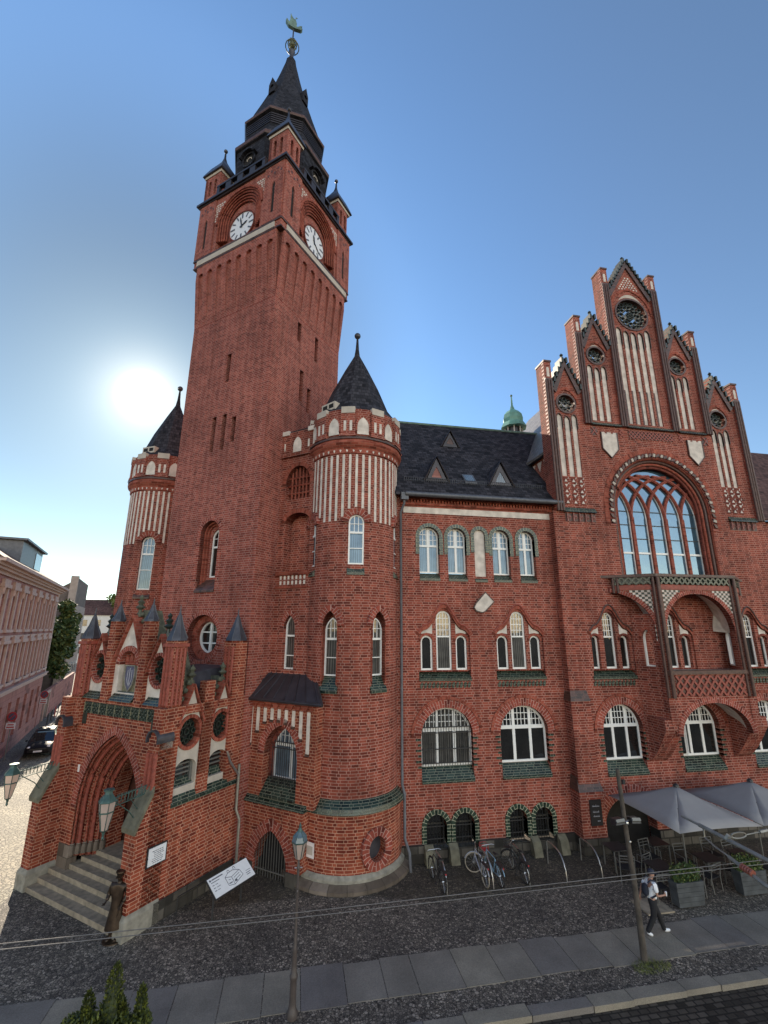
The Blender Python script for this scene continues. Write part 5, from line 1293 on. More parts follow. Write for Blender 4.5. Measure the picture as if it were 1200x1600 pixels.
# ------------------------------------------------------------------ entrance porch
pw = -6.2
po = Arch(-4.95, -1.25, .95, 5.25, 'pt', 2.75, n=16)     # outer order
frz = (5.85, 6.28)
P0 = Fr(PF(0, 0, 0), Uv, -Vv)
k = MB(); k.prism(PF, [(-5.7, 0), (po.a0, 0)] + po.arc(0) + [(po.a1, 0), (-.5, 0), (-.5, 6.45), (-5.7, 6.45)], -.3, 0); k.build('porch_front', 'orange_brick', HALL)
for i in range(6):                                       # splayed orders with rolls
    t = .115 * i; a_ = Arch(po.a0 + t, po.a1 - t, .95, po.c1 - t * 1.15, 'pt', po.r - t * .9, n=16); b = -.02 - .16 * i
    arch_band(PF, a_.arc(1.6), .12, b - .25, b, 'moulded_brick' if i % 2 else 'orange_brick')
    roll(PF, a_.inset(.06).arc(1.6), .062 if i % 2 else .04, b - .06, 'moulded_brick' if i % 2 == 0 else 'terracotta', n=8)
arch_band(PF, po.arc(), .30, -.05, .025, 'arch_brick')
ip = Arch(po.a0 + .68, po.a1 - .68, .95, po.c1 - .8, 'pt', po.r - .6, n=16)
k = MB(); k.prism(PF, [(-5.6, .95), (ip.a0, .95)] + ip.arc() + [(ip.a1, .95), (-.6, .95), (-.6, 6.0), (-5.6, 6.0)], -1.6, -.98); k.build('portal_reveal', 'orange_brick', HALL)
k = MB(); k.box(PF, ip.a0 - .1, ip.a1 + .1, -1.75, -1.68, .95, 4.9); k.box(PF, -3.15, -3.07, -1.68, -1.62, .95, 3.6); k.box(PF, ip.a0, ip.a1, -1.68, -1.62, 3.5, 3.62); k.build('entrance_door', 'door_wood', HALL)
# side walls of the porch, upper and lower
SDp = Fr(T0 + Uv * 0.0, Vv, Uv)                            # a = v, b out to the right
bays = ((-3.08, -2.08), (-1.60, -.60))
hs = []
for a0, a1 in bays: hs.append([(a0, 3.85), (a1, 3.85)] + list(reversed(Arch(a0, a1, 3.8, 6.2, 'pt', 1.0, n=6).arc())))
k = MB(); k.prism(SDp, [(-3.85, .0), (-.0, .0), (-.0, 6.45), (-3.85, 6.45)], -.45, 0, [[(a0, 3.3), (a1, 3.3), (a1, 6.15), (a0, 6.15)] for a0, a1 in bays]); k.build('porch_side', 'orange_brick', HALL)
k = MB(); k.box(PF, pw, -5.75, -3.4, .45, 0, 6.45); k.build('porch_side', 'orange_brick', HALL)
for j, (a0, a1) in enumerate(bays):
    m_ = (a0 + a1) / 2; h = (a1 - a0) / 2
    k = MB(); k.prism(SDp, [(a0, 3.3), (a1, 3.3), (a1, 5.75), (m_, 7.05), (a0, 5.75)], -.34, -.09, [circ(m_, 5.5, .50, 24, .55), Arch(a0 + .05, a1 - .05, 3.75, 4.6, rise=.3, n=6).outline()]); k.build('gable_panel', 'plaster_dull', HALL)
    arch_band(SDp, list(reversed(circ(m_, 5.5, .43, 24, .48))), .12, -.34, -.04, 'moulded_brick', closed=True)
    k = MB()
    for rr in (.12,): k.ring(SDp, circ(m_, 5.5, rr, 10), .03, -.3, -.22, True)
    for q in range(8): t = 2 * pi * q / 8; k.ring(SDp, circ(m_ + .28 * cos(t), 5.5 + .31 * sin(t), .10, 8), .03, -.3, -.2, True)
    k.build('tracery', 'tracery_green', HALL); k = MB(); k.prism(SDp, circ(m_, 5.5, .45, 20, .5), -.38, -.33); k.build('opening', 'interior_dark', HALL)
    arch_band(SDp, Arch(a0 + .05, a1 - .05, 3.75, 4.62, rise=.32, n=6).arc(), .22, -.34, -.1, 'arch_brick')
    k = MB(); k.box(SDp, a0, a1, -.42, -.36, 3.3, 4.8); k.build('side_window', 'window_glass_dark', HALL)
    k = MB()
    for c in (4.1, 4.25, 4.4): k.box(SDp, a0 + .06, a1 - .1, -.36, -.3, c, c + .05)
    k.box(SDp, a1 - .16, a1 - .06, -.36, -.26, 3.7, 4.6); k.build('louvre_frame', 'chair_metal', HALL)
    k = MB(); k.ring(SDp, [(a0 - .05, 5.75), (m_, 7.08), (a1 + .05, 5.75)], .08, -.4, .02); k.build('gable_verge', 'moulded_brick', HALL)
    k = MB(); k.prism(SDp, [(a0 - .1, 5.85), (m_, 7.3), (a1 + .1, 5.85), (a1 + .1, 5.5), (a0 - .1, 5.5)], -.9, -.42); o = k.build('gable_back', 'moss_lead', HALL)
    k = MB()
    for sg in (-1, 1):
        for q in range(5): t = (q + .6) / 5.5; P = SDp(m_ + sg * (h + .15) * t, -.3, 7.35 - 1.5 * t); k.ball(P, .10, 5)
    k.lathe(SDp(m_, -.25, 0), [(.07, 7.1), (.05, 7.35), (.17, 7.45), (.06, 7.55), (.12, 7.66), (0, 7.85)], 6); k.build('crockets', 'moss_lead', o)
sill(SDp, -3.12, -.05, 3.25, 4.0, -.36, .03)
k = MB(); k.box(SDp, -2.08, -1.62, -.34, .0, 4.0, 7.2); k.build('side_pier', 'orange_brick', HALL)
# gabled upper front: four turrets, three gables
turr = ((-5.74, .54, 8.72, 10.0, 1), (-.33, .54, 8.72, 10.0, 1)); piers = ((-4.06, .46, 9.42, 10.3), (-1.96, .46, 9.42, 10.3))
piers = ((-4.12, .40, 9.42, 10.3), (-2.02, .40, 9.42, 10.3))
def cap(C, h, z0, z1, par):
    k = MB(); k.lathe(C, [(h * 1.5 / 1.06, z0), (h * 1.32, z0 + .08), (h * .62, z0 + (z1 - z0) * .42), (h * .22, z0 + (z1 - z0) * .72), (.03, z0 + (z1 - z0) * .8), (.015, z1)], 8, rot=TU + pi / 8); o = k.build('turret_cap', 'lead', par)
    k = MB()
    for j in range(8):
        a = TU + pi / 8 + 2 * pi * j / 8; d = Vector((cos(a), sin(a), 0)); k.tube([C + d * h * 1.34 + Vector((0, 0, z0 + .08)), C + d * h * .63 + Vector((0, 0, z0 + (z1 - z0) * .42)), C + d * h * .22 + Vector((0, 0, z0 + (z1 - z0) * .72))], .014, 4)
    k.build('cap_seams', 'zinc', o)
for a, s_w, z0, z1, q in turr:
    C = PF(a, -.06 if q else 0, 0); fr = Fr(C, Uv, -Vv); h = s_w / 2
    k = MB(); k.box(fr, -h, h, -h, h, 5.4, z0); o = k.build('porch_turret', 'orange_brick', HALL); cap(C, h, z0, z1, o)
    k = MB()
    for dx in (-h * .62, 0, h * .62): k.tube([fr(dx, h, 6.5), fr(dx, h, z0 - .25)], .06, 6); k.tube([fr(h, dx, 6.5), fr(h, dx, z0 - .25)], .06, 6)
    k.box(fr, -h - .05, h + .05, -h - .05, h + .07, z0 - .22, z0 - .1); k.build('turret_rolls', 'terracotta', o, True)
for a, s_w, z0, z1 in piers:
    C = PF(a, -.12, 0); fr = Fr(C, Uv, -Vv); h = s_w / 2
    k = MB(); k.box(fr, -h, h, -h, h, 6.3, z0); o = k.build('porch_turret', 'orange_brick', HALL); cap(C, h, z0, z1, o)
C = Vector(SDp(-.44, -.3, 0)); fr = Fr(C, Uv, -Vv); k = MB(); k.box(fr, -.33, .33, -.33, .33, 3.5, 8.66); o = k.build('porch_turret', 'orange_brick', HALL); cap(C, .33, 8.66, 10.0, o)
k = MB()
for dx in (-.2, 0, .2): k.tube([fr(dx, .34, 5.0), fr(dx, .34, 8.4)], .06, 6)
k.build('turret_rolls', 'terracotta', o, True)
ups = ((-4.93, .58, 8.85, 9.05, 0), (-3.08, .86, 9.6, 9.95, 1), (-1.20, .58, 8.85, 9.05, 0))
for a, h, zt, zf, mid_ in ups:
    zs = 7.3 if not mid_ else 7.6
    k = MB(); hole = [circ(a, 7.62, .48, 24, .58)] if not mid_ else [Arch(a - .56, a + .56, 6.72, 8.28, n=10).outline()]
    k.prism(PF, [(a - h - .2, 6.45), (a + h + .2, 6.45), (a + h, zs + .3), (a, zt), (a - h, zs + .3)], -.4, -.12, hole); k.build('gable_panel', 'plaster', HALL)
    k = MB(); k.box(PF, a - h, a + h, -.3, .0, 6.3, 7.0); k.build('gable_base', 'orange_brick', HALL) if 0 else None
    if not mid_:
        arch_band(PF, list(reversed(circ(a, 7.62, .43, 24, .53))), .12, -.4, -.06, 'arch_brick', closed=True)
        k = MB()
        for q in range(8): t = 2 * pi * q / 8; k.ring(PF, circ(a + .29 * cos(t), 7.62 + .36 * sin(t), .10, 8), .03, -.3, -.2, True)
        k.ring(PF, circ(a, 7.62, .1, 8), .03, -.3, -.2, True); k.build('tracery', 'tracery_green', HALL)
        MB().prism(PF, circ(a, 7.62, .46, 20, .56), -.44, -.38).build('opening', 'interior_dark', HALL)
    else:
        arch_band(PF, Arch(a - .54, a + .54, 6.72, 8.28, n=10).arc(), .2, -.4, -.06, 'arch_brick')
        k = MB(); k.box(PF, a - .58, a + .58, -.42, -.36, 6.7, 8.3); k.build('niche_back', 'orange_brick', HALL)
        k = MB(); k.box(PF, a - .5, a + .5, -.36, -.3, 6.74, 7.72); k.build('crest_ground', 'crest_ochre', HALL)
        sh_ = [(a - .27, 7.7), (a - .28, 7.3), (a - .2, 7.02), (a, 6.78), (a + .2, 7.02), (a + .28, 7.3), (a + .27, 7.7)]
        o = MB().prism(PF, sh_, -.3, -.22).build('crest_shield', 'crest_blue', HALL)
        MB().ring(PF, sh_, .045, -.3, -.19, True, True).build('crest_border', 'stone_pale', o)
        k = MB(); k.box(PF, a - .015, a + .015, -.22, -.205, 6.95, 7.62); k.ring(PF, [(a - .13, 7.55), (a - .15, 7.2), (a - .06, 7.0)], .025, -.22, -.205); k.ring(PF, [(a + .06, 7.0), (a + .15, 7.2), (a + .13, 7.55)], .025, -.22, -.205); k.build('crest_charge', 'sign_chalk', o)
        k = MB(); k.box(PF, a - .36, a + .36, -.3, -.2, 7.76, 7.86)
        for q in range(3): k.prism(PF, [(a - .36 + q * .26, 7.86), (a - .16 + q * .26, 7.86), (a - .16 + q * .26, 8.0), (a - .26 + q * .26, 8.12 + .06 * (q == 1)), (a - .36 + q * .26, 8.0)], -.3, -.2)
        k.build('crest_crown', 'moulded_brick', HALL)
    k = MB(); k.ring(PF, [(a - h - .06, zs + .12), (a, zt + .02), (a + h + .06, zs + .12)], .08, -.42, .02); k.build('gable_verge', 'moulded_brick', HALL)
    k = MB(); k.prism(PF, [(a - h - .2, zs + .2), (a, zt + .28), (a + h + .2, zs + .2), (a + h + .2, 6.8), (a - h - .2, 6.8)], -1.3 if mid_ else -.95, -.44); o = k.build('gable_back', 'moss_lead', HALL)
    k = MB(); nq = 7 if mid_ else 5
    for sg in (-1, 1):
        for q in range(nq): t = (q + .7) / (nq + .5); k.ball(PF(a + sg * (h + .22) * t, -.35, zt + .3 - (zt - zs + .1) * t), .10, 5)
    k.lathe(PF(a, -.3, 0), [(.10, zt + .0), (.06, zt + .28), (.2, zt + .38), (.08, zt + .48), (.15, zt + .6), (.05, zt + .68), (.1, zt + .78), (0, zt + .9)], 6); k.build('crockets', 'moss_lead' if mid_ else 'tracery_green', o)
k = MB()
for a0, a1, z0 in ((-5.5, -4.45, 6.42), (-3.75, -2.4, 6.42), (-1.65, -.7, 6.42)):
    k.hexa([PF(a0, -.2, z0), PF(a1, -.2, z0), PF(a1, .12, z0), PF(a0, .12, z0), PF(a0, -.2, z0 + .34), PF(a1, -.2, z0 + .34), PF(a1, .06, z0 + .06), PF(a0, .06, z0 + .06)])
k.build('gable_sill', 'green_brick', HALL)
k = MB(); k.box(PF, -5.3, -.85, -.02, .012, frz[0], frz[1]); k.box(PF, -5.35, -5.1, -.02, .03, 5.45, 5.85); k.box(PF, -1.1, -.85, -.02, .03, 5.45, 5.85); k.build('frieze_ground', 'tracery_green', HALL)
k = MB(); lattice(k, PF, -5.28, -.87, 5.88, 6.25, .19, .01, .045, .035); k.build('frieze_lattice', 'green_brick', HALL)
k = MB()
for i in range(10): k.box(PF, -5.3 + i * .494 - .012, -5.3 + i * .494 + .012, .0, .055, 5.86, 6.27)
k.build('frieze_joints', 'crest_ochre', HALL)
# roof of the porch behind the gables, lead
k = MB(); k.box(PF, -5.6, -.45, -3.4, -.45, 6.1, 6.6); k.build('porch_roof', 'lead', HALL)
k = MB(); k.hexa([PF(-3.6, -1.2, 6.5), PF(-.55, -.9, 6.5), PF(-.55, -3.35, 6.5), PF(-3.6, -3.35, 6.5), PF(-2.9, -1.4, 7.5), PF(-1.0, -1.4, 7.45), PF(-1.0, -3.3, 7.6), PF(-2.9, -3.3, 7.6)]); k.build('roof_lantern_box', 'lead', HALL)
# flanking buttresses with stilted hoods and sloping copings
def buttress(a0, a1):
    k = MB(); k.box(PF, a0, a1, -.2, .46, .6, 5.5); k.build('porch_buttress', 'orange_brick', HALL)
    m_ = (a0 + a1) / 2
    k = MB(); k.box(PF, a0 + .0, a1, .45, .92, .6, 2.95)
    k.hexa([PF(a0, .45, 2.9), PF(a1, .45, 2.9), PF(a1, .92, 2.9), PF(a0, .92, 2.9), PF(a0, .45, 3.95), PF(a1, .45, 3.95), PF(a1, .5, 3.95), PF(a0, .5, 3.95)]); k.build('buttress_foot', 'orange_brick', HALL)
    k = MB(); k.hexa([PF(a0 - .08, .47, 3.85), PF(a1 + .08, .47, 3.85), PF(a1 + .08, 1.0, 2.82), PF(a0 - .08, 1.0, 2.82), PF(a0 - .08, .47, 4.08), PF(a1 + .08, .47, 4.08), PF(a1 + .08, 1.02, 2.98), PF(a0 - .08, 1.02, 2.98)]); k.build('sloping_coping', 'coping_stone', HALL)
    fr = Fr(PF(m_, 0, 0), Uv, -Vv); ha = Arch(-.26, .26, 5.15, 5.72, n=8)
    k = MB(); k.prism(fr, ha.outline(), -.1, .40); k.build('hood_plaster', 'plaster', HALL)
    k = MB(); k.ring(fr, ha.arc(.1), .06, -.1, .56); k.build('hood_lead', 'lead', HALL)
    k = MB()
    for dx in (-.2, 0, .2): k.tube([PF(m_ + dx, .47, 3.9), PF(m_ + dx, .47, 5.05)], .07, 6)
    k.build('buttress_rolls', 'terracotta', HALL, True)
    k = MB(); k.box(PF, a0 - .06, a1 + .06, -.2, 1.0, -.1, .52); k.hexa([PF(a0 - .06, -.2, .52), PF(a1 + .06, -.2, .52), PF(a1 + .06, 1.0, .52), PF(a0 - .06, 1.0, .52), PF(a0, -.2, .66), PF(a1, -.2, .66), PF(a1, .93, .66), PF(a0, .93, .66)])
    k.build('buttress_plinth', 'stone_pale', HALL)
buttress(-.52, .0); buttress(-6.2, -5.68)
k = MB(); k.box(SDp, -3.4, .0, -.3, .06, -.1, .58); k.build('stone_plinth', 'rubble_stone', HALL)
k = MB(); k.box(PF, -5.6, po.a0 + .05, -.3, .03, .0, 1.25); k.box(PF, po.a1 - .05, -.6, -.3, .03, .0, 1.25)
for i in range(6):
    for sg, a in ((1, po.a0 + .115 * i), (-1, po.a1 - .115 * i)): k.lathe(PF(a + sg * .06, -.08 - .16 * i, 0), [(.11, .95), (.11, 1.15), (.075, 1.3)], 8)
k.build('portal_base', 'ashlar', HALL)
# steps
for i, (a0, a1, b) in enumerate(((-5.62, -.56, .92), (-5.62, -.56, .58), (-5.62, -.56, .24), (-5.0, -.9, -.08), (-4.75, -1.2, -.40), (-4.5, -1.6, -.72))):
    k = MB(); k.box(PF, a0, a1, -1.0 - .02 * i if i < 5 else -2.0, b, .16 * i + (.0 if i == 0 else .002), .16 * (i + 1)); k.build('entrance_step', 'granite_step', HALL)
pipe([SDp(-.12, .1, 3.9), SDp(-.12, .1, 2.3), SDp(-.05, .24, 1.95), SDp(-.05, .24, .2)], .055, 'galvanised')
pipe([SDp(-.75, .02, 4.5), SDp(-.62, .08, 4.1), SDp(-.16, .1, 3.55), SDp(-.12, .1, 3.4)], .045, 'stainless')
pl_ = MB(); pl_.box(SDp, -.18, -.1, 0, .0, 0, 0) if 0 else None
k = MB(); k.box(PF, -5.15, -5.05, .0, .02, 3.72, 3.98); k.build('number_plate', 'sign_paper', HALL)

# ------------------------------------------------------------------ ground
def struct(o): o['kind'] = 'structure'; return o
def sheet(name, pts, z, mat, thick=0):
    k = MB(); n = len(pts)
    if thick: k.add([(x, y, z - thick) for x, y in pts] + [(x, y, z) for x, y in pts], [tuple(reversed(range(n))), tuple(range(n, 2 * n))] + [(i, (i + 1) % n, n + (i + 1) % n, n + i) for i in range(n)])
    else: k.add([(x, y, z) for x, y in pts], [tuple(range(n))])
    return struct(k.build(name, mat, recalc=bool(thick)))
sheet('ground', [(-900, -900), (900, -900), (900, 1500), (-900, 1500)], -.30, 'road_setts')
sheet('road', [(-60, -5), (60, -5), (60, 12.9), (-60, 12.9)], -.12, 'road_setts')
sheet('pavement', [(-9.5, 13.2), (60, 13.2), (60, 24), (-9.5, 24)], .0, 'mosaic_paving', .3)
sheet('side_street', [(-60, 12.9), (-9.5, 12.9), (-9.5, 24), (-7, 26), (-12, 60), (-30, 150), (-140, 150)], -.006, 'street_cobbles', .25)
sheet('wall_edge_paving', [(2, 19.0), (4.9, 17.9), (26, 17.9), (26, 21), (-4.5, 21.5), (-3.5, 18.8)], .004, 'mossy_paving')
azs = radians(-17); sd = Vector((sin(azs), cos(azs), 0)); sn = Vector((cos(azs), -sin(azs), 0))   # along / towards the street
CB0 = Vector((-23.6, 50.6, 0))                       # corner of the pink building
SB = Fr(CB0, sd, sn)
def P2(a, b): p = SB(a, b, 0); return (p.x, p.y)
sheet('side_pavement', [P2(-40, 0), P2(-40, 1.0), P2(60, 1.0), P2(60, 0)], .13, 'mosaic_paving', .2)
k = MB(); k.box(SB, -40, 60, 1.0, 1.2, -.1, .14); struct(k.build('side_kerb', 'granite_slabs'))
# granite slabs of the walkway, each its own tone, and the kerb
def slabs(name, x0, x1, y0f, y1f, z, wmin, wmax, skew=0, th=.05, gap=.02):
    k = MB(); x = x0; tones = []
    while x < x1:
        w = random.uniform(wmin, wmax); j = random.uniform(-.05, .05); j2 = random.uniform(-.05, .05)
        a, b = x + gap, x + w
        ys = (y0f(a) + j, y1f(a) + j2)
        k.hexa([(a + skew, ys[0], z - .2), (b + skew, y0f(b) + j, z - .2), (b, y1f(b) + j2, z - .2), (a, ys[1], z - .2), (a + skew, ys[0], z + th), (b + skew, y0f(b) + j, z + th), (b, y1f(b) + j2, z + th), (a, ys[1], z + th)])
        tones += [random.random()] * 6; x += w
    o = k.build(name, 'granite_slabs'); at = o.data.attributes.new('tone', 'FLOAT', 'FACE')
    for i, t in enumerate(tones): at.data[i].value = t
    return struct(o)
slabs('slab_walkway', -12, 24, lambda x: 14.0, lambda x: 15.45, 0, .85, 1.3, .0, .012)
slabs('granite_kerb', -9.5, 30, lambda x: 12.86, lambda x: 13.2, 0, 1.0, 1.7, 0, .014)
slabs('tram_rail_slabs', -20, 30, lambda x: 8.2, lambda x: 8.6, -.12, 1, 2, 0, .006) if 0 else None

# ------------------------------------------------------------------ pink corner building across the side street
PB = thing('apartment_house', 'pink stucco corner house with moulded window frames and deep cornice across the side street', 'building', CB0)
k = MB(); wins = []
cols_ = [-1.55 - 2.62 * i for i in range(8)]
for c in cols_:
    wins += [Arch(c - .5, c + .5, 1.2, 3.9, 'rect'), Arch(c - .48, c + .48, 5.6, 8.0, 'rect'), Arch(c - .48, c + .48, 9.1, 11.4, 'rect')]
k.prism(SB, [(-24, -.1), (0, -.1), (0, 12.7), (-24, 12.7)], -.4, 0, [w_.outline() for w_ in wins]); k.build('wall', 'render_pink', PB)
k = MB(); k.box(SB, -24, 0, -10, -.4, -.1, 12.7); k.build('wall', 'render_beige', PB)
k = MB()
for c0, c1, b in ((4.75, 4.95, .22), (4.95, 5.05, .3), (5.35, 5.5, .12), (8.5, 8.62, .08), (12.2, 12.4, .12), (12.4, 12.55, .35), (12.7, 12.9, .75), (12.55, 12.7, .5)): k.box(SB, -24, .0 + b, -.1, b, c0, c1)
k.build('cornice', 'render_trim', PB)
k = MB()
for c in cols_:
    for z0, z1 in ((5.5, 8.1), (9.0, 11.5)):
        k.box(SB, c - .78, c - .5, 0, .12, z0, z1); k.box(SB, c + .5, c + .78, 0, .12, z0, z1); k.box(SB, c - .9, c + .9, 0, .22, z1, z1 + .22); k.box(SB, c - .9, c + .9, 0, .2, z0 - .18, z0)
        k.box(SB, c - .7, c + .7, 0, .16, z1 + .22, z1 + .5)
    k.lathe(SB(c - .6, .06, 0), [(.16, 11.1), (.2, 11.5)], 8)
k.box(SB, -.35, .05, -.0, .1, 5.0, 12.6); k.build('window_surround', 'render_trim', PB)
for w_ in wins:
    f = MB(); f.prism(SB, w_.outline(), -.24, -.17, [w_.inset(.08).outline()]); f.box(SB, w_.m - .03, w_.m + .03, -.24, -.16, w_.c0, w_.c1); f.box(SB, w_.a0, w_.a1, -.24, -.165, w_.c1 - .8, w_.c1 - .74)
    o = f.build('window', 'far_white', PB); k = MB(); k.box(SB, w_.a0, w_.a1, -.27, -.25, w_.c0, w_.c1); k.build('pane', 'window_glass_grey', o)
k = MB(); k.hexa([SB(-24, .7, 12.85), SB(.7, .7, 12.85), SB(.7, -10, 12.85), SB(-24, -10, 12.85), SB(-24, -2.5, 14.9), SB(-2.0, -2.5, 14.9), SB(-2.0, -8, 14.9), SB(-24, -8, 14.9)]); k.build('roof', 'roof_tiles_brown', PB)
k = MB(); k.box(SB, -13, -5.5, -3.6, -.9, 13.2, 15.5); o = k.build('roof_dormer', 'zinc', PB)
k = MB(); k.box(SB, -13.3, -5.2, -3.9, -.6, 15.5, 15.65); k.build('dormer_roof', 'zinc', o)
k = MB(); k.box(SB, -8.2, -5.9, -.92, -.86, 13.9, 15.2); k.build('dormer_window', 'window_glass_grey', o)
k = MB(); k.tube([SB(2.5, -4, 12.5), SB(2.5, -4, 16.0)], .03, 4); k.tube([SB(2.1, -4, 15.8), SB(2.9, -4, 15.8)], .02, 4); k.tube([SB(2.2, -4, 15.2), SB(2.8, -4, 15.2)], .02, 4)
k.tube([SB(2.5, -4, 12.5), SB(-2.0, -4, 12.5)], .03, 4); k.build('roof_aerial', 'black_iron', PB)
# garden wall and houses beyond
GW_ = thing('garden_wall', 'plastered wall running along the side street under the big tree', 'wall', SB(1, 0, 0))
k = MB(); k.box(SB, .3, 26, -.3, 0, -.1, 2.9); k.build('wall', 'render_pink', GW_); k = MB(); k.box(SB, 3.5, 5.6, -.2, .02, 0, 2.6); k.build('gate', 'door_wood', GW_)
k = MB(); k.box(SB, 3.3, 3.5, -.2, .08, 0, 2.9); k.box(SB, 5.6, 5.8, -.2, .08, 0, 2.9); k.box(SB, 3.3, 5.8, -.2, .1, 2.6, 2.85); k.build('gate_frame', 'render_trim', GW_)
FH = thing('gabled_house', 'tall narrow dark gable-ended house behind the street tree', 'building', SB(32, -4, 0))
k = MB(); k.prism(Fr(SB(30, -1.9, 0), -sn, -sd), [(0, 0), (9, 0), (9, 11), (4.5, 13.5), (0, 16.6)], -14, 0); k.build('wall', 'far_brown', FH)
k = MB(); k.box(SB, 29.6, 30.5, -2.9, -1.9, 0, 16.9); k.build('end_wall', 'render_beige', FH)
k = MB(); k.box(SB, 30.2, 44, -1.9, -1.8, 0, 12.5); k.build('street_wall', 'render_beige', FH)
for i in range(5):
    for z in (2, 5.4, 8.8): k = MB(); k.box(SB, 32 + i * 2.4, 33 + i * 2.4, -1.85, -1.76, z, z + 1.7); k.build('window', 'window_glass_grey', FH)
LH = thing('low_house', 'low dark roofed house between pink corner house and gable-ended house', 'building', SB(20, -8, 0))
k = MB(); k.box(SB, 16, 30, -16, -6, 0, 12.2); k.build('wall', 'far_brown', LH); k = MB(); k.box(SB, 15.7, 30, -16.3, -5.7, 12.2, 12.9); k.build('roof', 'dark_metal_sheet', LH)
k = MB(); k.box(SB, 22, 24.5, -9, -7, 12.9, 14.9); k.build('chimney', 'far_brown', LH)
# far houses closing the street
EH = thing('far_house', 'distant white house with red brown roof and skylights closing the side street', 'building', (-40, 150, 0))
FE = Fr((-44, 135, 0), (1, .0, 0), (0, -1, 0))
k = MB(); k.box(FE, -14, 30, -10, 0, 0, 12.2); k.build('wall', 'far_white', EH)
k = MB(); k.hexa([FE(-14, .4, 12.2), FE(30, .4, 12.2), FE(30, -10, 12.2), FE(-14, -10, 12.2), FE(-14, -4.5, 16.5), FE(30, -4.5, 16.5), FE(30, -5.5, 16.5), FE(-14, -5.5, 16.5)]); k.build('roof', 'roof_tiles_brown', EH)
for a in (6.5, 8.3): k = MB(); fr = FE; k.hexa([fr(a, -1.9, 14.25), fr(a + .9, -1.9, 14.25), fr(a + .9, -3.0, 15.3), fr(a, -3.0, 15.3), fr(a, -1.9, 14.45), fr(a + .9, -1.9, 14.45), fr(a + .9, -3.0, 15.5), fr(a, -3.0, 15.5)]); k.build('skylight', 'far_white', EH)
for i in range(12):
    for z in (2.5, 6, 9.4): k = MB(); k.box(FE, -12 + i * 3.3, -10.9 + i * 3.3, 0, .05, z, z + 1.6); k.build('window', 'window_glass_grey', EH)
k = MB(); k.tube([FE(-1, -4, 14), FE(-1, -4, 18)], .05, 4); k.tube([FE(-1.7, -4, 17.4), FE(-.3, -4, 17.4)], .05, 4); k.build('roof_aerial', 'black_iron', EH)

# ------------------------------------------------------------------ trees
def leaves(k, C, rad, n, s, seed=0):
    """leaf-sized faces spread through uneven clumps"""
    rnd = random.Random(seed); cl = []
    for i in range(46):
        d = Vector((rnd.gauss(0, 1), rnd.gauss(0, 1), rnd.gauss(0, 1))).normalized(); q = rnd.uniform(.45, 1) ** .6
        cl.append((Vector((d.x * rad[0] * q, d.y * rad[1] * q, d.z * rad[2] * q)), rnd.uniform(.16, .34) * min(rad)))
    for i in range(n):
        c, r = rnd.choice(cl); d = Vector((rnd.gauss(0, 1), rnd.gauss(0, 1), rnd.gauss(0, 1))).normalized() * r * rnd.uniform(.5, 1.1)
        p = Vector(C) + c + d; a = Vector((rnd.gauss(0, 1), rnd.gauss(0, 1), rnd.gauss(0, 1))).normalized(); b = a.cross(Vector((rnd.gauss(0, 1), rnd.gauss(0, 1), rnd.gauss(0, 1)))).normalized()
        w_ = s * rnd.uniform(.6, 1.3); k.add([p - a * w_, p + b * w_ * .5, p + a * w_, p - b * w_ * .5], [(0, 1, 2, 3)], mi=0 if rnd.random() < .75 else 1)
def tree(label, loc, h, rad, n, s, mats, seed, name='broadleaf_tree', group=None):
    t = thing(name, label, 'tree', loc, group); rnd = random.Random(seed); k = MB(); L = Vector(loc)
    k.tube([L, L + Vector((.1, .1, h * .25)), L + Vector((0, .2, h * .5)), L + Vector((.1, .0, h * .8))], [.32, .25, .18, .06], 8)
    for i in range(9):
        a = rnd.uniform(0, 6.28); z = h * rnd.uniform(.3, .65); k.tube([L + Vector((0, .1, z)), L + Vector((cos(a) * rad[0] * .35, sin(a) * rad[1] * .35, z + h * .1)), L + Vector((cos(a) * rad[0] * .75, sin(a) * rad[1] * .75, z + h * .18))], [.12, .08, .03], 5)
    k.build('trunk', 'bark', t); k = MB(); leaves(k, L + Vector((0, 0, h - rad[2])), rad, n, s, seed); k.build('crown', mats, t, recalc=False)
    return t
tree('tall dense street tree between pink corner house and gable-ended house', SB(8.5, -3.0, 0), 15.3, (4.1, 4.1, 6.6), 19000, .27, ['foliage', 'foliage_yellow'], 3)
tree('tree standing further back beside the gable-ended house', SB(17, -3.2, 0), 12.6, (3.4, 3.4, 5.2), 12000, .27, ['foliage', 'foliage_yellow'], 9)
tree('distant rounded tree rising above roofs at the end of the side street', (-47, 139, 0), 19.0, (5, 5, 3.6), 5000, .5, ['foliage_yellow', 'foliage'], 5)
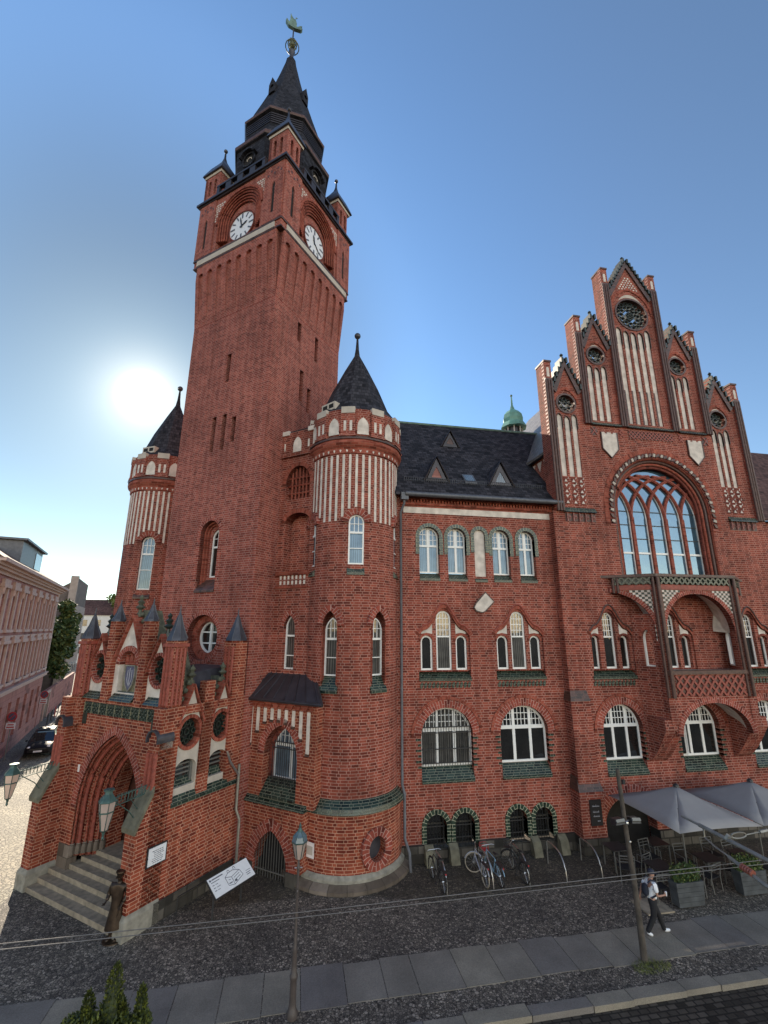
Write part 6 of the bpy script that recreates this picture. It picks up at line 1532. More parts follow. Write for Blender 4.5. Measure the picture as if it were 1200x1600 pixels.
# thuja beside the near pavement: scaly sprays on three spires
def thuja():
    t = thing('thuja_shrub', 'dark green pointed thuja with three spires in the near foreground', 'shrub', (-1.65, 6.0, -.12))
    rnd = random.Random(4); k = MB(); kb = MB()
    for x, y, zt, r, hh in ((-1.64, 6.0, 5.86, .19, 1.9), (-1.37, 6.0, 5.66, .14, 1.5), (-1.88, 6.05, 5.64, .15, 1.6), (-1.74, 5.9, 5.50, .24, 1.8), (-1.50, 5.9, 5.46, .22, 1.8), (-2.0, 5.95, 5.44, .15, 1.4), (-1.84, 5.9, 5.60, .18, 1.4), (-1.40, 5.9, 5.46, .20, 1.4), (-1.52, 5.95, 5.58, .15, 1.4), (-1.95, 5.85, 5.50, .18, 1.4), (-1.62, 5.8, 5.46, .25, 1.4)):
        kb.tube([(x, y, -.12), (x, y, zt - .5)], [.06, .02], 5)
        kb.lathe((x, y, 0), [(r * .82, zt - hh), (r * .78, zt - hh * .5), (r * .7, zt - .5), (r * .3, zt - .22), (.01, zt - .1)], 8, mi=1)
        for i in range(int(8000 * r * 3)):
            q = rnd.random() ** .85; z = zt - q * hh; R_ = r * min(1, (q * hh * 1.5) ** .75) * (1 + .18 * sin(z * 17 + x * 9)); a = rnd.uniform(0, 6.283); rr = R_ * rnd.uniform(.55, 1.05)
            p = Vector((x + cos(a) * rr, y + sin(a) * rr, z)); d = Vector((cos(a) * .55, sin(a) * .55, 1)).normalized(); d = (d + Vector((rnd.gauss(0, .3), rnd.gauss(0, .3), rnd.gauss(0, .2)))).normalized()
            s_ = d.cross(Vector((rnd.gauss(0, 1), rnd.gauss(0, 1), rnd.gauss(0, 1)))).normalized() * .008; L_ = rnd.uniform(.02, .05)
            k.add([p - s_ * .6, p + d * L_ * .6 - s_, p + d * L_, p + d * L_ * .6 + s_], [(0, 1, 2, 3)], mi=0 if rnd.random() < .6 else 1)
        z = zt - hh
    for cx_, cy_, cz_, cr in ((-1.94, 5.9, 5.40, .14), (-1.84, 5.85, 5.34, .2), (-1.96, 5.95, 5.24, .16), (-1.50, 5.85, 5.30, .2), (-1.36, 5.95, 5.36, .11)):
        for i in range(2200):
            d = Vector((rnd.gauss(0, 1), rnd.gauss(0, 1), rnd.gauss(0, 1))).normalized() * cr * rnd.uniform(.5, 1.12); p = Vector((cx_, cy_, cz_)) + d
            a = Vector((rnd.gauss(0, 1), rnd.gauss(0, 1), rnd.gauss(0, 1) + .5)).normalized() * .022; b_ = a.cross(Vector((rnd.gauss(0, 1), rnd.gauss(0, 1), 1))).normalized() * .009; k.add([p - a, p + b_, p + a, p - b_], [(0, 1, 2, 3)], mi=rnd.random() < .45)
    kb.build('trunk', ['bark', 'thuja_leaf_dark'], t); k.build('crown', ['thuja_leaf', 'thuja_leaf_dark'], t, recalc=False)
    k = MB()
    for x, y, r in ((-1.7, 5.95, .6),):
        for i in range(6000):
            z = rnd.uniform(.1, 4.1); a = rnd.uniform(0, 6.283); rr = r * rnd.uniform(.8, 1.03); p = Vector((x + cos(a) * rr, y + sin(a) * rr, z)); d = Vector((cos(a) * .5, sin(a) * .5, 1)).normalized(); s_ = d.cross(Vector((rnd.gauss(0, 1), rnd.gauss(0, 1), 0))).normalized() * .03
            k.add([p - s_, p + d * .1 - s_, p + d * .15, p + d * .1 + s_], [(0, 1, 2, 3)])
    k.build('lower_crown', ['thuja_leaf_dark'], t, recalc=False)
thuja()

# ------------------------------------------------------------------ people
def skin_mesh(name, pts, edges, mat, parent, root=0, sub=2):
    me = bpy.data.meshes.new(name); me.from_pydata([p[:3] for p in pts], edges, []); o = bpy.data.objects.new(name, me); COL.objects.link(o)
    md = o.modifiers.new('s', 'SKIN'); md.use_smooth_shade = True
    for i, p in enumerate(pts):
        r = p[3]; v = me.skin_vertices[0].data[i]; v.radius = r if isinstance(r, tuple) else (r, r); v.use_root = (i == root)
    sb = o.modifiers.new('b', 'SUBSURF'); sb.levels = sub; sb.render_levels = sub
    dg = bpy.context.evaluated_depsgraph_get(); m2 = bpy.data.meshes.new_from_object(o.evaluated_get(dg)); m2.name = name
    o.modifiers.clear(); o.data = m2; m2.materials.clear(); m2.materials.append(MATS[mat])
    for pl in m2.polygons: pl.use_smooth = True
    if parent: o.parent = parent
    return o
def hand(pts, edges, w, d, up, side, curl, s=1.0):
    """palm, four bent fingers of different length and a thumb from the palm's side; w = index of the wrist vertex"""
    W_ = Vector(pts[w][:3]); d = Vector(d).normalized(); side = Vector(side).normalized(); n_ = d.cross(side).normalized()
    i0 = len(pts); pts.append((*(W_ + d * .045 * s), .022 * s)); edges.append((w, i0)); pts.append((*(W_ + d * .085 * s), .021 * s)); edges.append((i0, i0 + 1))
    for j, ln in enumerate((.068, .078, .073, .056)):
        o_ = side * (j - 1.5) * .021 * s; p = W_ + d * .09 * s + o_; prev = i0 + 1; dd = Vector(d)
        for q, fr in enumerate((.45, .32, .23)):
            pts.append((*p, .0088 * s - q * .0008)); edges.append((prev, len(pts) - 1)); prev = len(pts) - 1
            dd = (dd + n_ * curl * (q + 1) * .5).normalized(); p = p + dd * ln * fr * s
        pts.append((*p, .007 * s)); edges.append((prev, len(pts) - 1))
    p = W_ + d * .04 * s - side * .03 * s; prev = i0
    for q in range(3): pts.append((*p, .0105 * s)); edges.append((prev, len(pts) - 1)); prev = len(pts) - 1; p = p + (d * .7 - side * .45 + n_ * curl).normalized() * .03 * s
def body_pts(hipL, kneeL, ankL, toeL, hipR, kneeR, ankR, toeR, pelvis, waist, chest, neck, head, shL, elL, wrL, shR, elR, wrR, handL, handR, f=(0, -1, 0), fat=1.0):
    P = []; E = []
    def a(p, r): P.append((*p, r)); return len(P) - 1
    pe = a(pelvis, (.135 * fat, .11)); wa = a(waist, (.125 * fat, .095)); ch = a(chest, (.15 * fat, .105)); ne0 = a(Vector(neck) - Vector((0, 0, .05)), .07); ne = a(neck, .052)
    E += [(pe, wa), (wa, ch), (ch, ne0), (ne0, ne)]
    hd = Vector(head); fv = Vector(f).normalized(); c1 = a(hd - Vector((0, 0, .055)) + fv * .01, (.062, .07)); c2 = a(hd + Vector((0, 0, .015)), (.073, .085)); c3 = a(hd + Vector((0, 0, .075)), (.06, .07))
    E += [(ne, c1), (c1, c2), (c2, c3)]
    ns = a(hd - Vector((0, 0, .015)) + fv * .088, .012); E.append((c2, ns))
    for hp, kn, an, to in ((hipL, kneeL, ankL, toeL), (hipR, kneeR, ankR, toeR)):
        i = a(hp, .088 * fat); mid = (Vector(hp) + Vector(kn)) / 2; j0 = a(mid, .078 * fat); j = a(kn, .054); cf = a(Vector(kn) * .62 + Vector(an) * .38, .054); k_ = a(an, .036); h_ = a(Vector(an) + Vector((0, 0, -.05)), .036); t = a(to, .033)
        E += [(pe, i), (i, j0), (j0, j), (j, cf), (cf, k_), (k_, h_), (h_, t)]
    for sh, el, wr, hn in ((shL, elL, wrL, handL), (shR, elR, wrR, handR)):
        i = a(sh, .058); m_ = a((Vector(sh) + Vector(el)) / 2, .046); j = a(el, .037); k_ = a(wr, .024); E += [(ch, i), (i, m_), (m_, j), (j, k_)]
        hand(P, E, k_, *hn)
    return P, E
V = Vector
# walking man, local frame: faces +x; origin at ground
man = thing('person', 'man walking in white t-shirt, black trousers and cap with dark backpack holding a cup', 'person', (11.45, 15.0, 0), rz=radians(-8))
P, E = body_pts(V((.02, .09, .90)), V((.20, .09, .52)), V((.33, .10, .10)), V((.47, .10, .06)), V((-.02, -.09, .90)), V((-.06, -.09, .49)), V((-.30, -.09, .17)), V((-.20, -.09, .03)),
    V((0, 0, .95)), V((.0, 0, 1.10)), V((.01, 0, 1.34)), V((.03, 0, 1.50)), V((.07, 0, 1.61)),
    V((0, .20, 1.40)), V((-.16, .26, 1.16)), V((-.22, .28, .93)), V((.02, -.20, 1.40)), V((.03, -.26, 1.13)), V((.26, -.20, 1.12)),
    ((-.1, 0, -1), (0, 0, 1), (1, 0, 0), .35), ((1, .15, .1), (0, 0, 1), (0, 0, -1), .5), f=(1, 0, -.15))
b = skin_mesh('body', P, E, 'skin', man)
def gar(name, pts, edges, mat, par=man, sub=2): return skin_mesh(name, [(*p, r) for p, r in pts], edges, mat, par, 0, sub)
gar('t_shirt', [(V((0, 0, .86)), (.165, .14)), (V((0, 0, 1.08)), (.160, .135)), (V((.01, 0, 1.33)), (.175, .135)), (V((.025, 0, 1.45)), (.10, .095)), (V((0, .20, 1.40)), .082), (V((-.12, .25, 1.22)), .07), (V((.02, -.20, 1.40)), .082), (V((.03, -.25, 1.2)), .07)], [(0, 1), (1, 2), (2, 3), (2, 4), (4, 5), (2, 6), (6, 7)], 'white_shirt')
gar('trousers', [(V((0, 0, 1.04)), (.155, .13)), (V((0, 0, .90)), (.16, .13)), (V((.03, .09, .80)), .115), (V((.19, .09, .52)), .088), (V((.34, .10, .04)), .07), (V((-.03, -.09, .80)), .115), (V((-.07, -.09, .50)), .088), (V((-.33, -.09, .10)), .07)], [(0, 1), (1, 2), (2, 3), (3, 4), (1, 5), (5, 6), (6, 7)], 'black_cloth')
gar('shoe', [(V((.31, .10, .07)), .055), (V((.40, .10, .055)), .05), (V((.52, .10, .06)), .04)], [(0, 1), (1, 2)], 'sign_white', sub=1)
gar('shoe', [(V((-.33, -.09, .13)), .055), (V((-.26, -.09, .07)), .05), (V((-.16, -.09, .035)), .04)], [(0, 1), (1, 2)], 'sign_white', sub=1)
gar('backpack', [(V((-.19, 0, 1.02)), (.12, .09)), (V((-.20, 0, 1.2)), (.145, .11)), (V((-.17, 0, 1.38)), (.12, .08))], [(0, 1), (1, 2)], 'navy_cloth')
k = MB()
for s_ in (-.12, .12): k.tube([(-.15, s_, 1.42), (-.04, s_ * 1.1, 1.505), (.10, s_ * 1.05, 1.46), (.16, s_ * 1.1, 1.3), (.1, s_ * 1.35, 1.12), (-.1, s_ * 1.3, 1.03)], .024, 6)
k.build('strap', 'navy_cloth', man, True)
k = MB(); k.lathe((.065, 0, 0), [(.104, 1.645), (.107, 1.68), (.09, 1.73), (.05, 1.755), (0, 1.76)], 14); k.hexa([V((.12, -.07, 1.645)), V((.25, -.05, 1.625)), V((.25, .05, 1.625)), V((.12, .07, 1.645)), V((.12, -.07, 1.66)), V((.25, -.05, 1.637)), V((.25, .05, 1.637)), V((.12, .07, 1.66))]); k.build('cap', 'navy_cloth', man, True)
k = MB(); k.lathe((.37, -.17, 0), [(.026, 1.09), (.034, 1.20), (.036, 1.205), (.02, 1.215)], 10); cup = k.build('paper_cup', 'sign_white', man, True)
# bronze captain on the steps
st = thing('bronze_statue', 'dark bronze standing figure in peaked cap and long coat beside the porch steps', 'statue', (-5.05, 17.68, 0), rz=radians(-102))
P, E = body_pts(V((0, .09, .92)), V((.02, .10, .5)), V((0, .11, .09)), V((.15, .13, .04)), V((0, -.09, .92)), V((.04, -.10, .5)), V((.02, -.11, .09)), V((.17, -.13, .04)),
    V((0, 0, .98)), V((0, 0, 1.14)), V((-.01, 0, 1.38)), V((0, 0, 1.55)), V((.03, 0, 1.68)),
    V((0, .21, 1.44)), V((.0, .28, 1.18)), V((.14, .22, .98)), V((0, -.21, 1.44)), V((.02, -.29, 1.18)), V((.2, -.26, 1.05)),
    ((.6, -.2, -.7), (0, 0, 1), (0, 1, 0), .3), ((1, 0, -.1), (0, 0, 1), (0, 1, 0), .3), f=(1, 0, 0), fat=1.05)
skin_mesh('body', P, E, 'bronze', st)
skin_mesh('overcoat', [(0, 0, 1.47, (.12, .1)), (-.01, 0, 1.36, (.2, .155)), (0, 0, 1.12, (.175, .15)), (0, 0, .9, (.2, .17)), (.0, 0, .62, (.245, .21)), (.0, 0, .36, (.29, .25)), (0, .22, 1.43, .085), (.0, .28, 1.18, .07), (.11, .23, 1.02, .055), (0, -.22, 1.43, .085), (.02, -.29, 1.18, .07), (.16, -.26, 1.07, .055)], [(0, 1), (1, 2), (2, 3), (3, 4), (4, 5), (1, 6), (6, 7), (7, 8), (1, 9), (9, 10), (10, 11)], 'bronze', st)
k = MB(); k.lathe((.02, 0, 0), [(.1, 1.70), (.102, 1.74), (.14, 1.79), (.135, 1.82), (0, 1.83)], 16); k.hexa([V((.09, -.07, 1.70)), V((.19, -.05, 1.675)), V((.19, .05, 1.675)), V((.09, .07, 1.70)), V((.09, -.07, 1.715)), V((.19, -.05, 1.69)), V((.19, .05, 1.69)), V((.09, .07, 1.715))]); k.build('peaked_cap', 'bronze', st, True)
for sy in (-.1, .1): skin_mesh('boot', [(0, sy, .42, .075), (0, sy, .12, .062), (.02, sy, .05, .06), (.16, sy * 1.25, .04, .048)], [(0, 1), (1, 2), (2, 3)], 'bronze', st, sub=1)
skin_mesh('collar', [(0, 0, 1.5, (.1, .085)), (.01, 0, 1.56, (.085, .075))], [(0, 1)], 'bronze', st, sub=1)
k = MB(); n_ = 20; prof_ = [(.165, 1.1), (.185, .95), (.215, .75), (.25, .55), (.285, .33), (.27, .32)]; vs = []
for r_, z_ in prof_:
    for j in range(n_): a_ = 2 * pi * j / n_; w_ = 1 + .06 * sin(a_ * 6) * (1.1 - z_); vs.append((cos(a_) * r_ * .82 * w_, sin(a_) * r_ * w_, z_ + .02 * sin(a_ * 2)))
k.add(vs, [(i * n_ + j, i * n_ + (j + 1) % n_, (i + 1) * n_ + (j + 1) % n_, (i + 1) * n_ + j) for i in range(5) for j in range(n_)]); k.build('coat_skirt', 'bronze', st, True)
k = MB(); k.tube([(.1 * cos(t), .175 * sin(t), 1.08) for t in [2 * pi * i / 16 for i in range(17)]], .022, 5); k.build('belt', 'bronze', st, True)
k = MB(); k.lathe((0, 0, 0), [(.30, -.02), (.29, .03)], 20); k.build('base_plate', 'bronze', st)
k = MB(); k.tube([(.05, .27, 1.0), (-.12, .32, .45)], .015, 6); k.tube([(.12, .2, 1.05), (.16, .12, .7)], .02, 5); k.build('sabre', 'bronze', st, True)

# ------------------------------------------------------------------ bicycles and racks
def rack(x, first=None):
    lab = 'stainless steel bicycle hoop set in the paving'
    t = thing('bicycle_rack', lab, 'bicycle rack', (0, 0, 0), 'bicycle hoops along the wall')
    k = MB(); pts = [(0, 0.0, -.02)] + [(0, .62 - .62 * cos(pi / 2 * i / 8) , .82 * sin(pi / 2 * i / 8)) for i in range(9)] + [(0, .95, .84), (0, 1.28, .83), (0, 1.35, .78), (0, 1.36, 0)]
    k.tube(pts, .024, 8); k.build('hoop', 'stainless', t, True); t.location = (x, 18.22, 0); return t
r0 = rack(5.72)
racks = [r0] + [dup(r0, (x, 18.25, 0)) for x in (7.5, 8.93, 10.44, 11.93)]
for r_, l in zip(racks, ('stainless bicycle hoop beside the red and white bicycle, nearest the round bay', 'stainless bicycle hoop that the pale blue bicycle leans on', 'stainless bicycle hoop holding the black bicycle with cream tyres', 'empty stainless bicycle hoop next to the black bicycle', 'empty stainless bicycle hoop nearest the black menu board')): r_['label'] = l
def bicycle(label, loc, rz, frame, tyre, basket=None, lean=0, steer=0):
    t = thing('bicycle', label, 'bicycle', (0, 0, 0), 'bicycles parked at the hoops')
    def wheel(cx_, ang):
        d = V((cos(ang), sin(ang), 0)); C_ = V((cx_, 0, .34)); k = MB(); k.tube([C_ + (d * cos(a) + V((0, 0, 1)) * sin(a)) * .33 for a in [2 * pi * i / 24 for i in range(25)]], .022, 6, cap=False); o = k.build('wheel', tyre, t, True)
        k = MB()
        for i in range(12): a = 2 * pi * i / 12; k.tube([C_, C_ + (d * cos(a) + V((0, 0, 1)) * sin(a)) * .32], .003, 3)
        k.tube([C_ - d.cross(V((0, 0, 1))) * .04, C_ + d.cross(V((0, 0, 1))) * .04], .025, 6); k.build('spokes', 'stainless', o)
        k = MB(); k.tube([C_ + (d * cos(a) + V((0, 0, 1)) * sin(a)) * .365 for a in [radians(20) + radians(140) * i / 8 for i in range(9)]], .016, 5); k.build('mudguard', frame, o)
    wheel(-.52, 0); wheel(.53, steer)
    k = MB(); BB = V((-.1, 0, .30)); ST = V((-.24, 0, .78)); HT = V((.36, 0, .86)); HB = V((.41, 0, .66))
    for a, b_, r in ((BB, ST, .018), (ST, HT, .017), (BB, HB, .02), (HT, HB, .02), (BB, V((-.52, .05, .34)), .011), (ST, V((-.52, .05, .34)), .010), (BB, V((-.52, -.05, .34)), .011), (ST, V((-.52, -.05, .34)), .010), (HB, V((.53, .05, .34)), .012), (HB, V((.53, -.05, .34)), .012)): k.tube([a, b_], r, 6)
    k.build('frame', frame, t, True)
    k = MB(); k.tube([ST, V((-.27, 0, .93))], .013, 6); k.lathe(V((0, 0, 0)), [(0, 0)], 3) if 0 else None
    k.hexa([V((-.40, -.07, .93)), V((-.12, -.02, .94)), V((-.12, .02, .94)), V((-.40, .07, .93)), V((-.40, -.08, .98)), V((-.12, -.02, .97)), V((-.12, .02, .97)), V((-.40, .08, .98))]); k.build('saddle', 'rubber', t, True)
    dd = V((-sin(steer), cos(steer), 0)); k = MB(); H_ = V((.33, 0, 1.02)); k.tube([HT, H_], .014, 6); k.tube([H_ - dd * .28 - V((.08, 0, 0)), H_ - dd * .2, H_, H_ + dd * .2, H_ + dd * .28 - V((.08, 0, 0))], .012, 6); k.build('handlebar', 'stainless', t, True)
    k = MB(); k.tube([V((-.1, -.1, .30)), V((-.1, .1, .30))], .014, 5); k.box(ID, -.2, -.1, .1, .18, .13, .15); k.box(ID, -.1, .0, -.18, -.1, .45, .47); k.tube([V((-.1, .1, .3)), V((-.15, .11, .14))], .01, 4); k.tube([V((-.1, -.1, .3)), V((-.05, -.11, .46))], .01, 4); k.build('pedals', 'black_iron', t)
    k = MB(); k.box(ID, -.78, -.3, -.06, .06, .70, .72); k.tube([V((-.7, .05, .7)), V((-.52, .05, .34))], .006, 4); k.tube([V((-.7, -.05, .7)), V((-.52, -.05, .34))], .006, 4); k.build('luggage_rack', 'black_iron', t)
    k = MB(); k.ball(V((-.8, 0, .68)), .03, 6); k.build('rear_light', 'red_paint', t)
    if basket:
        k = MB()
        for z in (.78, .88, .98): k.tube([V((.42, -.13, z)), V((.68, -.13, z)), V((.68, .13, z)), V((.42, .13, z)), V((.42, -.13, z))], .008, 4)
        for x_ in (.42, .55, .68):
            for y_ in (-.13, .13): k.tube([V((x_, y_, .78)), V((x_, y_, .98))], .007, 4)
        k.box(ID, .43, .67, -.12, .12, .775, .785); k.build('basket', basket, t)
    t.location = loc; t.rotation_euler = (radians(lean), 0, rz) if False else (0, 0, 0)
    t.rotation_euler.z = rz; t.rotation_euler.x = radians(lean) if abs(lean) else 0
    return t
bicycle('black bicycle with red parts and white headset parked nearest the round bay', (5.55, 18.85, 0), radians(96), 'black_iron', 'rubber')
bicycle('pale blue step-through bicycle with cream tyres and turned front wheel', (7.25, 18.95, 0), radians(92), 'pale_bike_paint', 'cream_tyre', None, 0, radians(70))
bicycle('small blue bicycle with red basket leaning behind the pale blue bicycle', (7.72, 18.85, 0), radians(98), 'blue_paint', 'rubber', 'red_paint')
bicycle('black bicycle with dark panniers on the third hoop from the bay', (8.75, 18.9, 0), radians(97), 'black_iron', 'rubber', 'black_iron', 0, radians(40))

# ------------------------------------------------------------------ lanterns, lamp post, wooden pole
def porch_lantern(a, label, glassm, metal, L_=1.15):
    t = thing('wall_lantern', label, 'lantern', PF(a, .5, 3.6)); fr = Fr(PF(a, .46, 4.0), -Vv, Uv)   # a = outwards
    k = MB(); 
    for c in (0, -.24): k.tube([fr(0, 0, c + .1), fr(L_, 0, c + .02)], .018, 5)
    for i in range(9): x = .08 + i * (L_ - .1) / 9; k.tube([fr(x, 0, -.16), fr(x + .06, 0, .1)], .010, 4); k.tube([fr(x + .06, 0, -.16), fr(x, 0, .1)], .010, 4)
    k.tube([fr(.02, 0, -1.2), fr(.3, 0, -.9), fr(.62, 0, -.5), fr(L_ - .08, 0, -.14)], .016, 5); k.tube([fr(.02, .0, -1.25), fr(.25, 0, -.62), fr(L_ * .5, 0, -.2)], .012, 5)
    k.build('bracket', metal, t)
    C_ = fr(L_ + .22, 0, 0); k = MB()
    k.lathe(C_, [(.07, .34), (.16, .33), (.16, .29), (.1, .27), (.12, .2), (.25, .04), (.27, .0), (.24, -.02)], 6); k.build('lantern_hood', metal, t)
    k = MB(); k.lathe(C_, [(.235, -.02), (.205, -.28), (.20, -.30), (.10, -.78), (.09, -.80)], 6); g = k.build('lantern_glass', glassm, t)
    k = MB()
    for j in range(6): x_, y_ = cos(pi / 3 * j), sin(pi / 3 * j); k.tube([C_ + V((x_ * .24, y_ * .24, -.02)), C_ + V((x_ * .205, y_ * .205, -.3)), C_ + V((x_ * .1, y_ * .1, -.79))], .012, 4)
    k.lathe(C_, [(.215, -.27), (.215, -.31)], 6); k.lathe(C_, [(.13, -.78), (.05, -.84), (.03, -.95), (.045, -1.0), (0, -1.06)], 6); k.build('lantern_frame', metal, t)
porch_lantern(-.26, 'verdigris bracket lantern hanging in front of the portal from the right buttress', 'milk_glass', 'lamp_copper')
porch_lantern(-5.94, 'bracket lantern hanging over the sunlit street from the left buttress', 'warm_lamp_glass', 'lamp_copper', 1.2)
LP = V((.33, 13.85, 0)); lp = thing('street_lamp', 'slim iron lamp post with six-sided lantern on the slab walkway', 'street lamp', LP)
k = MB(); k.lathe(LP, [(.13, 0), (.14, .12), (.10, .18), (.085, .3), (.08, .75), (.10, .8), (.10, .86), (.07, .9), (.062, 1.3), (.075, 1.34), (.045, 1.42), (.038, 2.2), (.032, 3.1), (.05, 3.12), (.05, 3.16), (.028, 3.2), (.028, 3.35)], 12); k.build('post', 'lamp_pole_paint', lp, True)
k = MB(); k.box(Fr(LP, (1, 0, 0), (0, -1, 0)), -.012, .012, .02, .05, 2.62, 2.66); k.tube([LP + V((-.1, 0, 3.14)), LP + V((.1, 0, 3.14))], .012, 5); k.build('fitting', 'stainless', lp)
k = MB(); k.lathe(LP, [(.09, 3.35), (.185, 3.74)], 6); k.build('lantern_glass', 'milk_glass', lp)
k = MB(); k.lathe(LP, [(.205, 3.74), (.17, 3.86), (.06, 3.98)], 6); k.build('lantern_roof', 'lamp_blue_glass', lp)
k = MB()
for j in range(6): x_, y_ = cos(pi / 3 * j), sin(pi / 3 * j); k.tube([LP + V((x_ * .09, y_ * .09, 3.35)), LP + V((x_ * .19, y_ * .19, 3.74)), LP + V((x_ * .17, y_ * .17, 3.87)), LP + V((x_ * .05, y_ * .05, 3.99))], .010, 4)
k.lathe(LP, [(.205, 3.72), (.21, 3.75)], 6); k.lathe(LP, [(.07, 3.96), (.05, 4.02), (.03, 4.06), (.035, 4.1), (0, 4.18)], 8); k.build('lantern_frame', 'lamp_copper', lp)
wp = thing('wooden_pole', 'weathered wooden pole with two floodlights standing at the kerb side of the slabs', 'pole', (10.22, 14.02, 0))
k = MB(); k.tube([(10.22, 14.02, -.1), (10.19, 14.02, 1.5), (10.12, 14.04, 3.2), (10.06, 14.05, 4.95)], [.10, .085, .07, .06], 10); k.build('post', 'post_wood', wp, True)
for sx in (-1, 1):
    k = MB(); k.hexa([V((10.1 + sx * .12, 13.85, 3.52)), V((10.1 + sx * .42, 13.85, 3.5)), V((10.1 + sx * .42, 14.1, 3.42)), V((10.1 + sx * .12, 14.1, 3.44)), V((10.1 + sx * .12, 13.9, 3.66)), V((10.1 + sx * .42, 13.9, 3.64)), V((10.1 + sx * .42, 14.15, 3.6)), V((10.1 + sx * .12, 14.15, 3.62))]); o = k.build('floodlight', 'black_iron', wp)
    k = MB(); k.hexa([V((10.1 + sx * .13, 13.83, 3.6)), V((10.1 + sx * .41, 13.83, 3.58)), V((10.1 + sx * .41, 13.86, 3.53)), V((10.1 + sx * .13, 13.86, 3.55)), V((10.1 + sx * .13, 13.86, 3.67)), V((10.1 + sx * .41, 13.86, 3.65)), V((10.1 + sx * .41, 13.89, 3.6)), V((10.1 + sx * .13, 13.89, 3.62))]); k.build('lamp_lens', 'chair_metal', o)
k = MB(); k.tube([(9.9, 14.0, 3.55), (10.3, 14.0, 3.55)], .02, 5); k.ball((10.09, 13.93, 3.52), .06, 6); k.ball((10.16, 13.97, 3.0), .035, 6); k.build('floodlight_bracket', 'stainless', wp)
k = MB(); k.box(ID, 10.12, 10.2, 13.93, 14.0, 4.55, 4.68); k.build('junction_box', 'black_iron', wp)
# weeds at the foot of the pole
rnd = random.Random(2); k = MB()
for i in range(500):
    a = rnd.uniform(0, 6.28); r = rnd.uniform(.12, .62); p = V((10.25 + cos(a) * r, 13.8 + sin(a) * r * .45, 0)); h_ = rnd.uniform(.03, .12); q = V((rnd.gauss(0, .04), rnd.gauss(0, .04), h_)); s_ = V((.008, .004, 0)); k.add([p - s_, p + s_, p + q], [(0, 1, 2)])
o = k.build('grass_tuft', 'foliage_yellow', recalc=False); o['kind'] = 'stuff'; o['label'] = 'weeds and grass growing at the foot of the wooden pole'; o['category'] = 'grass'

# ------------------------------------------------------------------ tram overhead line
ow = thing('contact_wire', 'pair of thin overhead tram wires crossing in front of the town hall', 'wire', (0, 7.7, 5.3))
for y, z in ((7.70, 5.30), (7.60, 5.29)):
    k = MB(); k.tube([(-30 + 6 * i, y + (.07 * (i - 5) if i > 5 else 0), z - .02 + .0022 * (i - 5) ** 2) for i in range(11)], .006, 5); k.build('wire', 'wire', ow)
ca = thing('overhead_line_arm', 'galvanised cantilever arm with insulators carrying the tram wires at the right edge', 'bracket', (7.6, 5.0, 5.6))
k = MB(); k.tube([(7.70, 8.93, 5.6), (7.69, 8.5, 5.6)], .022, 6); k.tube([(7.69, 8.5, 5.6), (7.62, 7.1, 5.6), (7.5, 4.6, 5.62), (7.4, 2.4, 5.7)], .036, 8); k.build('arm_tube', 'galvanised', ca, True)
k = MB(); k.tube([(7.69, 8.42, 5.56), (7.66, 8.38, 5.44), (7.6, 8.1, 5.40), (7.55, 7.75, 5.38)], .014, 6); k.tube([(7.55, 7.8, 5.38), (7.45, 7.1, 5.30), (7.4, 6.6, 5.28)], .03, 6); k.tube([(7.62, 7.02, 5.58), (7.6, 6.95, 5.42)], .03, 6); k.build('steady_arm', 'galvanised', ca, True)
k = MB()
for i in range(5): y = 7.52 - i * .05; k.lathe((0, 0, 0), [(0, 0)], 3) if 0 else k.tube([(7.51 - i * .008, y + .012, 5.355), (7.51 - i * .008, y - .012, 5.352)], .055, 10)
k.build('insulator', 'insulator_red', ca, True)
k = MB(); cpt = [(7.66 + .16 * cos(t), 7.86 + .0, 5.66 + .045 * sin(t)) for t in [2 * pi * i / 14 for i in range(15)]]; k.tube([(x + .22, y, z) for x, y, z in cpt], .012, 5); k.tube([(8.05, 7.86, 5.66), (8.6, 7.9, 5.68), (9.6, 8.0, 5.7), (12, 8.2, 5.75)], .010, 5); k.tube([(8.35, 7.88, 5.67), (8.55, 7.9, 5.68)], .03, 6); k.tube([(7.65, 7.9, 5.6), (7.68, 7.86, 5.67)], .045, 6); k.build('span_clamp', 'galvanised', ca, True)
k = MB(); k.tube([(7.4, 2.4, -.12), (7.4, 2.4, 7.2)], .11, 12); k.build('mast', 'galvanised', ca, True)

# ------------------------------------------------------------------ signs
pq = thing('wall_plaque', 'white framed notice on the brick side wall of the porch', 'plaque', SDp(-3.5, .03, 1.9))
k = MB(); k.box(SDp, -3.83, -3.11, .0, .04, 1.70, 2.28); k.build('frame', 'black_iron', pq); k = MB(); k.box(SDp, -3.79, -3.15, .04, .05, 1.74, 2.24); k.build('panel', 'sign_white', pq)
k = MB(); r_ = random.Random(1)
for i in range(7):
    a = -3.62 + r_.uniform(-.05, .05); 
    while a < -3.3: b_ = a + r_.uniform(.03, .09); k.box(SDp, a, b_, .05, .053, 2.12 - i * .055, 2.14 - i * .055); a = b_ + .018
k.build('lettering', 'sign_ink', pq)
nb_ = thing('paper_notice', 'small pale notice sheet on the curved bay wall behind the street lamp', 'notice', AF(2.45, .2, 1.2))
dn = V((cos(radians(-134)), sin(radians(-134)), 0)); FN = Fr(BAYC + dn * 2.30, V((-dn.y, dn.x, 0)), dn)
k = MB(); k.box(FN, -.26, .26, .02, .04, .92, 1.42); k.build('sheet', 'sign_paper', nb_); k = MB()
k.box(FN, -.12, .2, .04, .043, 1.02, 1.3)
for i in range(4): k.box(FN, -.22, -.16, .04, .043, 1.0 + i * .1, 1.04 + i * .1)
k.build('print', 'plaster_dull', nb_)
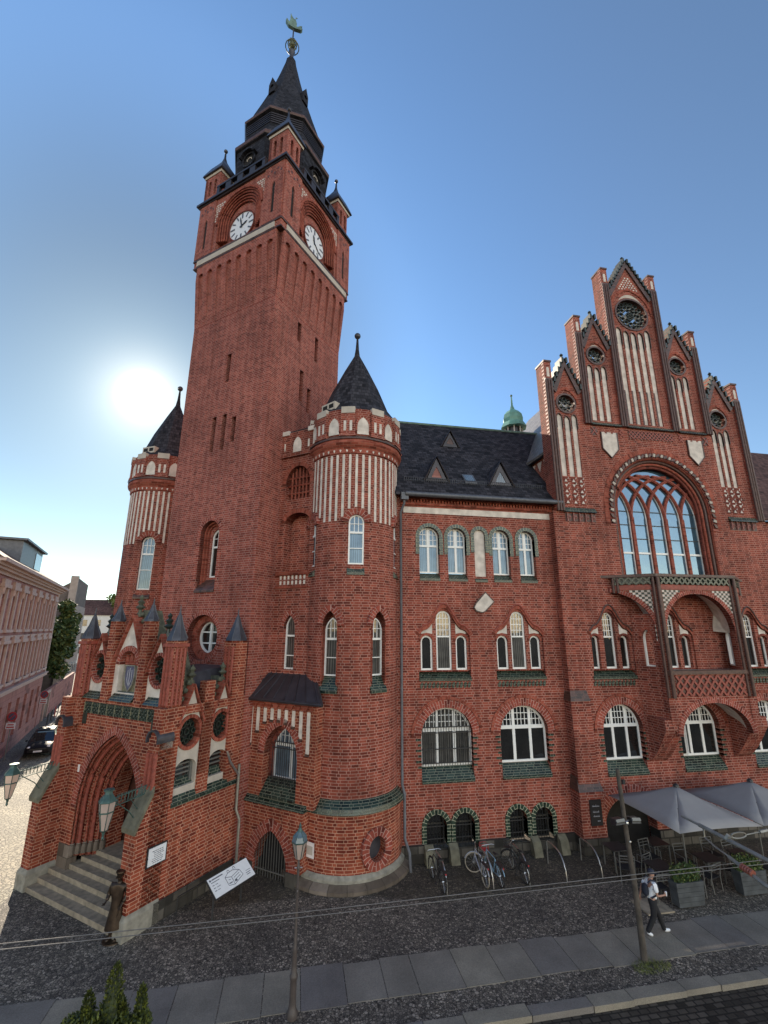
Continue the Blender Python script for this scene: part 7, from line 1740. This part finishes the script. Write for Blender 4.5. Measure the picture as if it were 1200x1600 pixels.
IB = thing('information_board', 'white information board with building drawing on dark posts beside the porch wall', 'information board', (-1.9, 18.7, 0))
pA, pB_, pC_ = V((-2.52, 18.06, 1.16)), V((-1.43, 19.40, 1.16)), V((-2.25, 18.04, .80))
u_ = (pB_ - pA).normalized(); w_ = V((.62, -.50, 0)).normalized(); dn_ = (w_ * .38 + V((0, 0, -.30))); Ld = dn_.length; dn_.normalize(); nn = u_.cross(dn_); nn = nn if nn.z > 0 else -nn
class Fr3(Fr):
    def __init__(s, O, U, N, Z): s.O, s.U, s.N, s.Z = V(O), V(U).normalized(), V(N).normalized(), V(Z).normalized()
IF = Fr3(pA, u_, nn, -dn_); Lw = (pB_ - pA).length
k = MB(); k.box(IF, -.03, Lw + .03, -.04, -.005, -.66, .03); k.build('backing', 'black_iron', IB); k = MB(); k.box(IF, 0, Lw, -.005, .008, -.63, 0); k.build('panel', 'sign_white', IB)
k = MB()
def seg(x0, y0, x1, y1, w=.008):
    d = V((x1 - x0, y1 - y0)); n_ = V((-d.y, d.x)).normalized() * w; k.prism(IF, [(x0 - n_.x, y0 - n_.y), (x1 - n_.x, y1 - n_.y), (x1 + n_.x, y1 + n_.y), (x0 + n_.x, y0 + n_.y)], .008, .011)
k.box(IF, .05, .11, .008, .011, -.11, -.05); k.box(IF, .14, .60, .008, .011, -.095, -.06); k.box(IF, .08, .42, .008, .011, -.17, -.15)
for i in range(3): k.box(IF, .08, .16, .008, .011, -.26 - i * .09, -.24 - i * .09); k.box(IF, .2, .2 + .1 + .06 * (i % 2), .008, .011, -.26 - i * .09, -.245 - i * .09)
for x0, y0, x1, y1 in ((.62, -.5, .62, -.22), (.62, -.22, .78, -.14), (.78, -.14, 1.0, -.12), (1.0, -.12, 1.25, -.22), (1.25, -.22, 1.3, -.42), (.62, -.5, .85, -.56), (.85, -.56, 1.3, -.42), (.78, -.14, .80, -.06), (.80, -.06, .86, -.06), (.86, -.06, .88, -.13), (.85, -.56, .85, -.3), (.62, -.22, .85, -.3), (.85, -.3, 1.25, -.22), (1.05, -.12, 1.06, -.04), (1.06, -.04, 1.12, -.04), (1.12, -.04, 1.13, -.13), (.7, -.34, .78, -.36), (.92, -.36, 1.2, -.3), (.92, -.44, 1.2, -.38)): seg(x0, y0, x1, y1)
k.box(IF, .66, .80, .008, .012, -.47, -.44); k.box(IF, .9, 1.0, .008, .012, -.5, -.44)
k.box(IF, 1.42, 1.62, .008, .011, -.45, -.43); k.box(IF, 1.42, 1.58, .008, .011, -.51, -.49); k.box(IF, 1.45, 1.66, .008, .011, -.38, -.365)
k.build('printing', 'sign_ink', IB)
k = MB(); k.box(ID, -2.30, -2.24, 18.12, 18.18, -.05, .92); k.box(ID, -1.52, -1.46, 19.08, 19.14, -.05, .92); k.build('posts', 'black_iron', IB)
rl = thing('hand_rail', 'low dark railing along the stone base of the porch side wall', 'railing', SDp(-1.7, .3, 0))
k = MB()
for v_ in (-2.7, -1.9, -1.1, -.4): k.tube([SDp(v_, .32, -.05), SDp(v_, .32, .55)], .015, 5)
k.tube([SDp(-2.7, .32, .55), SDp(-.4, .32, .55)], .018, 5); k.build('rail', 'black_iron', rl)
bs = thing('menu_board', 'tall black sign with chalk-coloured script beside the cellar entrance arch', 'sign', (12.98, 20.0, 1.6))
BSF = Fr((12.98, 19.90, 0), (1, 0, 0), (0, -1, 0))
k = MB(); k.box(BSF, -.27, .27, .0, .05, 1.08, 2.06); k.build('panel', 'sign_black', bs)
def word(k, a, c, n, h, sl=0):
    r_ = random.Random(int(a * 100 + c * 37)); x = a; pts = []
    for i in range(n):
        up = h * (1.6 if r_.random() < .3 else 1); pts += [BSF(x, .055, c), BSF(x + h * .25, .055, c + up), BSF(x + h * .5, .055, c)]; x += h * .62
    k.tube(pts, .0065, 4)
k = MB(); word(k, -.17, 1.80, 12, .045); word(k, -.15, 1.58, 9, .05); word(k, -.15, 1.42, 11, .045); word(k, .02, 1.24, 6, .04); k.build('lettering', 'sign_chalk', bs)

# ------------------------------------------------------------------ cafe terrace
def parasol(loc, label, sx=1.74, sy=1.9):
    t = thing('parasol', label, 'parasol', (0, 0, 0), 'square parasols over the cafe terrace')
    k = MB(); z0, z1 = 2.3, 3.12; n = 6
    cor = [V((-sx, -sy, z0)), V((sx, -sy, z0)), V((sx, sy, z0)), V((-sx, sy, z0))]; ap = V((0, 0, z1)); vs = [ap, ]; fs = []
    for c in range(4):
        A, B = cor[c], cor[(c + 1) % 4]; base = len(vs)
        for j in range(1, 5):
            f = j / 4
            for i in range(7):
                g_ = i / 6; p = ap.lerp(A.lerp(B, g_), f); p.z -= .05 * sin(pi * g_) * f * 0 + .045 * sin(pi * f) ; p.z += -.0; p.z += .05 * sin(pi * g_) * f; vs.append(p)
        for i in range(6): fs.append((0, base + i, base + i + 1))
        for j in range(3):
            for i in range(6): a = base + j * 7 + i; fs.append((a, a + 7, a + 8, a + 1))
    k.add(vs, fs); o = k.build('canopy', 'umbrella_cloth', t, True, recalc=False)
    md = o.modifiers.new('t', 'SOLIDIFY'); md.thickness = .012
    k = MB(); k.tube([(0, 0, 0), (0, 0, z1 - .02)], .03, 8); k.build('pole', 'chair_metal', t, True)
    k = MB()
    for c in cor: k.tube([(0, 0, z1 - .08), c + V((0, 0, -.03))], .012, 4); k.tube([(0, 0, 2.0), c * .5 + V((0, 0, .5 * z1 + .05 - .0)) - V((0, 0, .06))], .010, 4)
    k.build('ribs', 'black_iron', t); k = MB(); k.lathe((0, 0, 0), [(.35, 0), (.35, .05), (.06, .1)], 12); k.build('base', 'dark_stone', t); k = MB(); k.lathe((0, 0, 0), [(.12, z1 - .01), (.1, z1 + .05), (.02, z1 + .1)], 8); k.build('cap', 'black_iron', t)
    t.location = loc; t['label'] = label; return t
p1_ = parasol((15.2, 17.7, 0), 'grey square parasol nearest the wooden pole'); p2_ = dup(p1_, (18.75, 17.72, 0), 'grey square parasol at the right edge of the photo')
def chair(loc, rz, label):
    t = thing('chair', label, 'chair', (0, 0, 0), 'metal armchairs on the cafe terrace')
    k = MB()
    for x in (-.26, .26):
        k.tube([(x, -.25, 0), (x, -.24, .66), (x, .22, .66)], .018, 5); k.tube([(x, .26, 0), (x, .22, .45), (x, .30, .92)], .018, 5)
    k.build('frame', 'chair_metal', t, True); k = MB(); k.box(ID, -.25, .25, -.24, .22, .43, .46); k.build('seat', 'black_cloth', t)
    k = MB(); k.tube([(-.26, .30, .92), (.26, .30, .92)], .018, 5); k.tube([(-.26, .27, .72), (.26, .27, .72)], .014, 5); k.tube([(-.26, .29, .82), (.26, .29, .82)], .010, 5); k.build('backrest', 'chair_metal', t)
    t.location = loc; t.rotation_euler.z = rz; return t
def table(loc, label, s=.38):
    t = thing('table', label, 'table', (0, 0, 0), 'dark tables on the cafe terrace')
    k = MB(); k.box(ID, -s, s, -s, s, .72, .75); k.build('tabletop', 'table_top', t)
    for x in (-s + .05, s - .05):
        for y in (-s + .05, s - .05): k = MB(); k.box(ID, x - .02, x + .02, y - .02, y + .02, 0, .72); k.build('leg', 'chair_metal', t)
    t.location = loc; return t
c0_ = chair((12.95, 16.55, 0), radians(180), 'armchair beside the walking man at the terrace corner')
for (x, y, r, l) in ((13.35, 17.95, 200, 'armchair behind the walking man under the first parasol'), (14.3, 18.5, 10, 'armchair at the wall side of the first parasol'), (15.35, 17.9, 0, 'armchair behind the middle table under the first parasol'),
                     (15.35, 16.85, 195, 'light framed armchair standing between the two planters'), (16.9, 18.2, 0, 'armchair behind the far table between the parasols'), (17.6, 17.9, 10, 'armchair with tall backrest under the right parasol'), (12.7, 17.9, 160, 'armchair left of the first parasol near the cellar arch'), (14.6, 16.75, 150, 'armchair just right of the first planter'), (16.6, 17.0, 200, 'armchair behind the second planter'), (18.1, 16.9, 180, 'armchair at the right edge of the terrace')):
    dup(c0_, (x, y, 0), l, radians(r))
t0_ = table((13.6, 17.2, 0), 'dark table behind the first planter')
for x, y, l in ((15.9, 17.4, 'dark table between the two planters'), (14.9, 18.9, 'dark table near the cellar arch wall'), (17.5, 17.4, 'dark table under the right parasol'), (13.0, 18.8, 'dark table beside the cellar arch')): dup(t0_, (x, y, 0), l)
def planter(loc, label, seed):
    t = thing('planter', label, 'planter', (0, 0, 0), 'wooden planter boxes edging the terrace')
    k = MB()
    for i in range(5): k.box(ID, -.50 - .01 * i, .50 + .01 * i, -.17 - .006 * i, .17 + .006 * i, .05 + i * .145, .05 + i * .145 + .135)
    k.build('box', 'planter_wood', t); k = MB(); k.box(ID, -.48, .48, -.15, .15, .7, .745); k.build('soil', 'soil', t)
    k = MB(); rnd = random.Random(seed)
    for i in range(1500):
        p = V((rnd.uniform(-.5, .5), rnd.uniform(-.17, .17), .75 + rnd.random() ** 1.5 * .34 * (1 + .5 * sin(i * .001)))); a = V((rnd.gauss(0, 1), rnd.gauss(0, 1), rnd.gauss(0, 1))).normalized() * .04; b_ = a.cross(V((rnd.gauss(0, 1), rnd.gauss(0, 1), 1))).normalized() * .022; k.add([p - a, p + b_, p + a, p - b_], [(0, 1, 2, 3)], mi=rnd.random() < .3)
    k.build('foliage', ['foliage', 'foliage_yellow'], t, recalc=False); t.location = loc; return t
planter((13.7, 16.12, 0), 'grey slatted planter box with low leafy plants beside the walking man', 1); planter((16.55, 16.35, 0), 'grey slatted planter box with plants at the right edge', 2)
k = MB(); k.box(ID, 11.9, 12.9, 15.85, 16.7, .006, .05); tag(k.build('door_mat', 'granite_step'), 'pale flat mat on the paving beside the first planter', 'mat')
# ------------------------------------------------------------------ cars and street signs
def car(label, loc, rz, paint):
    t = thing('parked_car', label, 'car', (0, 0, 0)); k = MB()
    sec = [(-2.1, .55, .80, .62), (-1.95, .3, .95, .78), (-1.3, .26, 1.02, .86), (-.6, .26, 1.02, .89), (.6, .26, .98, .90), (1.4, .26, .92, .86), (1.95, .3, .78, .78), (2.12, .42, .66, .60)]
    vs = []
    for x, z0, z1, w in sec: vs += [(x, -w, z0), (x, -w - .02, (z0 + z1) / 2), (x, -w + .08, z1), (x, 0, z1 + .05), (x, w - .08, z1), (x, w + .02, (z0 + z1) / 2), (x, w, z0)]
    fs = [(i * 7 + j, i * 7 + (j + 1) % 7, (i + 1) * 7 + (j + 1) % 7, (i + 1) * 7 + j) for i in range(7) for j in range(7)] + [tuple(reversed(range(7))), tuple(49 + j for j in range(7))]
    k.add(vs, fs); k.build('body', paint, t, True)
    cab = [(-1.95, .95, .70, .95), (-1.75, 1.35, .60, 0), (-1.2, 1.5, .62, 0), (-.2, 1.53, .64, 0), (.35, 1.42, .62, 0), (1.15, .95, .72, 0)]
    k = MB(); vs = []
    for x, z, w, _ in cab: vs += [(x, -.80, .93), (x, -w, z), (x, w, z), (x, .80, .93)]
    k.add(vs, [(i * 4 + j, i * 4 + j + 1, (i + 1) * 4 + j + 1, (i + 1) * 4 + j) for i in range(5) for j in range(3)]); k.build('windows', 'car_glass', t)
    k = MB(); k.hexa([V((-1.5, -.58, 1.5)), V((.1, -.60, 1.49)), V((.1, .60, 1.49)), V((-1.5, .58, 1.5)), V((-1.4, -.52, 1.545)), V((0, -.55, 1.535)), V((0, .55, 1.535)), V((-1.4, .52, 1.545))]); k.build('roof', paint, t)
    k = MB()
    for sy in (-1, 1):
        for a, b_ in (((1.12, .79, .96), (.36, .63, 1.42)), ((.36, .63, 1.42), (-1.2, .63, 1.51)), ((-1.2, .63, 1.51), (-1.9, .72, .98)), ((-.5, .66, 1.5), (-.55, .8, .95))): k.tube([(a[0], sy * a[1], a[2]), (b_[0], sy * b_[1], b_[2])], .03, 5)
    k.build('pillars', paint, t)
    for x in (-1.3, 1.35):
        for sy in (-1, 1):
            k = MB(); k.tube([(x, sy * .88, .32), (x, sy * .70, .32)], .32, 16); o = k.build('wheel', 'rubber', t); k = MB(); k.tube([(x, sy * .895, .32), (x, sy * .86, .32)], .19, 12); k.build('rim', 'stainless', o)
    for sy in (-1, 1):
        k = MB(); k.ball((1.93, sy * .58, .72), .13, 8, .7); k.build('headlight', 'car_lamp', t, True); k = MB(); k.ball((.95, sy * .93, 1.02), .09, 6, .7); k.build('mirror', paint, t)
    k = MB(); k.box(ID, 2.08, 2.135, -.26, .26, .42, .53); k.build('number_plate', 'sign_white', t); k = MB(); k.box(ID, 2.0, 2.13, -.5, .5, .58, .66); k.build('grille', 'black_iron', t)
    t.location = loc; t.rotation_euler.z = rz; return t
cpos = SB(-9.9, 2.15, 0)
car('dark parked car facing the camera in the sunlit side street', (cpos.x, cpos.y, -.0), azs * -1 - pi / 2 - 0 if False else atan2(-sd.y, -sd.x), 'car_paint')
q_ = SB(20, 2.3, 0); car('pale parked car far down the side street', (q_.x, q_.y, 0), atan2(-sd.y, -sd.x), 'car_pale_paint')
q_ = SB(31, 2.3, 0); car('dark parked car behind the pale one at the end of the side street', (q_.x, q_.y, 0), atan2(-sd.y, -sd.x), 'car_paint')
def roadsign(loc, label, h):
    t = thing('traffic_sign', label, 'traffic sign', loc, 'round red traffic signs on the side pavement'); L = V(loc)
    k = MB(); k.tube([L, L + V((0, 0, h))], .03, 6); k.build('post', 'chair_metal', t)
    fr = Fr(L, (1, 0, 0), (0, -1, 0))
    k = MB(); k.prism(fr, circ(0, h - .35, .32, 20), .03, .045); k.build('disc', 'red_paint', t); k = MB(); k.prism(fr, circ(0, h - .35, .23, 20), .045, .05); k.build('disc_centre', 'crest_blue', t)
    k = MB(); k.prism(Fr3(fr(0, 0, h - .35), (.7, 0, .7), (0, -1, 0), (-.7, 0, .7)), [(-.25, -.03), (.25, -.03), (.25, .03), (-.25, .03)], .05, .056); k.build('diagonal', 'red_paint', t)
    k = MB(); k.box(fr, -.3, .3, .03, .045, h - 1.15, h - .75); k.build('plate', 'sign_white', t); k = MB(); k.box(fr, -.24, .24, .045, .05, h - 1.08, h - 1.0); k.box(fr, -.2, .2, .045, .05, h - .92, h - .84); k.build('plate_bars', 'red_paint', t); return t
p_ = SB(-12.3, .35, .13); roadsign(p_, 'no-stopping sign standing left of the dark parked car', 3.2)
p_ = SB(-1.0, .5, .13); roadsign(p_, 'round sign with striped plate further along the side pavement', 3.3)
for i in range(9):
    p_ = SB(1 + i * 2.2, .8, .13); k = MB(); k.tube([p_, p_ + V((0, 0, 1.0))], .045, 6); tag(k.build('bollard', 'red_paint' if i in (2,) else 'black_iron'), ('red bollard at the kerb of the side pavement' if i == 2 else 'slim dark bollard at the side street kerb, %s counted away from the pink house corner' % ('first second third fourth fifth sixth seventh eighth ninth'.split()[i])), 'bollard', 'bollards along the side street kerb')
